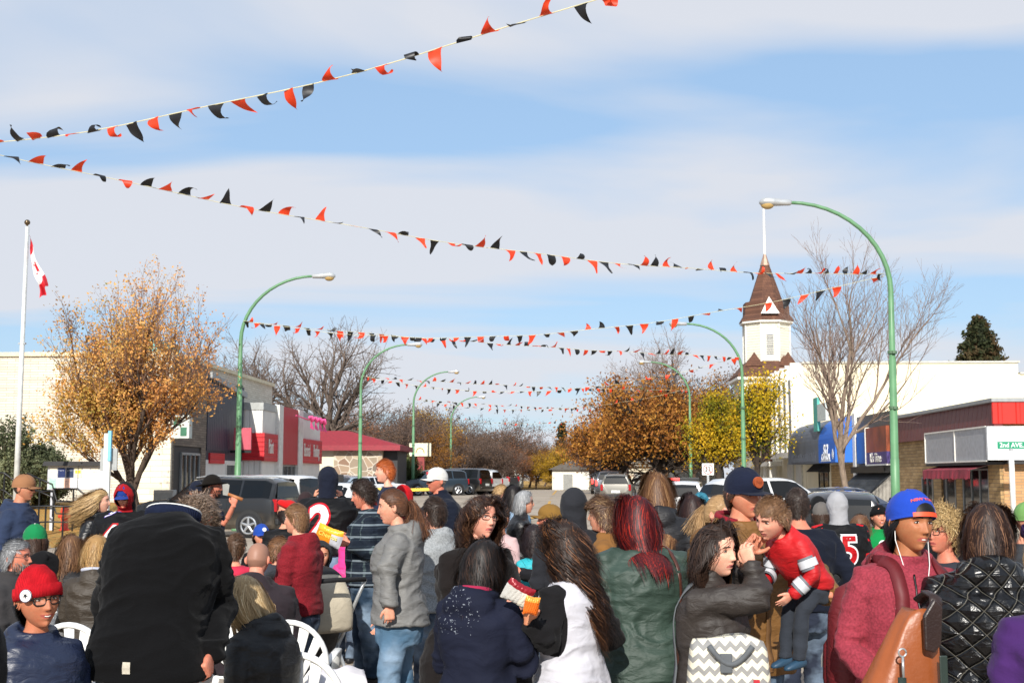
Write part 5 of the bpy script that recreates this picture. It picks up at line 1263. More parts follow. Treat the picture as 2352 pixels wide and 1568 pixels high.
bunting(att(8, 6.02), (7.8, 7, 7.75), 1.2, 'nearest bunting line sweeping up out of the top of the photo', 1.2, step=.29, fs=.68, cv=.5)
bunting(att(8, 6.85), att(0, 6.72), .72, 'bunting line from left edge down to the tallest right lamp', 1.9, fs=.85, step=.34)
bunting(att(0, 6.66), att(4, 7.0), 1.0, 'sagging bunting between tallest right lamp and navy shop lamp', .6, step=.44)
bunting(att(4, 6.95), att(1, 7.0), .15, 'nearly straight bunting ending at the lamp before the spire', 1.0)
bunting(att(1, 7.0), att(5, 6.95), 1.15, 'sagging bunting from the spire hall lamp to the second left lamp', .3, step=.5)
bunting(att(5, 6.9), att(2, 7.1), .15, 'bunting from second left lamp into the orange tree', 1.2, step=.5)
bunting(att(2, 7.2), att(6, 7.1), 1.0, 'sagging bunting beyond the second left lamp', .8, step=.55)
bunting(att(6, 7.1), att(3, 7.1), .2, 'distant bunting ending in the trees on the right', .8, step=.6)
bunting(att(3, 7.1), att(7, 7.1), .8, 'farthest bunting line low over the road', .8, step=.6)

# ------------------------------------------------------------ flagpole, signs, board, railings
fp = P(37, 1130, 36); b = empty('flagpole', (fp.x, 36, GZ(fp.x, 36)), label='tall white flagpole with a gold ball at left', cat='flagpole')
zt = P(72, 520, 36).z
m = MB(); m.tube([(0, 0, 0), (0, 0, 5.6), (0, 0, 5.61), (0, 0, zt)], [.085, .07, .06, .045], 12); m.build('pole', [plain('white_pole', '#c9ccc9', .35)], b, smooth=True)
m = MB(); m.add(*ellips((0, 0, zt+.12), (.085,)*3, 14, 10)); m.tube([(0, 0, zt), (0, 0, zt+.08)], .03, 8); m.build('ball', [plain('bronze_ball', '#6a5a44', .25, metal=.7)], b, smooth=True)
m = MB(); m.box(-.1, .1, -.05, .05, 5.62, 5.66); m.tube([(.06, 0, 1), (.07, 0, zt)], .006, 4); m.build('halyard', [M_steel], b)
fl = empty('national_flag', (fp.x+.06, 36, zt), label='red and white maple leaf flag hanging limp from the flagpole', cat='flag')
# cloth hanging from the hoist, folded; grid u (fly) x v (hoist)
nu, nv = 30, 14; V = []; FM = []
for j in range(nv+1):
    for i in range(nu+1):
        u, v = i/nu, j/nv; ln = 1.62*u; 
        x = .02+.62*u**1.15+.05*math.sin(u*9+v*2)*u-.34*v*u**.6*(1-.3*u)+.10*v; z = -.25-.55*v*(1-u)-1.5*u-.45*v*u*.9+.03*math.sin(v*11+u*5); y = .09*math.sin(u*11+v*5)*u**.5+.10*math.sin(v*9-u*4)*(.3+.7*u)
        V.append((x, y, z))
F = [(j*(nu+1)+i, j*(nu+1)+i+1, (j+1)*(nu+1)+i+1, (j+1)*(nu+1)+i) for j in range(nv) for i in range(nu)]
lf = [(p[0]*.8, p[1]) for p in leafp]
def inpoly(x, y, P_):
    c = False; j = len(P_)-1
    for i in range(len(P_)):
        if (P_[i][1] > y) != (P_[j][1] > y) and x < (P_[j][0]-P_[i][0])*(y-P_[i][1])/(P_[j][1]-P_[i][1]+1e-9)+P_[i][0]: c = not c
        j = i
    return c
for j in range(nv):
    for i in range(nu):
        u, v = (i+.5)/nu, (j+.5)/nv; red = u < .25 or u > .75 or inpoly((u-.5)*5.0, (.5-v)*2.4, lf); FM.append(0 if red else 1)
obj('cloth', npmesh('cloth', V, F, [plain('flag_red', '#c41828', .7, var=.06, bump=0), plain('flag_white', '#e6e6e6', .7, var=.04, bump=0)], True, FM), fl)
sp_ = P(245, 1100, 34); b = empty('sign_post', (sp_.x, 34, 0), label='white post with light blue sign and grey panel by the tree', cat='sign')
m = MB(); m.box(-.09, .09, -.06, .06, 0, 2.95); m.build('post', [plain('white_post', '#d8d8d0', .6)], b, bevel=.01)
m = MB(); m.box(.03, .11, -.08, .02, 2.2, 3.02); m.build('blue_board', [plain('sky_blue', '#7cc4e0', .5)], b)
m = MB(); m.box(-.22, .24, .07, .13, 1.95, 2.55); m.build('grey_panel', [M_grey], b)
nb = P(175, 1100, 39); b = empty('notice_board', (nb.x, 39, .3), label='roofed notice board full of papers behind the railings', cat='notice board')
def R39(px, py): q = P(px, py, 39); return (q.x-nb.x, q.z-.3)
x0, z1 = R39(112, 1068); x1, z0 = R39(250, 1124)
m = MB(); m.box(x0, x1, -.06, .1, z0, z1); m.box(x0+.1, x0+.2, -.02, .06, -.6, z0); m.box(x1-.2, x1-.1, -.02, .06, -.6, z0); m.build('case', [plain('board_frame', '#b9bcc2', .5)], b)
m = MB(); m.prism([(-.25, z1-.02), (.25, z1-.02), (.25, z1+.06), (-.15, z1+.12)], 'x', x0-.1, x1+.1); m.build('roof', [M_dgrey], b)
m = MB(); m.box((x0+x1)/2-.01, (x0+x1)/2+.01, -.10, -.06, z0+.05, z1-.04); m.build('mullion', [M_grey], b)
cols = ['#e8e2d0', '#23315e', '#2c3a58', '#efe9c0', '#ece8e2', '#f0e8d8', '#efeadf', '#a8dcc0', '#ecebe4', '#eac0ac', '#eceaf0', '#e8ecec', '#f0e6e0', '#eef0e6', '#efe4dc']
for i, cc in enumerate(cols):
    row, c_ = (0, i) if i < 7 else (1, i-7); nn = 7 if row == 0 else 8; w_ = (x1-x0-.1)/nn; xa = x0+.05+w_*c_; zz = z1-.06 if row == 0 else (z0+z1)/2-.01
    m = MB(); m.box(xa+.015, xa+w_-.015, -.068, -.062, zz-.32, zz-.02)
    m.build('paper', [plain('paper%d' % (i % 8), cc, .9, bump=0)], b)
    m = MB()
    for q_ in range(3 if i not in (1, 2, 3) else 1):
        hz = .05*q_; m.box(xa+.04, xa+w_-.05, -.072, -.069, zz-.10-hz-(.09 if i == 3 else .008), zz-.10-hz)
    m.build('print', [plain('print%d' % (i % 3), ['#6a7280', '#d8dce4', '#e8d83c'][0 if i > 3 or i == 0 else (2 if i == 3 else 1)], .9, bump=0)], b)
# black railings of the ramp
M_rail = M_black
def railing(label, pts, posts, zb, Yd, low=.5):
    q = [P(x, y, Yd) for x, y in pts]; o = q[0]; z_g = zb
    b = empty('railing', (o.x, Yd, z_g), label=label, cat='railing', group='black steel railings of the ramp')
    loc = Vector((o.x, Yd, z_g)); m = MB(); m.tube([p-loc for p in q], .028, 8); m.build('top_rail', [M_rail], b, smooth=True)
    m = MB(); m.tube([p-loc-Vector((0, 0, low)) for p in q], .022, 8); m.build('lower_rail', [M_rail], b, smooth=True)
    for px in posts:
        xx = P(px, 1100, Yd).x; zs = np.interp(xx, [p.x for p in q], [p.z for p in q]); m = MB(); m.tube([(xx-loc.x, .0, -.3), (xx-loc.x, 0, zs-loc.z)], .026, 8); m.build('post', [M_rail], b)
railing('upper sloping black railing left of the notice board', [(-20, 1085), (10, 1086), (65, 1128), (126, 1128)], (10, 66, 124), .9, 37)
railing('black railing sloping down behind tan cap man', [(62, 1087), (120, 1112), (130, 1150), (175, 1152)], (92, 126, 172), .7, 35.5, .35)
railing('black railing curving down beside the notice board', [(124, 1122), (178, 1122), (200, 1140), (222, 1165)], (126, 170), .5, 36.5)
railing('lowest black railing with square posts on the lawn', [(-25, 1168), (110, 1162), (215, 1163)], (4, 108, 148, 196), .15, 34, .42)
fh = P(150, 1160, 39); b = empty('fire_hydrant', (fh.x, 39, GZ(fh.x, 39)), label='red and orange fire hydrant behind the black railings', cat='hydrant')
m = MB(); m.lathe([(.16, 0), (.16, .05), (.11, .08), (.11, .55), (.14, .58), (.14, .62), (.1, .72), (.03, .78)], 16); m.tube([(-.2, 0, .45), (.2, 0, .45)], .05, 10); m.build('barrel', [plain('hydrant_red', '#d8402c', .5)], b, smooth=True)
m = MB(); m.tube([(0, -.1, .4), (0, -.2, .4)], .06, 10); m.build('nozzle', [plain('hydrant_cap', '#e8603a', .5)], b)
# street name sign
sx_ = P(2325, 1100, 41); b = empty('street_name_sign', (sx_.x, 41, 0), label='green 2nd AVE. E. street name sign on white post', cat='sign')
z_ = P(2325, 1022, 41).z
m = MB(); m.tube([(0, 0, 0), (0, 0, z_-.18)], .085, 12); m.build('post', [plain('white_sign_post', '#d9d9d4', .5)], b, smooth=True)
m = MB(); m.tube([(0, 0, z_-.42), (0, 0, z_-.1)], .06, 10); m.build('bracket', [M_steel], b)
m = MB(); m.box(-.42, .62, -.012, .012, z_-.115, z_+.115); bl_ = m.build('blade', [plain('sign_green2', '#128a64', .45, var=.05)], b)
o = sign_text('2nd AVE. E.', .20, plain('sign_white', '#f2f4f2', .5), bl_, (.12, -.016, z_), FACE_CAM, ext=.001, offset=.003)
def nouturn(px, py, Y, sz, label):
    q = P(px, py, Y); b = empty('road_sign', (q.x, Y, GZ(q.x, Y)), label=label, cat='road sign', group='no U-turn signs'); z0 = q.z-GZ(q.x, Y); s = sz
    m = MB(); m.box(-.04, .04, .01, .06, 0, z0+s); m.build('post', [M_steel], b)
    m = MB(); m.box(-s, s, -.01, .01, z0-s, z0+s); m.build('plate', [plain('plate_white', '#e8e8e4', .4)], b)
    m = MB(); pts = [(math.cos(a)*s*.8, -.014, z0+math.sin(a)*s*.8) for a in np.linspace(0, 2*math.pi, 25)]; m.tube(pts, s*.06, 5); m.tube([(-s*.56, -.014, z0+s*.56), (s*.56, -.014, z0-s*.56)], s*.05, 5); m.build('ring', [plain('sign_red', '#c0302c', .5)], b)
    m = MB(); pts = [(s*.3, -.013, z0-s*.5), (s*.3, -.013, z0+s*.15)]+[(s*.3*math.cos(a), -.013, z0+s*.15+s*.3*math.sin(a)) for a in np.linspace(.2, 2.9, 8)]+[(-s*.3, -.013, z0-s*.25)]; m.tube(pts, s*.07, 5); m.add([(-s*.5, -.014, z0-s*.2), (-s*.1, -.014, z0-s*.2), (-s*.3, -.014, z0-s*.55)], [(0, 1, 2)]); m.build('arrow', [M_black], b)
nouturn(1626, 1077, 46, .21, 'white no U-turn sign above the long white hatchback')
nouturn(1434, 1083, 92, .33, 'small distant no U-turn sign by the orange tree trunk')
tp = [P(x, y, 60) for x, y in ((838, 1126), (940, 1128), (1005, 1126))]
m = MB(); 
for a, c_ in zip(tp[:-1], tp[1:]): m.add([a, c_, c_+Vector((0, 0, .14)), a+Vector((0, 0, .14))], [(0, 1, 2, 3)])
m.build('barrier_tape', [plain('yellow_tape', '#e0c040', .5)], label='yellow barrier tape stretched before the dark parked SUVs', cat='tape')
bx_ = P(378, 1170, 44); b = empty('utility_box', (bx_.x, 44, GZ(bx_.x, 44)), label='grey utility cabinet at the foot of the brick pier', cat='cabinet')
m = MB(); m.box(-.35, .35, -.2, .2, 0, .95); m.build('case', [M_grey], b, bevel=.02); m = MB(); m.box(-.3, .3, -.21, -.2, .1, .85); m.build('door', [plain('cabinet_door', '#8c9294', .5)], b)
# ------------------------------------------------------------ trees
def bark(c, name='bark'):
    t = NT(name); w_ = t.noise(6, 5, t.scaled(3, 3, .6)); t.base(t.ramp(w_, [(.3, mul(lin(c), .6)), (.7, mul(lin(c), 1.15))])); t.set(Roughness=.95); t.bump(w_, .8, .04); return t.m
def grow(seed, H, spread, trunk_h, r0, lv=5, nb=(3, 4, 4, 4, 3), ang=(35, 38, 40, 42, 45), up=.25, wob=.12, ratio=(.62, .6, .58, .55, .5), lead=.9, lr=None):
    """returns arrays of segments (p0,p1,r0,r1,level) and twig end points"""
    rd = random.Random(seed); S = []; T = []
    def br(p, d, L, r, l):
        n = 5 if l < 2 else 4 if l < 4 else 3; q = Vector(p); dd = d.copy(); re = r*(.55 if l else .8)
        kids = []
        for i in range(n):
            dd = (dd+Vector((rd.gauss(0, wob), rd.gauss(0, wob), rd.gauss(0, wob)+up*.22))).normalized(); q2 = q+dd*L/n
            ra = r+(re-r)*i/n; rb = r+(re-r)*(i+1)/n; S.append((q[:], q2[:], ra, rb, l)); kids.append((q2.copy(), dd.copy(), rb)); q = q2
        T.append((q[:], l, dd[:]))
        if l >= lv: return
        k = nb[l]; az = rd.uniform(0, 6.28)
        for j in range(k):
            t = (j+1)/k if l else .45+.55*(j+1)/k; idx = min(n-1, max(0, int(t*n-.5)+(-1 if rd.random() < .3 and l else 0))); pt, dv, rb = kids[idx]
            az += 2.4+rd.uniform(-.4, .4); a = R(ang[l]*rd.uniform(.7, 1.25)); x = dv.orthogonal().normalized(); y = dv.cross(x)
            nd = (dv*math.cos(a)+(x*math.cos(az)+y*math.sin(az))*math.sin(a)); nd.x *= spread; nd.y *= spread; nd.z += up; nd.normalize()
            br(pt, nd, L*ratio[l]*rd.uniform(.8, 1.2)*(lr if l == 0 and lr else 1), rb*rd.uniform(.6, .8), l+1)
        if rd.random() < lead: br(q, dd, L*ratio[l]*(lr if l == 0 and lr else 1), re*.85, l+1)
    br(Vector((0, 0, -.1)), Vector((rd.uniform(-.05, .05), 0, 1)).normalized(), trunk_h, r0, 0)
    P0 = np.array([s[0] for s in S]); P1 = np.array([s[1] for s in S]); a = np.array([s[2] for s in S]); b = np.array([s[3] for s in S]); l = np.array([s[4] for s in S])
    tz = max(P1[:, 2]); k = H/tz; P0 *= k; P1 *= k
    TT = np.array([t[0] for t in T])*k; TL = np.array([t[1] for t in T]); TD = np.array([t[2] for t in T])
    return P0, P1, a, b, l, TT, TL, TD
def leaves(name, pts, rs, size, n_per, spreadr, mat, seed, tones=None, flat=0):
    r = np.random.default_rng(seed); M = len(pts)*n_per; c = np.repeat(pts, n_per, 0)+r.normal(0, spreadr, (M, 3)); s = size*r.uniform(.6, 1.3, M)[:, None]
    u = r.normal(0, 1, (M, 3)); u /= np.linalg.norm(u, axis=1, keepdims=True); w_ = r.normal(0, 1, (M, 3)); v = np.cross(u, w_); v /= np.linalg.norm(v, axis=1, keepdims=True)
    V = np.stack([c-u*s, c+v*s*.55, c+u*s, c-v*s*.55], 1).reshape(-1, 3); me = npmesh(name, V, np.arange(M*4).reshape(-1, 4), [mat])
    base = vnoise(c*.9+seed)*.75+r.random(M)*.45-.1 if tones is None else tones(c, r); tone(me, np.clip(base, 0, 1)); return me
def make_tree(name, loc, g, barkc, label, cat='tree', group=None, leaf=None, tmin=.004, cut=2, twig='twigs', sc=1, rz=0, twigc=None):
    P0, P1, a, b, l, TT, TL, TD = g; root = empty(name, loc, rz, label, cat, group); m_ = bark(barkc)
    k = l <= cut; V, F = segs(P0[k], P1[k], np.maximum(a[k], tmin), np.maximum(b[k], tmin), 7); obj('trunk', npmesh('trunk', V, F, [m_], True), root)
    k = ~k
    if k.any():
        V, F = segs(P0[k], P1[k], np.maximum(a[k], tmin), np.maximum(b[k]*.8, tmin*.7), 3); obj(twig, npmesh(twig, V, F, [bark(twigc or barkc, 'twig_bark')], True), root)
    if leaf: obj('crown', leaf, root)
    return root
# autumn tree on the left lawn
g = grow(21, 8.8, 1.12, 1.6, .17, 5, (5, 5, 4, 4, 3), (40, 32, 30, 30, 34), .30, .09, (1.25, .62, .62, .58, .55), 1, None)
tx = P(318, 1130, 40); TT, TL = g[5], g[6]
pts = TT[(TL >= 3)]; rr_ = np.random.default_rng(4)
dens = np.clip(1.25-.95*(pts[:, 0]/2.5)*.6-(pts[:, 2]-4)/7.5, .22, 1); pts = pts[rr_.random(len(pts)) < dens]
low = g[1][(g[4] >= 4)]; low = low[(low[:, 2] < 4.6)]
if len(pts) > 9000: pts = pts[rr_.choice(len(pts), 9000, False)]
pts = np.concatenate([pts, low[rr_.choice(len(low), min(len(low), 3500), False)]])
lm = leaves('crown', pts, None, .046, 5, .11, leafmat('autumn_leaf', ['#928c40', '#ac9648', '#c89e56', '#dba65c', '#d89656', '#b8824e']), 5, tones=lambda c, r: .22+.075*(c[:, 0]+2.5)+.35*vnoise(c*1.1)+r.normal(0, .12, len(c)))
make_tree('autumn_tree', (tx.x, 40, GZ(tx.x, 40)), g, '#4e4036', 'tree with sparse orange brown leaves on the left lawn', leaf=lm, cut=2, tmin=.0045, twigc='#8a6a58')
#print('autumn segs', len(g[0]), 'leafpts', len(pts))
# bare tree before the right-hand shops
g = grow(33, 11.1, .98, 3.0, .13, 5, (4, 4, 4, 4, 3), (38, 34, 34, 36, 40), .22, .10, (.95, .66, .60, .56, .5), 1)
tx = P(1938, 1130, 48); make_tree('bare_tree', (tx.x, 48, 0.1), g, '#8c7a6a', 'leafless grey tree before the shops, right of the spire', cut=2, tmin=.005, rz=2.6, twigc='#8a7468')
#print('bare', len(g[0]))
# big bare elms behind the store
for px, sd, Y, H, lab, rz in ((748, 45, 93, 13.6, 'large leafless elm rising behind the red and white store', .6), (610, 52, 92, 13.2, 'leafless elm just left of the larger one behind the store', 2.2)):
    g = grow(sd, H, 1.15, 4.5, .42, 5, (4, 4, 4, 4, 3), (34, 38, 40, 44, 50), .16, .13, (.95, .66, .62, .58, .5), 1); q = P(px, 1094, Y)
    make_tree('elm_tree', (q.x, Y, .3), g, '#54483f', lab, group='bare elms behind the left store', cut=2, tmin=.013, rz=rz, twigc='#75665c')
for px, sd, Y, H, lab in ((1560, 61, 118, 15.3, 'leafless tall tree above the orange tree crown'), (1440, 66, 128, 14.3, 'wispy leafless tree left of the orange crown')):
    g = grow(sd, H, 1.1, 4, .35, 5, (4, 4, 4, 4, 3), (36, 38, 40, 44, 48), .2, .12, (.9, .66, .62, .58, .5), 1); q = P(px, 1094, Y)
    make_tree('elm_tree', (q.x, Y, .4), g, '#7a6c64', lab, group='bare trees behind the right side crowns', cut=2, tmin=.014, twigc='#8e7f78')
# leafy trees on the right: crown from the twig ends of a dense branch system
def leafy(name, px, Y, H, seed, cols, label, size, nper, sprd, spread=1.15, trunk=2.2, r0=.3, tones=None, lo=None, keep=1.0, up=.12, r1=1.15):
    g = grow(seed, H, spread, trunk, r0, 4, (5, 5, 5, 4, 3), (50, 45, 42, 45, 45), up, .12, (r1, .66, .62, .6, .5), 1); q = P(px, 1094, Y)
    pts = g[5][g[6] >= 2]; r = np.random.default_rng(seed); pts = pts[pts[:, 2] > H*.30+r.random(len(pts))*H*.06]; pts = pts[r.random(len(pts)) < keep]
    lm = leaves('crown', pts, None, size, nper, sprd, leafmat('leaf_'+name, cols), seed, tones)
    return make_tree(name, (q.x, Y, GZ(q.x, Y)), g, '#3e342c', label, leaf=lm, cut=2, tmin=.012)
leafy('maple_tree', 1525, 84, 8.3, 71, ['#644022', '#885428', '#a46e32', '#bc863c', '#c89a48'], 'broad dense orange brown tree over the road', .11, 16, .42, 1.25, 1.9, .38, lambda c, r: .15+.42*vnoise(c*.8)+.5*vnoise(c*2.5)-.03*c[:, 2]+r.normal(0, .12, len(c)), up=.05)
leafy('maple_tree', 1425, 92, 8.0, 74, ['#644022', '#885428', '#a46e32', '#bc863c', '#c49440'], 'orange brown tree forming the left part of the crown over the road', .11, 14, .42, 1.2, 1.9, .3, lambda c, r: .15+.42*vnoise(c*.8)+.5*vnoise(c*2.5)-.03*c[:, 2]+r.normal(0, .12, len(c)), up=.05)
leafy('ash_tree', 1655, 74, 6.4, 81, ['#4e5a1e', '#76741e', '#a8901e', '#c8a424', '#d8ac2c'], 'bright yellow green tree beneath the spire, left of two', .085, 11, .26, .42, 2.2, .2, keep=.75, r1=.6)
leafy('ash_tree', 1742, 76, 7.6, 85, ['#4a5c20', '#6c741e', '#b0981e', '#d4b028', '#dcb42e'], 'bright yellow tree beneath the spire, right of two', .085, 11, .26, .48, 2.6, .2, keep=.7, r1=.55)
# far wood at the end of the street: individual trees
protoT = []
for i, (sd, cols, dens) in enumerate(((91, ['#54443a', '#6e5a4c', '#8a6a50'], 2), (92, ['#4c3c34', '#6a564a', '#7c6454'], 2), (93, ['#6a4a30', '#94662e', '#b07e34'], 6), (94, ['#8a6e20', '#b8922a', '#c89c34'], 8), (95, ['#5c4638', '#8c5c40', '#a8704c'], 3))):
    g = grow(sd, 10, 1.2, 2.2, .22, 5, (5, 4, 4, 3, 3), (42, 42, 42, 44, 46), .12, .13, (1.05, .68, .62, .58, .5), 1)
    pts = g[5][g[6] >= 3]; lm = leaves('crown', pts, None, .10, dens, .3, leafmat('far_leaf%d' % i, cols), sd)
    protoT.append((g, lm, ['#5a4c44', '#4e423a', '#4e3e30', '#544630', '#5a4a40'][i]))
kinds = ['greyish brown leafless tree in the far wood', 'dark brown bare tree in the far wood', 'orange leaved tree in the far wood', 'yellow leaved tree in the far wood', 'rusty thinly leaved tree in the far wood']
far = [(1035, 138, 9.5, 4), (1000, 150, 8.8, 4), (1080, 132, 10.5, 0), (1130, 128, 11, 0), (1115, 150, 12, 1), (1175, 140, 8.4, 0), (1215, 134, 8.3, 1), (1250, 150, 9, 0), (1290, 142, 8, 1), (1330, 136, 6.5, 2), (1345, 150, 10, 1), (1380, 140, 8.2, 0), (1300, 160, 8.8, 0), (1230, 128, 4.6, 2), (1275, 126, 4.4, 3), (1315, 128, 4.0, 4), (1000, 112, 5.6, 2), (1150, 156, 11, 4), (1055, 160, 11.5, 1), (1400, 130, 7, 0),
       (905, 128, 12, 0), (940, 134, 12.4, 4), (865, 122, 11.0, 0), (820, 112, 8.5, 4), (978, 128, 11.8, 3), (840, 128, 12, 0), (795, 118, 9.5, 1), (780, 104, 7.5, 0), (925, 118, 7.5, 1), (885, 112, 7.2, 0), (700, 130, 11, 1), (960, 140, 10, 1), (1700, 120, 9, 0), (1620, 126, 12, 0), (1660, 118, 11, 1), (1590, 110, 9, 2), (1370, 112, 8.2, 4), (1195, 124, 5, 4), (1100, 122, 6, 0), (1020, 124, 6, 2), (1060, 120, 5.6, 0), (1160, 121, 5.2, 1)]
made = {}
HX = [(700, 905), (780, 950), (830, 935), (860, 925), (905, 938), (940, 922), (985, 928), (1010, 985), (1050, 962), (1090, 948), (1130, 955), (1170, 982), (1210, 1002), (1250, 1012), (1290, 1016), (1330, 1008), (1365, 960), (1400, 900), (1600, 840), (1700, 850)]
for i, (px, Y, H, kd) in enumerate(far):
    if H > 7: H = 1.3+(1094-np.interp(px, [h_[0] for h_ in HX], [h_[1] for h_ in HX]))*Y/2900*(1+.06*math.sin(i*2.3))
    q = P(px, 1094, Y); loc = (q.x, Y, .4)
    if kd not in made:
        g, lm, bc = protoT[kd]; o = make_tree('far_tree', loc, g, bc, kinds[kd], leaf=lm, cut=2, tmin=.02, twigc='#6e5e56'); made[kd] = o
    else: o = copy_tree(made[kd])
    o.location = loc; o.scale = (H/10,)*3; o.rotation_euler = (0, 0, i*1.7); o['label'] = kinds[kd]; o['group'] = 'trees of the far wood, '+kinds[kd].split(' tree')[0]; o['category'] = 'tree'
# evergreens
def spruce(px, Y, H, W, seed, label, cols, name='spruce_tree'):
    r = np.random.default_rng(seed); q = P(px, 1094, Y); root = empty(name, (q.x, Y, .2), 0, label, 'tree')
    V, F = tube([(0, 0, 0), (0, 0, H*.98)], [.2, .02], 8); obj('trunk', npmesh('trunk', [tuple(v) for v in V], F, [bark('#4a3a30')], True), root)
    n = int(H*26*max(1, W/2.5)); z = r.random(n)**.8*H*.92+H*.05; az = r.uniform(0, 6.28, n); L = W*(1-z/H)*r.uniform(.65, 1.15, n)+.15; C_ = []
    for zz, a, l in zip(z, az, L):
        m = int(6+l*14); t = r.random(m)**.7; C_.append(np.stack([np.cos(a)*t*l+r.normal(0, .1, m), np.sin(a)*t*l+r.normal(0, .1, m), zz-t*l*.28+t**3*l*.2+r.normal(0, .07, m)], 1))
    c = np.concatenate(C_); lm = leaves('crown', c, None, .15, 2, .06, leafmat('needle'+str(seed), cols), seed); obj('crown', lm, root); return root
spruce(2262, 92, 13.4, 6.5, 5, 'dark spruce rising over the cream hall roof', ['#2c3222', '#3c4228', '#5a4630', '#4a4a2e'])
spruce(1292, 140, 7.6, 1.6, 6, 'dark pointed spruce in the far wood, left of two', ['#1c261c', '#2a3624', '#34402a'])
spruce(1326, 146, 7.4, 1.1, 8, 'dark pointed spruce in the far wood, right of two', ['#1c261c', '#2a3624', '#34402a'])
g = protoT[4][0]; q = P(2340, 1094, 100); o = copy_tree(made[4]); o.location = (q.x, 100, 0); o.scale = (1.05,)*3; tag(o, 'rusty thinly leaved tree behind the chimney at right edge', 'tree'); del o['group']
def shrub(px, Y, W, H, label, cols, seed, name='juniper_bush', up=1.0, zb=None):
    r = np.random.default_rng(seed); q = P(px, 1094, Y); root = empty(name, (q.x, Y, GZ(q.x, Y) if zb is None else zb), 0, label, 'bush'); n = 260; C_ = []; P0 = []; P1 = []
    for _ in range(n):
        a = r.uniform(0, 6.28); rad = W*.5*r.random()**.5; b0 = np.array([math.cos(a)*rad*.35, math.sin(a)*rad*.35, r.uniform(0, .5)]); tip = np.array([math.cos(a)*rad*1.15, math.sin(a)*rad*.9, H*(1-.5*(rad/(W*.5))**2)*r.uniform(.55, 1.05)])
        m = 60; t = r.random(m)**.6; c = b0+(tip-b0)*t[:, None]; c += r.normal(0, .10, (m, 3))*(1.15-t[:, None]*.8); C_.append(c); P0.append(b0); P1.append(b0+(tip-b0)*.9)
    V, F = segs(P0, P1, np.full(n, .02), np.full(n, .006), 4); obj('stem', npmesh('stem', V, F, [bark('#4a3c30')], True), root)
    lm = leaves('foliage', np.concatenate(C_), None, .05, 2, .04, leafmat('juniper'+str(seed), cols), seed); obj('foliage', lm, root)
shrub(25, 43.5, 2.9, 3.3, 'tall grey green juniper left of the flagpole', ['#3c4430', '#5a6248', '#767c5c', '#8a8e6c'], 12)
shrub(105, 44.5, 2.2, 2.3, 'spreading grey green juniper behind the notice board', ['#3c4430', '#5a6248', '#767c5c', '#8a8e6c'], 14)
shrub(930, 88, 2.6, 3.0, 'round green shrub beside the stone building', ['#3a4628', '#5a6640', '#6e7648'], 15, 'shrub')
# ------------------------------------------------------------ vehicles
def carpaint(c, dirty=.15):
    key = ('car', c)
    if key in MATS: return MATS[key]
    t = NT('car_paint'); s = t.n('ShaderNodeSeparateXYZ'); t.l(t.coord(), s.inputs[0])
    dust = t.math('MULTIPLY', t.ramp(s.outputs['Z'], [(.3, (1, 1, 1)), (.75, (0, 0, 0))]), t.ramp(t.noise(3, 5), [(.35, (0, 0, 0)), (.7, (.5, .5, .5))]))
    t.base(t.mix(dust, lin(c), lin('#8a7c68'))); t.set(Roughness=.32, Metallic=.25); t.b.inputs['Coat Weight'].default_value = .8; t.b.inputs['Coat Roughness'].default_value = .06
    MATS[key] = t.m; return t.m
M_rub = plain('rubber', '#17171a', .85); M_rim = plain('alloy_rim', '#b4b6b8', .3, metal=.7); M_tail = plain('tail_lamp', '#a01018', .2); M_head = plain('head_lamp', '#d8dce0', .12); M_cglass = plain('car_glass', '#07090a', .12, bump=0, spec=.45); M_plas = plain('black_plastic_trim', '#1c1d1f', .6); M_plate = plain('number_plate', '#d4d8d4', .5)
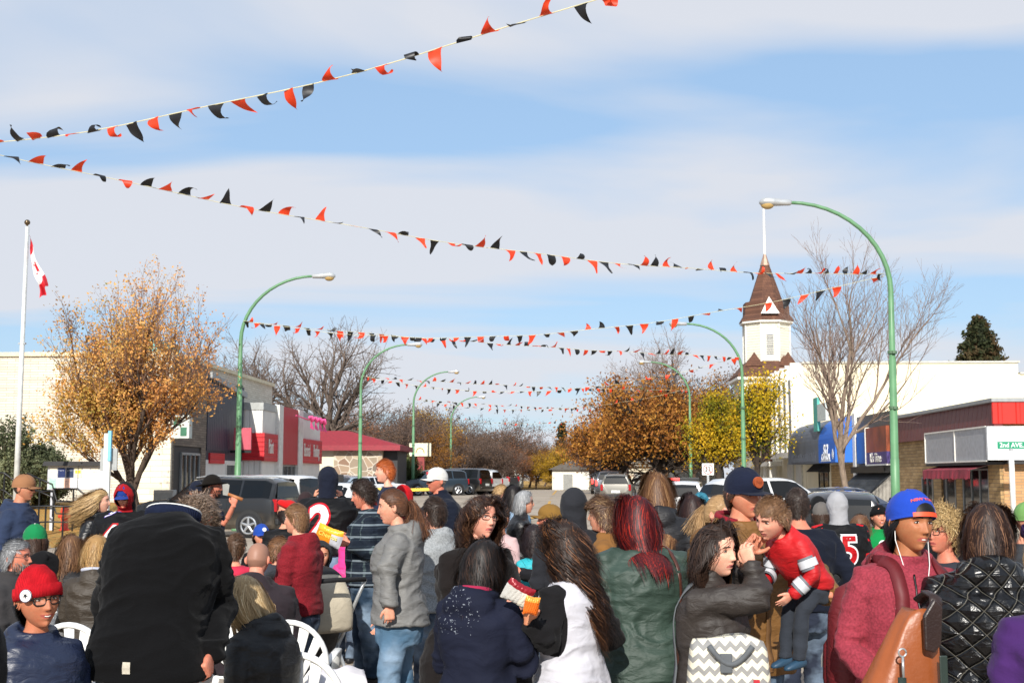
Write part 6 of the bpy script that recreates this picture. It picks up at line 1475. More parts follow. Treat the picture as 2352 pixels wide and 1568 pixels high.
def car(px, Y, head, kind, c, label, rear_at=None, rack=False, brake=False, extra=None, scale=1, loc=None, side=True):
    """stations: (y from rear 0..1, half width low, belt z, roof z, roof half width) ; head = degrees clockwise from +Y"""
    K = {'suv': (4.8, .97, 1.76, [(0, .55, .62, .62, .5), (.012, .90, .98, 1.02, .80), (.03, .95, 1.10, 1.60, .70), (.09, .96, 1.12, 1.72, .66), (.5, .97, 1.10, 1.76, .68), (.60, .97, 1.10, 1.70, .66), (.74, .96, 1.08, 1.12, .80), (.88, .95, 1.02, 1.05, .76), (.97, .90, .90, .92, .70), (1, .80, .60, .62, .6)]),
         'sedan': (4.6, .90, 1.45, [(0, .70, .60, .62, .6), (.015, .86, .94, .98, .74), (.12, .89, .96, 1.02, .74), (.17, .89, .96, 1.04, .70), (.30, .90, .95, 1.42, .58), (.52, .90, .94, 1.45, .58), (.60, .90, .94, 1.40, .58), (.76, .89, .92, .97, .74), (.95, .85, .78, .80, .68), (1, .72, .55, .57, .6)]),
         'hatch': (4.2, .88, 1.55, [(0, .70, .60, .62, .6), (.015, .84, .95, 1.0, .72), (.05, .87, 1.0, 1.36, .60), (.12, .88, 1.0, 1.52, .58), (.5, .88, .97, 1.55, .60), (.58, .88, .97, 1.50, .58), (.76, .87, .94, .99, .74), (.95, .84, .80, .83, .68), (1, .72, .55, .57, .6)]),
         'van': (4.9, .98, 1.82, [(0, .80, .62, .64, .6), (.01, .94, .98, 1.05, .80), (.04, .96, 1.08, 1.70, .74), (.08, .97, 1.10, 1.80, .74), (.55, .98, 1.08, 1.82, .74), (.66, .98, 1.06, 1.74, .70), (.84, .95, 1.02, 1.08, .80), (.97, .88, .85, .88, .70), (1, .78, .6, .62, .6)]),
         'pickup': (5.6, 1.0, 1.9, [(0, .85, .70, .72, .7), (.01, .97, 1.15, 1.18, .92), (.38, .99, 1.16, 1.19, .92), (.39, .99, 1.16, 1.55, .78), (.41, .99, 1.16, 1.86, .72), (.6, .99, 1.15, 1.9, .72), (.63, .99, 1.15, 1.82, .70), (.73, .98, 1.14, 1.20, .84), (.96, .95, 1.08, 1.12, .80), (1, .86, .7, .72, .7)])}[kind]
    L, Wd, Hh, st = K; st = [(s_[0]*L, *s_[1:]) for s_ in st]
    if loc is None:
        q = P(px, 1094, Y); loc = (q.x, Y, GZ(q.x, Y))
    root = empty('parked_car' if kind != 'pickup' else 'pickup_truck', loc, R(-head), label, 'pickup truck' if kind == 'pickup' else 'car', 'vehicles parked along the street'); root.scale = (scale,)*3
    y0 = -L/2
    def ring(s_):
        y, w, b, rf, rw = s_; y += y0; zb = .26 if 0 < s_[0] < L else .4
        half = [(0, zb), (w*.92, zb), (w, zb+.12), (w, b*.72), (w*.985, b), (w*.95, b+.03), ((w*.95+rw*2.2)/3.2, b+.03+(rf-b-.03)*.62), (rw, rf-.05), (rw-.12, rf-.005), (0, rf+.02)]
        return [(x, y, z) for x, z in half]+[(-x, y, z) for x, z in half[-2:0:-1]]
    rings = [ring(s_) for s_ in st]; n = len(rings[0]); m = MB(); V = sum(rings, [])
    F = [(j*n+i, (j+1)*n+i, (j+1)*n+(i+1) % n, j*n+(i+1) % n) for j in range(len(rings)-1) for i in range(n)]; F += [tuple(range(n)), tuple(reversed(range((len(rings)-1)*n, len(rings)*n)))]
    m.add(V, F); body = m.build('body', [carpaint(c)], root, bevel=.02, smooth=True)
    def at(y, k, sx):   # point on ring at y, ring param k (float)
        yy = [s_[0] for s_ in st]; j = max(0, min(len(st)-2, next((i for i in range(len(st)-1) if yy[i+1] >= y), len(st)-2))); t = (y-yy[j])/(yy[j+1]-yy[j]+1e-9)
        def pt(r_, kk):
            i = int(kk); f = kk-i; a = Vector(r_[i]); b_ = Vector(r_[(i+1) % n]); return a.lerp(b_, f)
        p = pt(rings[j], k).lerp(pt(rings[j+1], k), t); return Vector((p.x*sx, p.y, p.z))
    # cabin extents
    cab = [s_ for s_ in st if s_[3] > s_[2]+.25]; ya, yb = cab[0][0], cab[-1][0]; yw = st[st.index(cab[-1])+1][0]; yr = st[st.index(cab[0])-1][0]
    if side:
        for sx in (-1, 1):
            ed = np.linspace(ya+.05, yb+(yw-yb)*.45, 4 if kind in ('suv', 'van') else 3)
            if kind == 'pickup': ed = np.linspace(ya+.1, yb+(yw-yb)*.4, 3)
            for a, b_ in zip(ed[:-1], ed[1:]):
                w_ = MB(); nn = 4; V = []
                for i in range(nn+1):
                    y = a+.05+(b_-a-.08)*i/nn
                    top = 6.9 if y <= yb else 6.9-1.6*(y-yb)/(yw-yb)*1.0
                    for k in (5.05, 5.6, 6.1, top): p = at(y, min(k, top), sx); V.append(p+Vector((sx*.008, 0, .002)))
                w_.add(V, [(4*i+j, 4*i+4+j, 4*i+5+j, 4*i+1+j) for i in range(nn) for j in range(3)]); w_.build('side_window', [M_cglass], root)
    w_ = MB(); V = []
    def strip(ya_, yb_, name):
        w_ = MB(); V = []; nn = 4
        for i in range(nn+1):
            y = ya_+(yb_-ya_)*i/nn
            for u in np.linspace(-1, 1, 7): p = at(y, 8-.0 if abs(u) > .85 else 9-abs(u)*.9, 1 if u > 0 else -1); V.append(Vector((p.x, p.y, p.z+.012))+Vector((0, .008 if name == 'windscreen' else -.012, 0)))
        w_.add(V, [(7*i+j, 7*i+7+j, 7*i+8+j, 7*i+1+j) for i in range(nn) for j in range(6)]); w_.build(name, [M_cglass], root)
    strip(yb+(yw-yb)*.08, yb+(yw-yb)*.92, 'windscreen'); strip(yr+(ya-yr)*.12 if ya-yr > .3 else yr+(ya-yr)*.25, ya-(ya-yr)*.06 if ya-yr > .3 else ya+.0, 'rear_window')
    if kind in ('suv', 'van', 'hatch', 'pickup'):
        w_ = MB(); rw, b_, rf = cab[0][4], cab[0][2], cab[0][3]; yy = y0+yr-.012+(.0 if kind != 'pickup' else .05); w_.add([(-rw-.05, yy, b_+.06), (rw+.05, yy, b_+.06), (rw-.08, yy+(ya-yr)*1.0-.02, rf-.10), (-rw+.08, yy+(ya-yr)*1.0-.02, rf-.10)], [(0, 1, 2, 3)]); w_.build('back_glass', [M_cglass], root)
    for sx in (-1, 1):
        for yw_ in (.175*L, .80*L):
            r_ = .36 if kind in ('suv', 'pickup', 'van') else .32; wx = Wd-.10
            a_ = MB(); a_.tube([(sx*(Wd-.25), y0+yw_, r_+.02), (sx*(Wd+.004), y0+yw_, r_+.02)], r_+.075, 24); a_.build('wheel_arch', [M_plas], root)
            t_ = MB(); t_.tube([(sx*(wx-.12), y0+yw_, r_), (sx*(wx-.1), y0+yw_, r_), (sx*(wx+.1), y0+yw_, r_), (sx*(wx+.125), y0+yw_, r_)], [r_*.9, r_, r_, r_*.9], 24); wh = t_.build('wheel', [M_rub], root, smooth=True)
            q_ = MB(); q_.tube([(sx*(wx+.10), y0+yw_, r_), (sx*(wx+.13), y0+yw_, r_)], r_*.2, 12)
            for a in range(5):
                an = 2*math.pi*a/5+.3; q_.tube([(sx*(wx+.128), y0+yw_, r_), (sx*(wx+.128), y0+yw_+math.cos(an)*r_*.62, r_+math.sin(an)*r_*.62)], [(.05), (.035)], 6)
            q_.tube([(sx*(wx+.126), y0+yw_+math.cos(a)*r_*.66, r_+math.sin(a)*r_*.66) for a in np.linspace(0, 2*math.pi, 20)], .03, 5); q_.build('rim', [M_rim], wh)
        h_ = MB(); h_.box(sx*(Wd-.36)-.14, sx*(Wd-.36)+.14, y0+L-.13, y0+L-.03, .62, .78); h_.build('headlight', [M_head], root, bevel=.02)
        zt = st[1][2]; h_ = MB()
        if kind in ('suv', 'van', 'pickup'): h_.box(sx*(Wd-.14)-.07, sx*(Wd-.14)+.07, y0-.01, y0+.14, zt-.22, zt+.14)
        else: h_.box(sx*(Wd-.24)-.15, sx*(Wd-.24)+.15, y0-.01, y0+.10, zt-.24, zt-.06)
        h_.build('tail_light', [M_tail if not brake else lit_red()], root, bevel=.015)
        h_ = MB(); v, f = ellips((sx*(Wd+.10), y0+yw-.12, 1.08), (.10, .05, .07), 12, 8); h_.add(v, f); h_.box(min(sx*(Wd-.05), sx*(Wd+.05)), max(sx*(Wd-.05), sx*(Wd+.05)), y0+yw-.14, y0+yw-.10, 1.02, 1.05); h_.build('mirror', [M_plas], root, smooth=True)
        for yy in ((.40, .60) if kind != 'pickup' else (.48,)):
            p = at(yy*L, 3.6, sx); h_ = MB(); h_.tube([p+Vector((sx*.03, -.1, 0)), p+Vector((sx*.03, .1, 0))], .014, 6); h_.build('door_handle', [M_steel], root)
        for yy in ((.33, .50, .68) if kind != 'pickup' else (.44, .62)):
            h_ = MB(); ps = [at(yy*L, k, sx)+Vector((sx*.002, 0, 0)) for k in (2.1, 3, 4, 4.9)]; h_.tube(ps, .006, 4); h_.build('door_seam', [M_plas], root)
    h_ = MB(); h_.box(-Wd*.88, Wd*.88, y0-.05, y0+.1, .38, .56); h_.build('rear_bumper', [M_plas if kind == 'suv' else carpaint(c)], root, bevel=.03)
    h_ = MB(); h_.box(-Wd*.86, Wd*.86, y0+L-.1, y0+L+.05, .34, .52); h_.build('front_bumper', [carpaint(c)], root, bevel=.03)
    h_ = MB(); h_.box(-.26, .26, y0-.065, y0-.05, .62, .78) if kind != 'pickup' else h_.box(-.2, .2, y0-.065, y0-.05, .42, .54); h_.build('number_plate', [M_plate], root)
    if rack:
        for sx in (-1, 1):
            h_ = MB(); ps = [at(y, 8.1, sx)+Vector((0, 0, .05)) for y in np.linspace(ya+.15, yb, 7)]; h_.tube(ps, .02, 6); h_.build('roof_rail', [M_steel], root)
    if kind == 'pickup':
        h_ = MB(); h_.box(-.82, .82, y0+.12, y0+.37*L, .9, 1.20); h_.build('box_bed', [M_plas], root)
    if extra: extra(root, y0, L, Wd, Hh)
    return root
def lit_red():
    if 'lr' in MATS: return MATS['lr']
    t = NT('lit_lamp'); t.base(lin('#c01818')); t.b.inputs['Emission Color'].default_value = (1, .05, .04, 1); t.b.inputs['Emission Strength'].default_value = 3; MATS['lr'] = t.m; return t.m
def at_tail(px, Y, head, L):
    """centre of a car whose tail stands at pixel px, depth Y"""
    q = P(px, 1094, Y); h = R(head); x, y = q.x+math.sin(h)*L/2, Y+math.cos(h)*L/2; return (x, y, GZ(x, y))
car(0, 0, -76, 'suv', '#17181a', 'dark grey SUV with silver roof rails parked at left', rack=True, loc=at_tail(668, 37.6, -76, 4.8))
car(0, 0, -70, 'van', '#e4e4e2', 'white van parked just beyond the dark grey SUV', loc=at_tail(722, 42.4, -70, 4.9))
car(0, 0, -62, 'hatch', '#e0e0de', 'white hatchback with red tail lamp parked beyond the white van', loc=at_tail(838, 46.5, -62, 4.2))
car(0, 0, -58, 'sedan', '#dedfe0', 'white sedan behind the hooded jersey spectator', loc=at_tail(895, 54, -58, 4.6))
for i, (px, Y, kd, c, lab) in enumerate(((770, 76.5, 'hatch', '#d8dadc', 'white car in the lot before the stone building, leftmost'), (808, 76, 'sedan', '#8fa0ae', 'blue grey sedan in the lot before the stone building'), (845, 77, 'sedan', '#dfe2e4', 'white sedan in the lot before the stone building, rightmost'))):
    car(px, Y, -150+8*i, kd, c, lab)
car(0, 0, -118, 'suv', '#2c3a46', 'dark blue SUV side on behind the yellow barrier tape', loc=at_tail(1072, 88, -100, 4.8))
car(0, 0, -66, 'van', '#16181a', 'black SUV parked second in the far left row', loc=at_tail(1118, 90, -68, 4.9), scale=1.02)
car(0, 0, -66, 'suv', '#d8d8d6', 'white SUV with dark windows in the far left row', loc=at_tail(1142, 94, -64, 4.8), rack=True)
car(0, 0, -62, 'pickup', '#3a3e42', 'dark grey pickup at the end of the far left row', loc=at_tail(1180, 100, -62, 5.6))
car(0, 0, -66, 'pickup', '#e0e0de', 'white pickup beside the dark pickup in the far row', loc=at_tail(1160, 97, -64, 5.6), scale=.97)
car(1420, 74, 6, 'suv', '#6a675f', 'grey beige wagon driving away behind the crowd', scale=.95, rack=True)
car(1404, 84, 6, 'suv', '#484c54', 'dark grey SUV in the middle of the departing queue', scale=.96, brake=True)
car(1392, 95, 6, 'suv', '#2a2426', 'dark red SUV farthest in the departing queue', brake=True, scale=1.0)
def lightbar(root, y0, L, Wd, Hh):
    m = MB(); m.box(-.6, .6, .0, .22, Hh+.02, Hh+.14); m.build('light_bar', [M_black], root, bevel=.02)
    m = MB(); m.box(-.58, -.2, -.012, .0, Hh+.04, Hh+.12); m.build('red_beacon', [lit_red()], root)
car(1572, 47.5, 8, 'suv', '#dcdcdc', 'white police SUV with red roof light bar beyond the crowd', extra=lightbar, scale=.92)
car(0, 0, 62, 'hatch', '#e2e2e0', 'long white hatchback behind the navy cap man', loc=at_tail(1618, 38, 62, 4.9), scale=1.12)
car(0, 0, 60, 'sedan', '#1e2a44', 'dark blue sedan half hidden behind the carried toddler', loc=at_tail(1800, 39, 60, 4.6), scale=1)
car(1930, 24, 12, 'suv', '#15161c', 'dark vehicle behind the grey hooded jersey wearer', scale=.86)
# ------------------------------------------------------------ the crowd
def armdist(cen, arm, nm):
    d = np.full(len(cen), 9.)
    S, E, W = [np.array(v) for v in arm[nm]]
    for a, b in ((S, E), (E, W)):
        ab = b-a; t = np.clip(((cen-a) @ ab)/(ab @ ab), 0, 1); d = np.minimum(d, np.linalg.norm(cen-a-t[:, None]*ab, axis=1))
    return d
def sleeves_zone(cen, q, arm, H):
    f = np.full(len(cen), -1.)
    for nm, sx in (('L', -1), ('R', 1)): f = np.maximum(f, np.minimum(.082-armdist(cen, arm, nm), cen[:, 0]*sx-.074*H-.03*np.clip(q['N'].z-.1-cen[:, 2], 0, .3)))
    return np.clip(f*12+.5, 0, 1)
def hem_zone(z0): return lambda cen, q, arm, H: np.clip((z0-cen[:, 2])*12+.5, 0, 1)
def shoulder_zone(cen, q, arm, H):
    mi = np.zeros(len(cen), int)
    for nm, sx in (('L', -1), ('R', 1)):
        E = np.array(arm[nm][1]); near = armdist(cen, arm, nm) < .08
        mi[near & (cen[:, 0]*sx > .10*H) & (cen[:, 2] < E[2]+.12)] = 1
        s_ = (cen[:, 2]*26+cen[:, 0]*sx*8) % 1; mi[near & (cen[:, 0]*sx > .075*H) & (cen[:, 2] > q['N'].z-.17) & (s_ < .45) & (mi == 0)] = 1
    return mi
T = lambda c, kind='cotton', collar='crew', **k: dict(c=c, kind=kind, collar=collar, **k)
Hr = lambda style, c, c2=None, L=.035, **k: dict(style=style, c=c, c2=c2, L=L, **k)
FAIR, TAN, BRN, PALE, RUD = '#cf967c', '#b57d60', '#96603f', '#dcaa92', '#c47e66'
cap = lambda c, **k: dict(kind='cap', c=c, **k)
n0 = dict(vox=.016, lo=True)
# left side
p_tan = person(56, 1089, 12, 90, 'man in tan cap and navy hoodie seen in profile by the flagpole', skin=TAN, hair=Hr('stubble', '#2c221c', vol=.002), hat=cap('#94694a', curve=.8), glasses=dict(dark=1, c='#101010'), top=T('#303c56', collar='hood'), arms=('relaxed', 'relaxed'), turn=(0, 4, 0))
person(38, 1231, 8.7, 88, 'grey haired bearded man with thin glasses sitting at left edge', sit=True, H=1.74, skin=RUD, hair=Hr('receding', '#77787a', '#c4c4c4', .045), glasses=dict(r=.0016, c='#3a3a40', lens=1), beard='#a09a94', top=T('#3d3b3c', 'wool', 'stand'), arms=('lap', 'lap'), w=1.1)
person(82, 1197, 9.9, -48, 'person in green mesh back trucker cap and black hooded coat', sit=True, H=1.76, skin=FAIR, hair=Hr('short', '#3a281e', None, .05), hat=cap('#e4e4e0', c2='#16804a', split=.055, bc='#16804a', curve=.7, tilt=2), top=T('#121214', 'cotton', 'bighood'), arms=('lap', 'lap'), turn=(0, 8, 0))
p_bean = person(92, 1290, 5.1, 140, 'smiling boy in red knit beanie with star patch and dark glasses', child=.7, sex='m', hs=.98, skin='#b07254', expr='smile', hair=Hr('short', '#120d0c', None, .03), hat=dict(kind='beanie', c='#b0141f', patch='#e8e6e0', pa=52, tall=.014, tilt=12), glasses=dict(r=.0032, w=.0235, h=.018, c='#16120f', lens=1), top=T('#1e2842', 'puffer', 'bighood', puff=1.12, fold=.016), arms=('down', 'down'), turn=(-6, 2, 4), hatpad=.03, vox=.009)
person(-135, 1118, 3.7, 40, 'person in black coat at bottom left corner, only a shoulder showing', w=1.2, top=T('#101012', 'wool', 'shirt'), arms=('pocket', 'pocket'), hair=Hr('short', '#2a1c16'), vox=.016)
p_blk = person(450, 1119, 5.9, 4, 'large man in black wool coat seen from behind, head bowed', w=.98, lean=9, bend=22, side=1, neck=(.10, .085), turn=(5, 58, 6), skin=RUD, H=1.95, hair=Hr('short', '#7a6656', '#b5a594', .04, vol=.014, n=2800, wave=.7), top=T('#08080a', 'wool', 'knit', hem=-.14, flare=1.12, fold=.012, w=1.06), legs='#3d5a6c', arms=(((.07, -.03, -.31)), ((.06, .02, -.60))) and (dict(e=(250, 1400, 5.85), w=(268, 1520, 5.7)), dict(e=(505, 1392, 5.7), w=(482, 1506, 5.45))), hands={'R': dict(curl=.75)}, vox=.010, zf=0)
person(230, 1122, 13, 82, 'woman with windblown blonde hair in black leather jacket, in profile', sex='f', skin=PALE, hair=Hr('long', '#a08258', '#e2ca98', .34, wind=(0, -.9, .25), wave=.3), top=T('#131315', 'leather', 'stand'), arms=('pocket', 'pocket'), **n0)
j49 = person(287, 1102, 12.4, 178, 'person in black 49 jersey with red hood over a blue cap', w=1.22, turn=(0, 20, 0), skin=FAIR, hood=dict(c='#a4161f', c2='#131315', split=.02), hair=Hr('short', '#2a1c16'), hat=cap('#23408f', curve=.8, big=.96, tilt=8), top=T('#121214', 'jersey', 'crew', w=1.1, arm=1.2), arms=('fold', 'low_hold'), glasses=dict(dark=1, c='#101010'), hatpad=.04, decals=[dict(txt='49', at=(.0, 1, .50), size=.34, outline='#c01824', bold=.012), dict(txt='9', at=dict(o=(.5, .3, 1.47), d=(-.86, -.45, -.12)), size=.13, outline='#6a50b8')])
person(166, 1226, 10, 12, 'girl with long light brown hair seated with her back turned', sex='f', sit=True, H=1.6, skin=FAIR, hair=Hr('long', '#644630', '#bd925f', .36, wave=.3), top=T('#1b191a', 'shell', 'stand'), arms=('lap', 'lap'))
person(224, 1230, 9.2, -12, 'child with tousled blond bob in dark brown coat, back turned', sex='m', sit=True, H=1.6, skin=FAIR, hair=Hr('long', '#957347', '#dcc08a', .15, wave=.28, vol=.02), top=T('#3b3228', 'shell', 'hood', lining='#b9bccb'), arms=('lap', 'lap'))
p_hat = person(489, 1090, 14, 84, 'bearded man in black bowler hat raising a wooden handled blade', skin=RUD, beard='#2c1e16', hair=Hr('short', '#2a1c16', None, .04), hat=dict(kind='bowler', c='#16120f'), top=T('#1d2740', 'cotton', 'crew'), sleeve=.1, arms=('relaxed', dict(e=(516, 1204, 13.8), w=(537, 1160, 13.7))), hands={'R': dict(curl=.95, n=(-1, 0, 0), dw=(.1, 0, 1))}, glasses=dict(r=.0018))
person(452, 1103, 15, 170, 'person in dark navy cap just behind the bowler hat man', hat=cap('#191f30', curve=.5), hair=Hr('short', '#1d1512'), top=T('#1c1f26'), **n0)
p_bald = person(594, 1236, 9, 4, 'man with shaved head in dark purple grey hoodie, seated, back turned', sit=True, H=1.78, w=1.25, skin='#c88c76', hair=Hr('stubble', '#98705e', vol=.0012), top=T('#30282d', 'cotton', 'bighood', w=1.08), arms=('lap', 'lap'), hatpad=.004, turn=(4, 10, 0))
person(566, 1310, 6.5, -66, 'blonde woman in black jacket leaning at bottom, hair over her face', sex='f', sit=True, H=1.62, lean=12, turn=(10, 22, -8), skin=FAIR, hair=Hr('long', '#a08660', '#f0dfb8', .30, wave=.2, wind=(.1, -.2, 0), n=2400), top=T('#131315', 'shell', 'hood', fold=.018), arms=('lap', 'lap'), w=1.1)
person(543, 1236, 11, 10, 'small brown haired child in raspberry pink top, back turned', child=.8, sit=True, H=1.25, hair=Hr('short', '#46301f', None, .05), top=T('#c22f4a'), arms=('lap', 'lap'), **n0)
person(601, 1202, 13, 150, 'child in bright blue cap with white badge beyond the bald man', child=.6, hat=cap('#2148a4', curve=.6, badge='#e4e8f0', btxt='c', bmark='#2148a4'), hair=Hr('short', '#3a281e'), top=T('#161618', 'jersey'), **n0)
person(640, 1245, 10.6, 82, 'little brown haired boy in profile right of the bald head', child=.9, H=1.14, sit=True, hair=Hr('short', '#6b4b33', '#8f6c4a', .04), top=T('#3a3c44', 'cotton', 'hood'), arms=('lap', 'lap'), **n0)
person(658, 1137, 12.6, -22, 'person in floppy red beret and black and red jersey', hat=dict(kind='beret', c='#d41a1c'), hair=Hr('short', '#241814'), top=T('#141416', 'jersey', 'crew', zones=([('#c41c22', 'jersey')], hem_zone(1.0))), hatpad=.05, w=1.05, **n0)
person(703, 1128, 14, 15, 'person in dark brown cap behind the red beret', hat=cap('#35282a', curve=.6), hair=Hr('short', '#241814'), top=T('#22242a'), **n0)
person(682, 1154, 9.4, -74, 'boy with short light brown hair in maroon hoodie, in profile', child=.55, skin='#d09a80', hair=Hr('short', '#72533a', '#a98a60', .032, n=2400), top=T('#711720', 'heather', 'hood', arm=1.05), arms=('low_hold', 'low_hold'), hs=.92)
p_two = person(755, 1069, 12.6, 2, 'tall person in navy hood and black number 2 jersey, filming', w=1.16, hood='#191e2e', top=T('#131315', 'jersey', 'crew', hem=.04, w=1.08), legs='#4d6885', legkind='denim', arms=(dict(e=(700, 1195, 12.7), w=(722, 1146, 12.9)), dict(e=(815, 1195, 12.7), w=(784, 1148, 12.9))), hands={'L': dict(curl=.6, dw=(.2, .1, 1)), 'R': dict(curl=.6, dw=(-.2, .1, 1))}, hatpad=.02, decals=[dict(txt='2', at=(-.02, -1, .58), size=.42, outline='#c01828', bold=.018, c='#ecebf2')])
person(737, 1232, 10.4, 160, 'small child in charcoal hood facing the camera below number 2', child=.9, H=1.2, hood='#2a2b2f', top=T('#242529'), **n0)
p_plaid = person(836, 1102, 11.1, -94, 'curly haired man in dark plaid shirt and loose jeans holding chips', w=1.12, skin=RUD, hair=Hr('curly', '#2a1e18', '#4a3628', .06, vol=.02, n=2600), top=T('#18202c', 'plaid', 'shirt', hem=-.14, c2='#6c767e', w=1.05), legs='#27394c', legw=1.22, arms=(dict(e=(846, 1270, 10.85), w=(802, 1248, 10.75)), dict(e=(842, 1262, 11.4), w=(806, 1240, 11.2))), hands={'L': dict(curl=.6, dw=(-1, 0, .2)), 'R': dict(curl=.5, dw=(-1, -.1, .1))}, turn=(0, 10, 0))
p_grey = person(904, 1118, 8.5, -93, 'woman with brown ponytail in long grey hooded coat and jeans', sex='f', w=1.05, skin=FAIR, hair=Hr('pony', '#4c3020', '#8c5a38', .15, back=.26, vol=.008), top=T('#777674', 'shell', 'bighood', hem=-.16, flare=1.06, waist=1.06, fold=.015), legs='#54748f', arms=(dict(e=(890, 1300, 8.25), w=(894, 1392, 8.2)), 'relaxed'), hands={'L': dict(curl=.4, dw=(.05, .02, -1))}, turn=(0, 6, 0), vox=.010)
person(886, 1069, 12, -98, 'red haired boy carried high behind the ponytail woman', child=.9, H=1.08, zf=.80, skin='#dba68e', hair=Hr('short', '#a04e22', '#d8834a', .035, n=1800), top=T('#1f2740'), arms=('hold', 'hold'), vox=.016)
person(926, 1113, 12.5, 10, 'adult in bright red hood and dark red jacket, back turned', hood='#c4121b', top=T('#7a1620', 'cotton'), arms=('hold', 'hold'), **n0)
person(1004, 1073, 12.8, -118, 'older man in white patterned ball cap and navy jacket', skin='#bc755e', w=1.15, hair=Hr('stubble', '#8a8078', vol=.002), hat=cap('#d9d7d2', cloth='flecked', curve=.9, badge='#c03a44', br=.014), top=T('#141a29', 'cotton', 'stand'), glasses=dict(dark=1, c='#202020'), arms=('relaxed', 'relaxed'))
person(999, 1138, 9.6, -42, 'dark haired boy in light grey hooded sweatshirt, back turned', child=.3, skin=FAIR, hair=Hr('short', '#2a1e18', '#4a3628', .035, n=2000), top=T('#85888a', 'heather', 'hood'), arms=('phone', 'phone'), hands={'L': dict(curl=.6)})
p_gl = person(1106, 1137, 7.2, 130, 'woman with curly brown hair and glasses in long black coat', sex='f', w=1.3, skin='#d0957f', expr='open', hair=Hr('long', '#2c1c16', '#9a6c4a', .43, wave=.95, vol=.016, n=3400, part=.01), glasses=dict(r=.0022, c='#4c2e1c', lens=1, h=.013), top=T('#1d1817', 'wool', 'cape', hem=-.95, flare=1.15), arms=('hold', 'hold'), turn=(10, -2, -5), vox=.010)
p_navy = person(1110, 1234, 6.0, 24, 'girl with straight black hair in navy hoodie with silver flecks', sex='f', child=.3, w=1.12, skin='#a5694a', hair=Hr('long', '#15100f', '#4e372b', .27, wave=.4, n=2600), top=T('#181c2e', 'flecked', 'bighood', lining='#a3284a', hem=-.2, fold=.016), legs='#1c2030', arms=(((.05, .06, -.24), (-.04, .24, -.13)), ((.05, .08, -.23), (-.03, .26, -.08))), hands={'R': dict(curl=.5)}, turn=(4, 14, 0), vox=.010)
p_wht = person(1296, 1192, 6.15, -48, 'girl with long wavy brown hair in white top with black sleeves', sex='f', child=.3, w=.98, skin='#b57a5a', hair=Hr('long', '#241711', '#a06a44', .54, wave=.7, n=3400, vol=.014, wind=(.15, -.12, 0)), top=T('#c9c8d0', 'cotton', 'crew', hem=-.42, flare=1.08, zones=([('#141315', 'cotton')], sleeves_zone), fold=.014), legs='#5c5c60', legkind='heather', arms=(dict(e=(1262, 1476, 5.95), w=(1212, 1428, 5.85)), dict(e=(1404, 1462, 6.35), w=(1350, 1440, 6.6))), hands={'L': dict(curl=.6, dw=(.1, 0, 1))}, turn=(-4, 4, 0), vox=.010)
person(1203, 1124, 13.2, 84, 'woman with grey bob and glasses in black quilted vest', sex='f', skin=FAIR, hair=Hr('long', '#858688', '#d2d2d4', .11, wave=.25), glasses=dict(r=.003), top=T('#19191c', 'puffer', 'stand'), arms=('fold', 'fold'), scarf=None, **n0)
person(1180, 1112, 14.2, 25, 'person with long black hair and denim jacket behind the grey bob', sex='f', hair=Hr('long', '#161112', '#3a2a26', .32, wave=.2), top=T('#6284a0', 'denim'), **n0)
person(1150, 1127, 14.6, 95, 'pale blond toddler held up beyond the curly haired woman', child=1, H=.95, zf=.66, hair=Hr('short', '#ac8c62', '#d8bd90', .03), top=T('#b08a90'), **n0)
person(1152, 1160, 12.6, 30, 'short dark haired child beneath the blond toddler', child=.7, hair=Hr('short', '#241814'), top=T('#c8a8a8'), **n0)
person(1262, 1157, 10.6, -105, 'boy in tan brown ball cap, face hidden by its bill', child=.4, skin=RUD, hat=cap('#86642f', curve=.9, tilt=12), hair=Hr('short', '#46301f'), top=T('#1c1c20'), arms=('hold', 'hold'))
person(1318, 1115, 9.1, -4, 'person in charcoal hood seen from behind above the white top girl', w=1.15, hood='#2a2b30', top=T('#26272c', 'cotton', w=1.06), arms=('relaxed', 'relaxed'), hatpad=.022)
person(1226, 1204, 11, -20, 'curly dark haired child in bright turquoise jacket', child=.7, sex='f', hair=Hr('long', '#20171a', '#4a342c', .19, wave=.9, vol=.02), top=T('#28b0be', 'shell'), **n0)
person(1384, 1140, 9, -74, 'woman with short highlighted hair and earring in camel jacket', sex='f', skin='#d49b80', hair=Hr('short', '#523a2b', '#c4a274', .065, vol=.02, n=2400, wave=.5), top=T('#8a6034', 'wool', 'shirt'))
p_red = person(1464, 1134, 6.9, -16, 'woman with long dark red hair in green jacket, back turned', sex='f', w=1.3, skin=PALE, hair=Hr('long', '#3a0c11', '#d0351a', .40, wave=.2, n=3200, bh=.075), top=T('#33463d', 'shell', 'crew', hem=-.75, waist=1.0, flare=1.06, fold=.019, arm=1.1), arms=('down', 'relaxed'), turn=(-6, 6, 0), vox=.010)
person(1509, 1081, 8.9, 2, 'tall woman with very long light brown hair and black hooded jacket', sex='f', w=1.05, hair=Hr('long', '#533620', '#b58c60', .54, wave=.14, n=2600), top=T('#161519', 'shell', 'hood'), arms=('relaxed', 'relaxed'))
person(1414, 1137, 11.2, 0, 'person in dark beanie between camel jacket and red hair', hat=dict(kind='beanie', c='#1a1b20'), top=T('#1b1c20'), hatpad=.03, **n0)
person(1590, 1132, 10.6, 12, 'woman with dark brown shoulder length hair behind, black top', sex='f', hair=Hr('long', '#271817', '#5a3c30', .28, wave=.2, n=1800), top=T('#28201f', 'cotton', 'hood', lining='#b5a284'), vox=.014)
person(1609, 1124, 13, 0, 'person in teal blue knitted hat, back turned', hat=dict(kind='beanie', c='#205a72', c2='#4a94aa'), top=T('#23252c'), hatpad=.03, **n0)
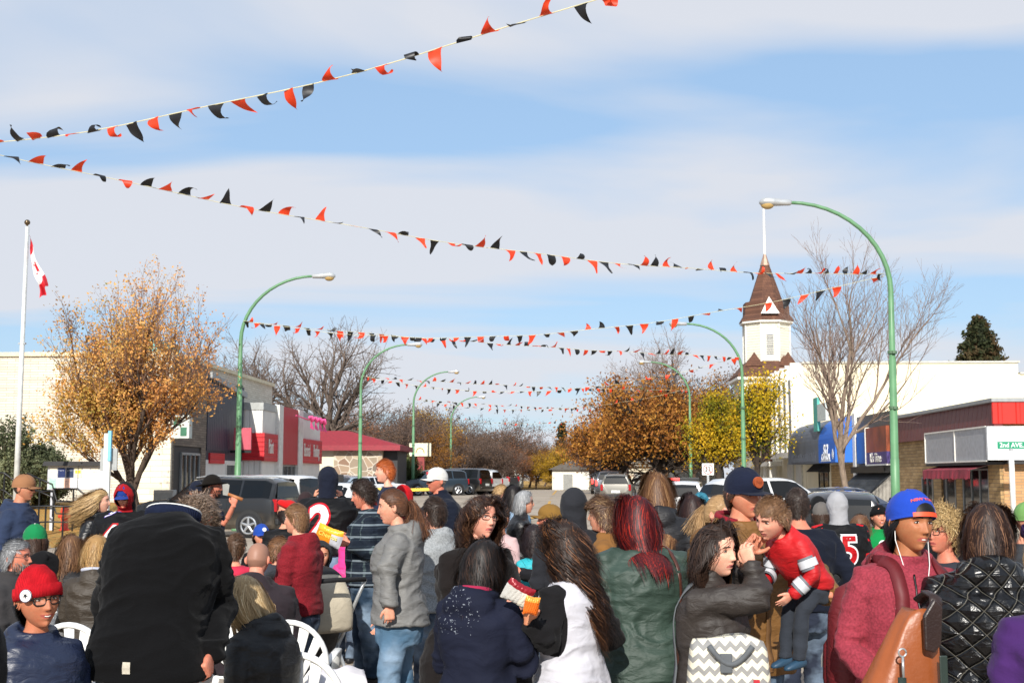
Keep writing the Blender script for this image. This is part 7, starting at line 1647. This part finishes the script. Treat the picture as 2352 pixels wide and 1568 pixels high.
person(1652, 1133, 8.3, 122, 'fair haired woman with dark glasses peeking past the brown coat', sex='f', skin='#dca088', hair=Hr('pony', '#9a7a54', '#c8a880', .15, back=.2, vol=.008), glasses=dict(r=.003, c='#2a1216'), top=T('#242026'), turn=(0, 10, 0))
p_cap = person(1708, 1071, 6.55, 150, 'man in navy flat brim cap and tan brown coat holding a toddler', w=1.17, skin='#c48468', expr='smirk', hair=Hr('short', '#3a281e', None, .02), hat=cap('#171d31', curve=.12, badge='#a44c22', br=.028, bill=.085, btxt='No', bmark='#6c2a10', big=1.03), top=T('#7b5526', 'shell', 'hood', hem=-.30, flare=1.05, lining='#8c1f2c', fold=.014), legs='#31465c', arms=(dict(e=(1868, 1310, 6.75), w=(1902, 1366, 6.3)), dict(e=(1668, 1300, 6.3), w=(1712, 1266, 6.0))), hands={'L': dict(curl=.3, dw=(-1, -.1, -.05), n=(0, 0, 1)), 'R': dict(curl=(.1, .45, .7, .75), dw=(.75, -.1, .75), n=(.5, .5, -.5))}, turn=(-2, 7, 4), vox=.010, hatpad=.02)
p_tod = person(1772, 1138, 5.95, -122, 'toddler in red hooded jacket resting on the man in navy cap', child=1, hs=.85, H=.86, zf=.85, kneel=((0, .10, -.14), (0, .02, -.20)), lean=40, side=0, turn=(-4, 22, -14), skin='#d9a088', hair=Hr('short', '#6a4d36', '#9a7a58', .032, n=2400), top=T('#c4131b', 'shell', 'hood', hem=-.16, puff=1.08), legs='#353a43', legkind='cotton', shoes='#26445c', arms=(((.04, .06, -.13), (-.02, .17, -.15)), ((.04, .08, -.12), (-.02, .18, -.08))), hands={'L': dict(curl=.12)}, vox=.009, hatpad=.006, expr='')
p_brn = person(1642, 1197, 5.8, 118, 'woman with straight brown hair in brown jacket, hand at her face', sex='f', w=1.02, skin='#dcab92', expr='open', hair=Hr('long', '#271a14', '#5e4332', .25, wave=.12, n=2600), top=T('#332c28', 'shell', 'stand', hem=-.32, waist=.97, fold=.016), legs='#2a2a30', arms=(dict(e=(1700, 1400, 6.1), w=(1712, 1310, 5.95)), dict(e=(1748, 1376, 5.65), w=(1726, 1300, 5.72))), hands={'R': dict(curl=.5, dw=(-.35, .0, 1))}, turn=(14, 4, 6), vox=.009)
person(1830, 1119, 9.4, -8, 'man with short dark hair in navy jacket right of the toddler', w=1.2, skin=RUD, hair=Hr('short', '#2a1f1a', '#5a4a40', .03, n=2200), top=T('#141927', 'cotton', 'crew'), arms=('pocket', 'pocket'))
j65 = person(1922, 1127, 12, -3, 'person in pale grey hood and black and red 65 jersey', w=1.15, hood='#a6a6aa', top=T('#131315', 'jersey', 'crew', w=1.08, arm=1.15, zones=([('#b8141c', 'jersey')], shoulder_zone)), legs='#8b6d4b', legkind='cotton', legw=1.2, hatpad=.02, decals=[dict(txt='65', at=(-.05, -1, .50), size=.36, c='#b8141c', outline='#e8e6ea', bold=.008)])
p_grn = person(2019, 1153, 13.4, 176, 'smiling man in black beanie and bright green hoodie', skin='#c98a70', expr='smile', hat=dict(kind='beanie', c='#151517', mark='#d02430', pa=-25), hair=Hr('short', '#2a1c16'), top=T('#0f8544', 'cotton', 'hood'), arms=('relaxed', 'relaxed'), hatpad=.03, decals=[dict(txt='S', at=(0, 1, .62), size=.20, bold=.012), dict(txt='S', at=(0, 1, .62), size=.10, bold=.004, c='#0f8544')])
person(1975, 1178, 12.4, 62, 'girl with loose brown hair in black coat beside green hoodie man', sex='f', child=.5, hair=Hr('long', '#5e4230', '#8c6a4c', .26, wave=.4), top=T('#151516'), arms=('hold', 'hold'), **n0)
person(1886, 1152, 12.8, 20, 'person in grey brown cap left of the pale grey hood', hat=cap('#6c6763', curve=.6), hair=Hr('short', '#3a281e'), top=T('#1b2230'), **n0)
person(1878, 1138, 14.2, 0, 'person in black hood behind the grey brown cap', hood='#141416', top=T('#141416'), **n0)
p_blu = person(2090, 1123, 5.4, 166, 'teenage boy in backwards blue cap and maroon hoodie', child=.25, w=.99, skin='#a36c49', expr='teeth', hair=Hr('short', '#0e0b0b', '#1c1614', .07, n=2600, wave=.2), hat=cap('#2147b4', rot=180, opening=1, curve=.5, big=1.05, bc='#1a1a20', tilt=-15), top=T('#85303c', 'heather', 'bighood', fold=.014, w=1.05), legs='#2c3c50', arms=(((.05, .05, -.27), (-.03, .25, -.22)), ((.10, -.02, -.27), (.03, .17, -.40))), turn=(-8, 3, -3), vox=.009, hatpad=.02)
p_qlt = person(2266, 1149, 5.3, 14, 'woman with highlighted brown hair in shiny black quilted jacket', sex='f', w=1.24, skin=FAIR, hair=Hr('long', '#2a1a14', '#9c7254', .17, wave=.2, n=2800, part=0, bh=0.0), top=T('#0f0f11', 'quilt', 'bighood', puff=1.12, hem=-.35, fold=.010), arms=('relaxed', 'down'), turn=(12, 6, 0), vox=.010)
person(2162, 1167, 7.2, -122, 'woman with curly blonde hair and glasses behind the blue cap', sex='f', skin=RUD, hair=Hr('curly', '#9a7f54', '#dcc594', .11, vol=.03, n=2600), glasses=dict(r=.0018), top=T('#32343c'))
person(2176, 1150, 10, 30, 'person in black knit cap and black coat behind the curls', hat=dict(kind='beanie', c='#131315'), skin=RUD, top=T('#14161b', 'wool', 'stand'), hatpad=.03, **n0)
person(2470, 1175, 3.95, -4, 'person in purple fleece at bottom right corner, only a shoulder showing', w=1.25, top=T('#43245f', 'cotton', 'crew'), hair=Hr('short', '#2a1c16'), vox=.014)
person(2384, 1172, 7.0, -10, 'person in dark purple beanie and grey herringbone coat at right edge', sex='f', w=1.15, hat=dict(kind='beanie', c='#35204a'), hair=Hr('long', '#a08258', '#d8bd8a', .25), top=T('#2c2c2e', 'herring', 'hood', c2='#8d8d8a'), hatpad=.03)
person(2356, 1152, 9.2, 30, 'person in pale green cap at the right edge', hat=cap('#6f9a58', curve=.7), top=T('#3a3c40'), **n0)
person(801, 1238, 12.4, 20, 'small child in bright pink jacket half hidden by the plaid shirt', child=.9, H=1.15, zf=0, hood='#e0408c', top=T('#e0408c', 'puffer'), **n0)

# ------------------------------------------------------------ things worn, held and carried
def wm(info): return Matrix.Translation(info['root'].location) @ info['RZ'].to_4x4()
def ribbon(name, info, pts, width, mat, parent=None, th=.005, off=.006, world=True, free=()):
    tgt = info['jacket']; bvh = BVHTree.FromPolygons([Vector(v) for v in getco(tgt.data)], [tuple(p.vertices) for p in tgt.data.polygons])
    pts = [Vector(p) for p in pts]; dense = []
    for a, b in zip(pts[:-1], pts[1:]): dense += [a.lerp(b, t/8) for t in range(8)]
    dense.append(pts[-1]); Q = []; Nn = []
    for p in dense:
        h = bvh.find_nearest(p); nrm = (p-h[0]); nrm = h[1] if nrm.length < 1e-4 or nrm.dot(h[1]) < 0 else nrm.normalized()
        far = (p-h[0]).length > .10 and (p-h[0]).dot(h[1]) > 0
        Q.append(p if far else h[0]+h[1]*off); Nn.append(h[1])
    for _ in range(3): Q = [Q[0]]+[(Q[i-1]+Q[i]*2+Q[i+1])/4 for i in range(1, len(Q)-1)]+[Q[-1]]
    V = []; M = wm(info) if world else Matrix()
    for i, p in enumerate(Q):
        t = (Q[min(i+1, len(Q)-1)]-Q[max(0, i-1)]).normalized(); s_ = t.cross(Nn[i]).normalized(); 
        for u, h in ((-1, 0), (1, 0), (1, th), (-1, th)): V.append(M @ (p+s_*u*width/2+Nn[i]*h))
    F = [(4*i+k, 4*i+(k+1) % 4, 4*i+4+(k+1) % 4, 4*i+4+k) for i in range(len(Q)-1) for k in range(4)]+[(0, 1, 2, 3), tuple(4*(len(Q)-1)+k for k in (3, 2, 1, 0))]
    return obj(name, npmesh(name, [tuple(v) for v in V], F, [mat], True), parent)
def zip_line(info, x=0, side=1, t0=-.2, t1=1.0, mat=None, w_=.012):
    q = info['q']; pts = [q['sp'](t)+Vector((x, side*.35, 0)) for t in np.linspace(t0, t1, 9)]
    return ribbon('zip', info, [p+Vector((0, -side*.12, 0)) for p in pts], w_, mat or M_dgrey, info['root'], .002, .003, False)
def seam(info, z, mat=None, w_=.007, n=20, name='seam'):
    pts = [Vector((.34*math.sin(a), .28*math.cos(a), z)) for a in np.linspace(0, 2*math.pi, n)]
    bv = info['jacket']; co = getco(bv.data); m_ = np.abs(co[:, 0]) < .16*info['H']
    return ribbon('seam', info, pts, w_, mat or M_dgrey, info['root'], .002, .001, False)
# glasses woman and others: earrings; green jacket waist seam; coat zip
zip_line(p_cap, .0, 1, -.25, .95, plain('coat_placket', '#5f3f1a', .7), .03)
zip_line(p_blu, 0, 1, .2, .9, plain('hoodie_seam', '#6a2630', .9), .012)
for k_, sg in ((-.03, 1), (.035, 1)):
    q = p_blu['q']; zz = q['N'].z; ribbon('drawstring', p_blu, [(k_*1.3, .18, zz-.02), (k_*1.6, .22, zz-.12), (k_*1.2, .22, zz-.24)], .007, M_black, p_blu['root'], .005, .004, False)
# reflective bands on the toddler's jacket
refl, reflg = plain('reflective_tape', '#c9ccd2', .3), plain('grey_tape', '#6e7178', .6)
for nm in 'LR':
    S, E, W_ = p_tod['arm'][nm]
    for a, b, t, rr_ in ((S, E, .62, .042), (E, W_, .55, .037)):
        c_ = a.lerp(b, t); d_ = (b-a).normalized()
        for mat_, wd_, r2 in ((reflg, .030, 0), (refl, .018, .003)):
            m = MB(); m.tube([c_-d_*wd_, c_+d_*wd_], rr_+r2, 18, caps=False); o = m.build('reflective_band', [mat_], p_tod['root'], smooth=True)
m = MB(); c_ = p_tod['q']['sp'](1.0)+Vector((0, -.10, .0)); 
def bag_soft(name, loc, size, rot, cols, label, cat, txt=None, tc_='#ffffff', crumple=.006):
    """pillow shaped foil packet"""
    w_, h_, d_ = size; n, m_ = 18, 14; V = []; r = random.Random(int(loc[0]*100)); root_M = Euler(rot).to_matrix()
    for s in (1, -1):
        for j in range(m_+1):
            for i in range(n+1):
                u, v = i/n*2-1, j/m_*2-1; b = (1-u**4)*(1-abs(v)**6)**.7; x = u*w_/2*(1-.06*v*v); z = v*h_/2*(1-.05*math.cos(u*3)); y = s*d_/2*max(0, b)+crumple*math.sin(u*17+v*9)*math.cos(v*13-u*5)
                V.append(root_M @ Vector((x, y, z)))
    k = (n+1)*(m_+1); F = []; M = []
    for s in range(2):
        for j in range(m_):
            for i in range(n):
                a = s*k+j*(n+1)+i; f = (a, a+1, a+n+2, a+n+1); F.append(f if s == 1 else f[::-1]); u, v = (i+.5)/n, (j+.5)/m_
                M.append(0 if v < .68 and not (len(cols) > 2 and u > .6) else (1 if v >= .68 else 2))
    M = [min(x, len(cols)-1) for x in M]
    o = obj(name, npmesh(name, [tuple(v) for v in V], F, [plain('foil'+c.strip('#'), c, .25, metal=.15, bump=.4, nscale=18) for c in cols], True, M), None, loc, label=label, cat=cat)
    if txt:
        me = text_mesh(txt, h_*.34, plain('packet_print', tc_, .5), .001)
        o2 = obj('lettering', me, o); o2.matrix_local = root_M.to_4x4() @ Matrix.Translation((0, -d_/2-.006, h_*.05)) @ Matrix.Rotation(R(90), 4, 'X')
    return o
def hand_world(info, nm, fwd=.08): 
    S, E, W_ = info['arm'][nm]; return wm(info) @ (W_+(W_-E).normalized()*fwd)
h = hand_world(p_plaid, 'L', .12); bag_soft('chip_packet', (h.x-.05, h.y-.10, h.z+.02), (.24, .15, .06), (.1, .35, -.2), ['#e88a1c', '#f0b030', '#c8c8d0'], 'orange chip packet held by the plaid shirt man', 'packet', 'Cheetos', '#f8e060')
h = hand_world(p_navy, 'R', .08); q_ = P(1190, 1362, 5.75); bag_soft('snack_packet', q_, (.135, .10, .045), (.3, .5, .2), ['#c4c2bc', '#8c1824', '#e4dfd0'], 'silver and dark red snack packet between the two girls', 'packet')
q_ = P(1221, 1390, 5.7); bag_soft('small_packet', q_, (.07, .08, .03), (.1, .2, .3), ['#e06a1c', '#f0a040'], 'small orange packet in the white top girl\'s hand', 'packet')
# blade with wooden handle
b = empty('wooden_cleaver', tuple(P(540, 1140, 13.7)), label='toy cleaver with wooden handle raised by bowler hat man', cat='cleaver')
def W_(px, py, Y=13.7): return P(px, py, Y)-b.location
m = MB(); a_, c_ = W_(524, 1134), W_(557, 1147); m.tube([a_, a_.lerp(c_, .5), c_], [.016, .018, .02], 8); m.build('handle', [plain('handle_wood', '#a5683a', .5)], b, smooth=True)
m = MB(); pts = [W_(x, y) for x, y in ((524, 1138), (512, 1136), (511, 1112), (522, 1110), (527, 1113))]; m.add([tuple(p) for p in pts]+[tuple(p+Vector((0, .006, 0))) for p in pts], [(0, 1, 2, 3, 4), (9, 8, 7, 6, 5)]+[(i, (i+1) % 5, 5+(i+1) % 5, 5+i) for i in range(5)]); m.build('blade', [plain('blade_grey', '#9a9a94', .35, metal=.3)], b)
# phones
for inf, lab in ((p_two, 'black phone held up by the person in number 2 jersey'),):
    q = inf['q']; M_ = wm(inf); c = M_ @ (q['hc']+Vector((0, .36, .02))); m = MB(); m.box(-.075, .075, -.004, .004, -.037, .037); o = m.build('phone', [M_black], None, bevel=.004, loc=c, label=lab, cat='phone')
# keys in the black coat man's hand
h = hand_world(p_blk, 'R', .07); b = empty('key_ring', tuple(h), label='bunch of keys on a lanyard in the black coat man\'s hand', cat='keys')
m = MB()
for k in range(3): m.tube([(.0, 0, 0), (-.02-.02*k, -.03, -.03-.01*k), (-.045-.015*k, -.03, -.085), (-.05, -.02, -.12+.02*k)], .0045, 6)
m.build('lanyard', [plain('lanyard', '#5a3a3c', .7)], b, smooth=True)
m = MB(); [m.box(-.06+.03*k, -.045+.03*k, -.04, -.036, -.13-.01*k, -.07) for k in range(2)]; m.build('key', [M_steel], b)
q = p_blk['q']; RT_ = q['RT']; kc = knit('#1a2138')
for r_, z_, rr_, mt, nm_ in ((.082, .045, .036, kc, 'knit_collar'), (.109, .040, .005, plain('collar_stripe', '#d8d8d4', .8), 'collar_stripe'), (.107, .066, .005, plain('collar_stripe', '#d8d8d4', .8), 'collar_stripe')):
    v, f = tube([q['N']+RT_ @ Vector((r_*1.12*math.sin(a), r_*math.cos(a)-.005, z_+.02*math.cos(a))) for a in np.linspace(0, 2*math.pi, 29)], rr_, 12, False); obj(nm_, npmesh(nm_, [tuple(x) for x in v], f, [mt], True), p_blk['root'])
# label on the black coat
m_ = text_mesh(' ', .01, M_white); me = npmesh('care_label', [(-.017, -.024, 0), (.017, -.024, 0), (.017, .024, 0), (-.017, .024, 0)], [(0, 1, 2, 3)], [plain('coat_label', '#b9b2a2', .8)]); decal(p_blk, None, (.0, -1, -.03), mesh=me, name='care_label', c=plain('coat_label', '#b9b2a2', .8))
# straps and bags
lea, lea2 = plain('brown_leather', '#4a2418', .42, nscale=4, bump=.4), plain('tan_leather', '#8d4a22', .42, nscale=3, var=.3, bump=.5, bdist=.006)
q = p_red['q']; z_s = q['SR'].z; k = p_red['H']
b = empty('shoulder_bag', tuple(P(1574, 1530, 6.5)), label='narrow dark brown leather bag hanging beside the green jacket', cat='bag')
loc = b.location; ribbon('strap', p_red, [(.10, .10, z_s+.06), (.125, -.02, z_s+.09), (.15, -.16, z_s-.05), (.20, -.20, z_s-.25), (.245, -.20, z_s-.55)], .022, lea, b).matrix_parent_inverse = Matrix.Translation(-loc)
m = MB(); m.tube([(0, 0, .20), (0, 0, .13)], [.012, .02], 8); v, f = lofted([(Vector((0, 0, z)), Vector((1, 0, 0)), Vector((0, 1, 0)), a, c) for z, a, c in ((.14, .03, .05), (.10, .045, .09), (-.1, .055, .13), (-.3, .06, .15), (-.38, .05, .13))], 18, 3); m.add(v, f); m.build('body', [lea], b, smooth=True)
m = MB(); m.tube([(.022*math.cos(a), -.01, .17+.022*math.sin(a)) for a in np.linspace(0, 2*math.pi, 14)], .004, 6); m.build('ring', [plain('brass', '#8f7440', .3, metal=.8)], b)
# chevron tote
tb = P(1672, 1465, 5.45); b = empty('chevron_tote', tuple(tb), label='cream and grey chevron tote bag with grey straps', cat='bag')
parts_ = []
V = []; n = 36; zz = np.linspace(.0, -.42, 16)
for z in zz:
    f_ = 1+.16*math.sin(min(1, -z/.3)*1.4); 
    for k in range(n):
        a = 2*math.pi*k/n; ca, sa = math.cos(a), math.sin(a); x = math.copysign(abs(ca)**.5, ca)*.155*f_; y = math.copysign(abs(sa)**.6, sa)*.075*f_*(1 if z < -.02 else .6)
        V.append((x*(1-.05*(z == 0)), y+.006*math.sin(x*40+z*30), z+.014*math.cos(x*14)*(z > -.05)+.010*math.sin(x*23+z*9)))
F = [(j*n+k, (j+1)*n+k, (j+1)*n+(k+1) % n, j*n+(k+1) % n) for j in range(15) for k in range(n)]+[tuple(range(n)), tuple(15*n+k for k in range(n-1, -1, -1))]
obj('body', npmesh('body', V, F, [fabric('#e0d8c2', 'chevron', '#8b8a88')], True), b)
gs = plain('grey_webbing', '#565a5e', .8)
m = MB(); m.tube([(-.06+.0*i, -.085, -.03-.07*math.sin(math.pi*i/10)) if 0 else (-.09+.18*i/10, -.092, -.02-.075*math.sin(math.pi*i/10)) for i in range(11)], [(.012, .012)]*11, 8); m.build('handle', [gs], b, smooth=True)
m = MB(); m.box(-.045, .005, -.098, -.088, -.13, -.05); m.build('pad', [gs], b, bevel=.006)
m = MB(); m.box(.09, .115, -.10, -.09, -.17, -.155); m.build('care_tag', [plain('red_tag', '#b01c2c', .7)], b)
loc = b.location; q = p_brn['q']; zs_ = q['SR'].z
ribbon('strap', p_brn, [(.06, -.02, zs_+.08), (.10, -.10, zs_+.0), (.13, -.16, zs_-.2), (.17, -.14, zs_-.42)], .032, gs, b).matrix_parent_inverse = Matrix.Translation(-loc)
# maroon backpack behind the teenager
M_ = wm(p_blu); q = p_blu['q']; zs_ = q['SR'].z
bc = M_ @ Vector((.09, -.22, zs_-.24)); b = empty('backpack', tuple(bc), p_blu['root'].rotation_euler.z, 'maroon school backpack with yellow base on the teenage boy', 'backpack')
mar = fabric('#6d161e', 'shell')
v, f = lofted([(Vector((0, -.02, z)), Vector((1, 0, 0)), Vector((0, 1, 0)), a, c) for z, a, c in ((.22, .05, .03), (.19, .11, .06), (.08, .145, .085), (-.15, .155, .10), (-.27, .15, .095), (-.33, .12, .07))], 22, 2.8); obj('body', npmesh('body', [tuple(x) for x in v], f, [mar], True), b)
v, f = lofted([(Vector((.02, -.11, z)), Vector((1, 0, 0)), Vector((0, 1, 0)), a, c) for z, a, c in ((-.02, .09, .02), (-.06, .115, .045), (-.2, .12, .05), (-.28, .11, .035))], 18, 2.8); obj('pocket', npmesh('pocket', [tuple(x) for x in v], f, [mar], True), b)
v, f = lofted([(Vector((0, -.02, z)), Vector((1, 0, 0)), Vector((0, 1, 0)), a, c) for z, a, c in ((-.30, .145, .092), (-.38, .14, .09), (-.42, .10, .06))], 18, 2.8); obj('base', npmesh('base', [tuple(x) for x in v], f, [plain('mustard_cloth', '#b58a2c', .8)], True), b)
m = MB(); m.tube([(.10, -.16, -.05), (.12, -.165, -.12), (.12, -.165, -.16)], .006, 6); m.build('zip_pull', [M_steel], b)
for sx in (-1, 1):
    o = ribbon('strap', p_blu, [(sx*.10, -.17, zs_-.02), (sx*.10, -.08, zs_+.08), (sx*.095, .06, zs_+.06), (sx*.12, .20, zs_-.05), (sx*.14, .20, zs_-.22), (sx*.17, .10, zs_-.34)], .055, plain('strap_maroon', '#5f1118', .6), b, th=.010)
    o.matrix_parent_inverse = (Matrix.Translation(b.location) @ Matrix.Rotation(b.rotation_euler.z, 4, 'Z')).inverted()
# earphones
Mh = p_blu['Mh']; e = Mh @ Vector((.082, .0, -.012)); q = p_blu['q']
pts = [e, e+Vector((.004, .012, -.06)), q['N']+Vector((.06, .085, -.0)), q['N']+Vector((.03, .15, -.10)), q['N']+Vector((.01, .165, -.16)), q['N']+Vector((0, .17, -.28))]
m = MB(); Mw = wm(p_blu); m.tube([Mw @ p for p in pts], .0022, 5); m.tube([Mw @ (Mh @ Vector((-.08, .0, -.012))), Mw @ (q['N']+Vector((-.05, .10, 0))), Mw @ (q['N']+Vector((.01, .165, -.16)))], .0022, 5); m.build('earphone_cord', [plain('white_cord', '#e2e0de', .5)], None, smooth=True, label='white earphone cord hanging from the teenage boy\'s ear', cat='earphones')
# tan leather bag
tb = P(2062, 1400, 4.75); b = empty('leather_backpack', tuple(tb), R(8), 'large tan leather bag with dark handle patch, bottom right', 'bag')
V = []; n = 40; zz = np.linspace(0, -.46, 20)
for z in zz:
    t_ = -z/.46; hw = .05+.098*min(1, t_*1.5)**.8; cx = .075-.085*min(1, t_*1.4)
    for k in range(n):
        a = 2*math.pi*k/n; ca, sa = math.cos(a), math.sin(a); fold_ = 1+.04*math.sin(7*a+z*14)*(1-t_)
        V.append((cx+math.copysign(abs(ca)**.65, ca)*hw*fold_, math.copysign(abs(sa)**.7, sa)*(.05+.05*t_)*fold_, z+.01*math.sin(3*a)))
F = [(j*n+k, (j+1)*n+k, (j+1)*n+(k+1) % n, j*n+(k+1) % n) for j in range(19) for k in range(n)]+[tuple(range(n)), tuple(19*n+k for k in range(n-1, -1, -1))]
obj('body', npmesh('body', V, F, [lea2], True), b)
dk = plain('dark_leather', '#2a1b17', .4, bump=.4, nscale=12)
m = MB(); m.prism([(.05, -.13), (.085, -.14), (.11, -.11), (.12, .02), (.09, .05), (.05, -.01)], 'y', -.118, -.095); m.build('handle_patch', [dk], b, bevel=.006)
m = MB(); m.tube([(.10, -.10, .02), (.11, -.08, .05), (.11, -.02, .06), (.10, .04, .03)], [(.026, .012)]*4, 10); m.build('handle', [dk], b, smooth=True)
m = MB(); m.tube([(-.045, -.13, -.22), (-.05, -.145, -.30), (-.05, -.145, -.48)], [(.016, .008)]*3, 8); m.build('pull_strap', [plain('green_strap', '#22302a', .5)], b, smooth=True)
m = MB(); m.tube([(-.04+.014*math.cos(a), -.128, -.135+.014*math.sin(a)) for a in np.linspace(0, 6.28, 12)], .0035, 6); m.tube([(-.04, -.13, -.15), (-.042, -.135, -.22)], .005, 6); m.build('clip', [M_steel], b, smooth=True)
m = MB(); m.box(.105, .135, -.108, -.10, -.26, -.15); m.build('zip_pocket', [plain('green_strap', '#22302a', .5)], b, bevel=.004)

# ------------------------------------------------------------ chairs, pushchair
def resin(): return plain('white_resin', '#e9e9e6', .35, var=.05, bump=0)
def chair_proto():
    root = empty('garden_chair', (0, 0, 0)); M = resin(); m = MB()
    v, f = lofted([(Vector((0, y, z)), Vector((1, 0, 0)), Vector((0, 0, 1)), a, .012) for y, z, a in ((-.20, .41, .20), (0, .40, .22), (.20, .43, .23), (.23, .42, .22))], 20, 3); m.add(v, f); m.build('seat', [M], root, smooth=True)
    m = MB(); arc = []
    for i in range(25):
        a = R(-118+236*i/24); arc.append((.245*math.sin(a), -.22-.07*(.5+.5*math.cos(a))-.03, .60+.27*math.cos(a)))
    m.tube(arc, [(.017, .024)]*25, 8); bk = m.build('backrest', [M], root, smooth=True)
    m = MB()
    for i in range(7):
        a = R(-78+26*i); c0 = Vector((.05*math.sin(a)*1.2, -.215, .455)); c1 = Vector((.240*math.sin(a), -.22-.07*(.5+.5*math.cos(a))-.03, .60+.262*math.cos(a)))
        fw = Vector((math.cos(a), 0, -math.sin(a))); pr = []
        for t, hw in ((0, .010), (.5, .024), (1, .036)): c = c0.lerp(c1, t)+Vector((0, -.02*math.sin(math.pi*t), 0)); pr.append((c, fw, Vector((0, 1, 0)), hw, .005))
        v, f = lofted(pr, 8, 4); m.add(v, f)
    m.build('back_slats', [M], bk, smooth=True)
    for sx in (-1, 1):
        m = MB(); m.tube([(sx*.235, -.26, .60), (sx*.275, -.1, .645), (sx*.285, .1, .645), (sx*.27, .22, .60), (sx*.25, .235, .43)], [(.028, .010)]*5, 8); m.build('armrest', [M], root, smooth=True)
        for y0_, y1_ in ((-.18, -.27), (.2, .25)):
            m = MB(); m.tube([(sx*.20, y0_, .42), (sx*.25, y1_, 0)], [(.026, .016), (.018, .012)], 8); m.build('leg', [M], root, smooth=True)
    return root
cp = chair_proto(); cn = 0
def place_chair(x, y, face, label, rot=None, z=0):
    global cn
    o = cp if cn == 0 else copy_tree(cp); cn += 1; o.location = (x, y, z); o.rotation_euler = rot or (0, 0, R(-face)); tag(o, label, 'chair', 'white fan backed plastic chairs')
for px, Y, fc, lab in ((192, 7.9, 5, 'white plastic chair left of the black coat man, fan back in full sun'), (176, 9.5, 12, 'white plastic chair just behind the front left one, mostly hidden'), (662, 8.1, -6, 'white plastic chair right behind the seated bald man'), (716, 6.65, 8, 'white plastic chair at bottom, nearest the camera, right of the blonde woman')):
    q_ = P(px, 1094, Y); place_chair(q_.x, Y+.24, fc, lab)
q_ = P(776, 1094, 11.2); place_chair(q_.x, 11.5, -30, 'white plastic chair tipped sideways beside the plaid shirt man', rot=(R(-8), R(28), R(35)), z=.07)
for inf, lab in [(i, l) for i, l in ((PEOPLE[1], 'white plastic chair under the grey haired man at left edge'), (PEOPLE[2], 'white plastic chair under the person in the green cap'), (PEOPLE[8], 'white plastic chair under the long haired girl'), (p_bald, 'white plastic chair under the seated bald man'))]:
    r_ = inf['root']; f_ = -math.degrees(r_.rotation_euler.z); place_chair(r_.location.x, r_.location.y, f_, lab)
st = P(706, 1094, 9.9); b = empty('pushchair', (st.x, 9.9, 0), R(40), 'black and beige pushchair beside the seated bald man', 'pushchair')
def canopy(a0, a1, rr_, mat, name):
    V = []; n, m_ = 12, 16
    for i in range(n+1):
        a = R(a0+(a1-a0)*i/n)
        for j in range(m_+1):
            u = j/m_*2-1; w_ = .26*math.sin(u*math.pi/2); h_ = rr_*(1-.22*u**4); V.append((w_, -math.cos(a)*h_+.05, .70+math.sin(a)*h_*.95))
    F = [(i*(m_+1)+j, i*(m_+1)+j+1, (i+1)*(m_+1)+j+1, (i+1)*(m_+1)+j) for i in range(n) for j in range(m_)]
    o = obj(name, npmesh(name, V, F, [mat], True), b); s_ = o.modifiers.new('s', 'SOLIDIFY'); s_.thickness = .012
canopy(-15, 60, .40, fabric('#c4b9a4', 'cotton'), 'beige_canopy'); canopy(60, 150, .405, fabric('#17161a', 'shell'), 'black_canopy')
m = MB(); m.add(*lofted([(Vector((0, y, z)), Vector((1, 0, 0)), Vector((0, 0, 1)), .2, .06) for y, z in ((-.30, .78), (-.15, .5), (0, .42), (.35, .45))], 14, 3)); m.build('seat', [fabric('#17161a', 'shell')], b, smooth=True)
for sx in (-1, 1):
    m = MB(); m.tube([(sx*.27, -.45, 1.0), (sx*.27, -.1, .55), (sx*.27, .42, .12)], .014, 8); m.tube([(sx*.27, .0, .5), (sx*.27, -.30, .12)], .014, 8); m.build('frame', [M_steel], b, smooth=True)
    for y in (-.30, .42): m = MB(); m.tube([(sx*.27-.02, y, .11), (sx*.27+.02, y, .11)], .11, 18); m.build('wheel', [M_rub], b)
m = MB(); m.tube([(-.27, -.45, 1.0), (0, -.47, 1.01), (.27, -.45, 1.0)], .018, 8); m.build('handle', [M_rub], b, smooth=True)
# white blanket draped over the near chair's arm
bl = P(770, 1094, 7.3); V = []; n, m_ = 24, 26
for i in range(n+1):
    for j in range(m_+1):
        u, v = i/n, j/m_; x = (u-.5)*.34+.02*math.sin(v*9+u*4)+.12*v; arc = v*1.0
        if arc < .28: y, z = .20-arc, .66+.03*math.sin(arc/.28*math.pi)
        else: y, z = -.08-.20*(arc-.28)-.02*math.sin(u*20), .66-(arc-.28)*.88
        V.append((x, y+.022*math.sin(u*19+v*2)*v, z+.012*math.sin(u*11)))
F = [(i*(m_+1)+j, i*(m_+1)+j+1, (i+1)*(m_+1)+j+1, (i+1)*(m_+1)+j) for i in range(n) for j in range(m_)]
o = obj('blanket', npmesh('blanket', V, F, [fabric('#dcd8dc', 'cotton')], True), None, (bl.x, 7.3, 0), label='crumpled white blanket draped down behind the plastic chairs', cat='blanket'); s_ = o.modifiers.new('s', 'SOLIDIFY'); s_.thickness = .012
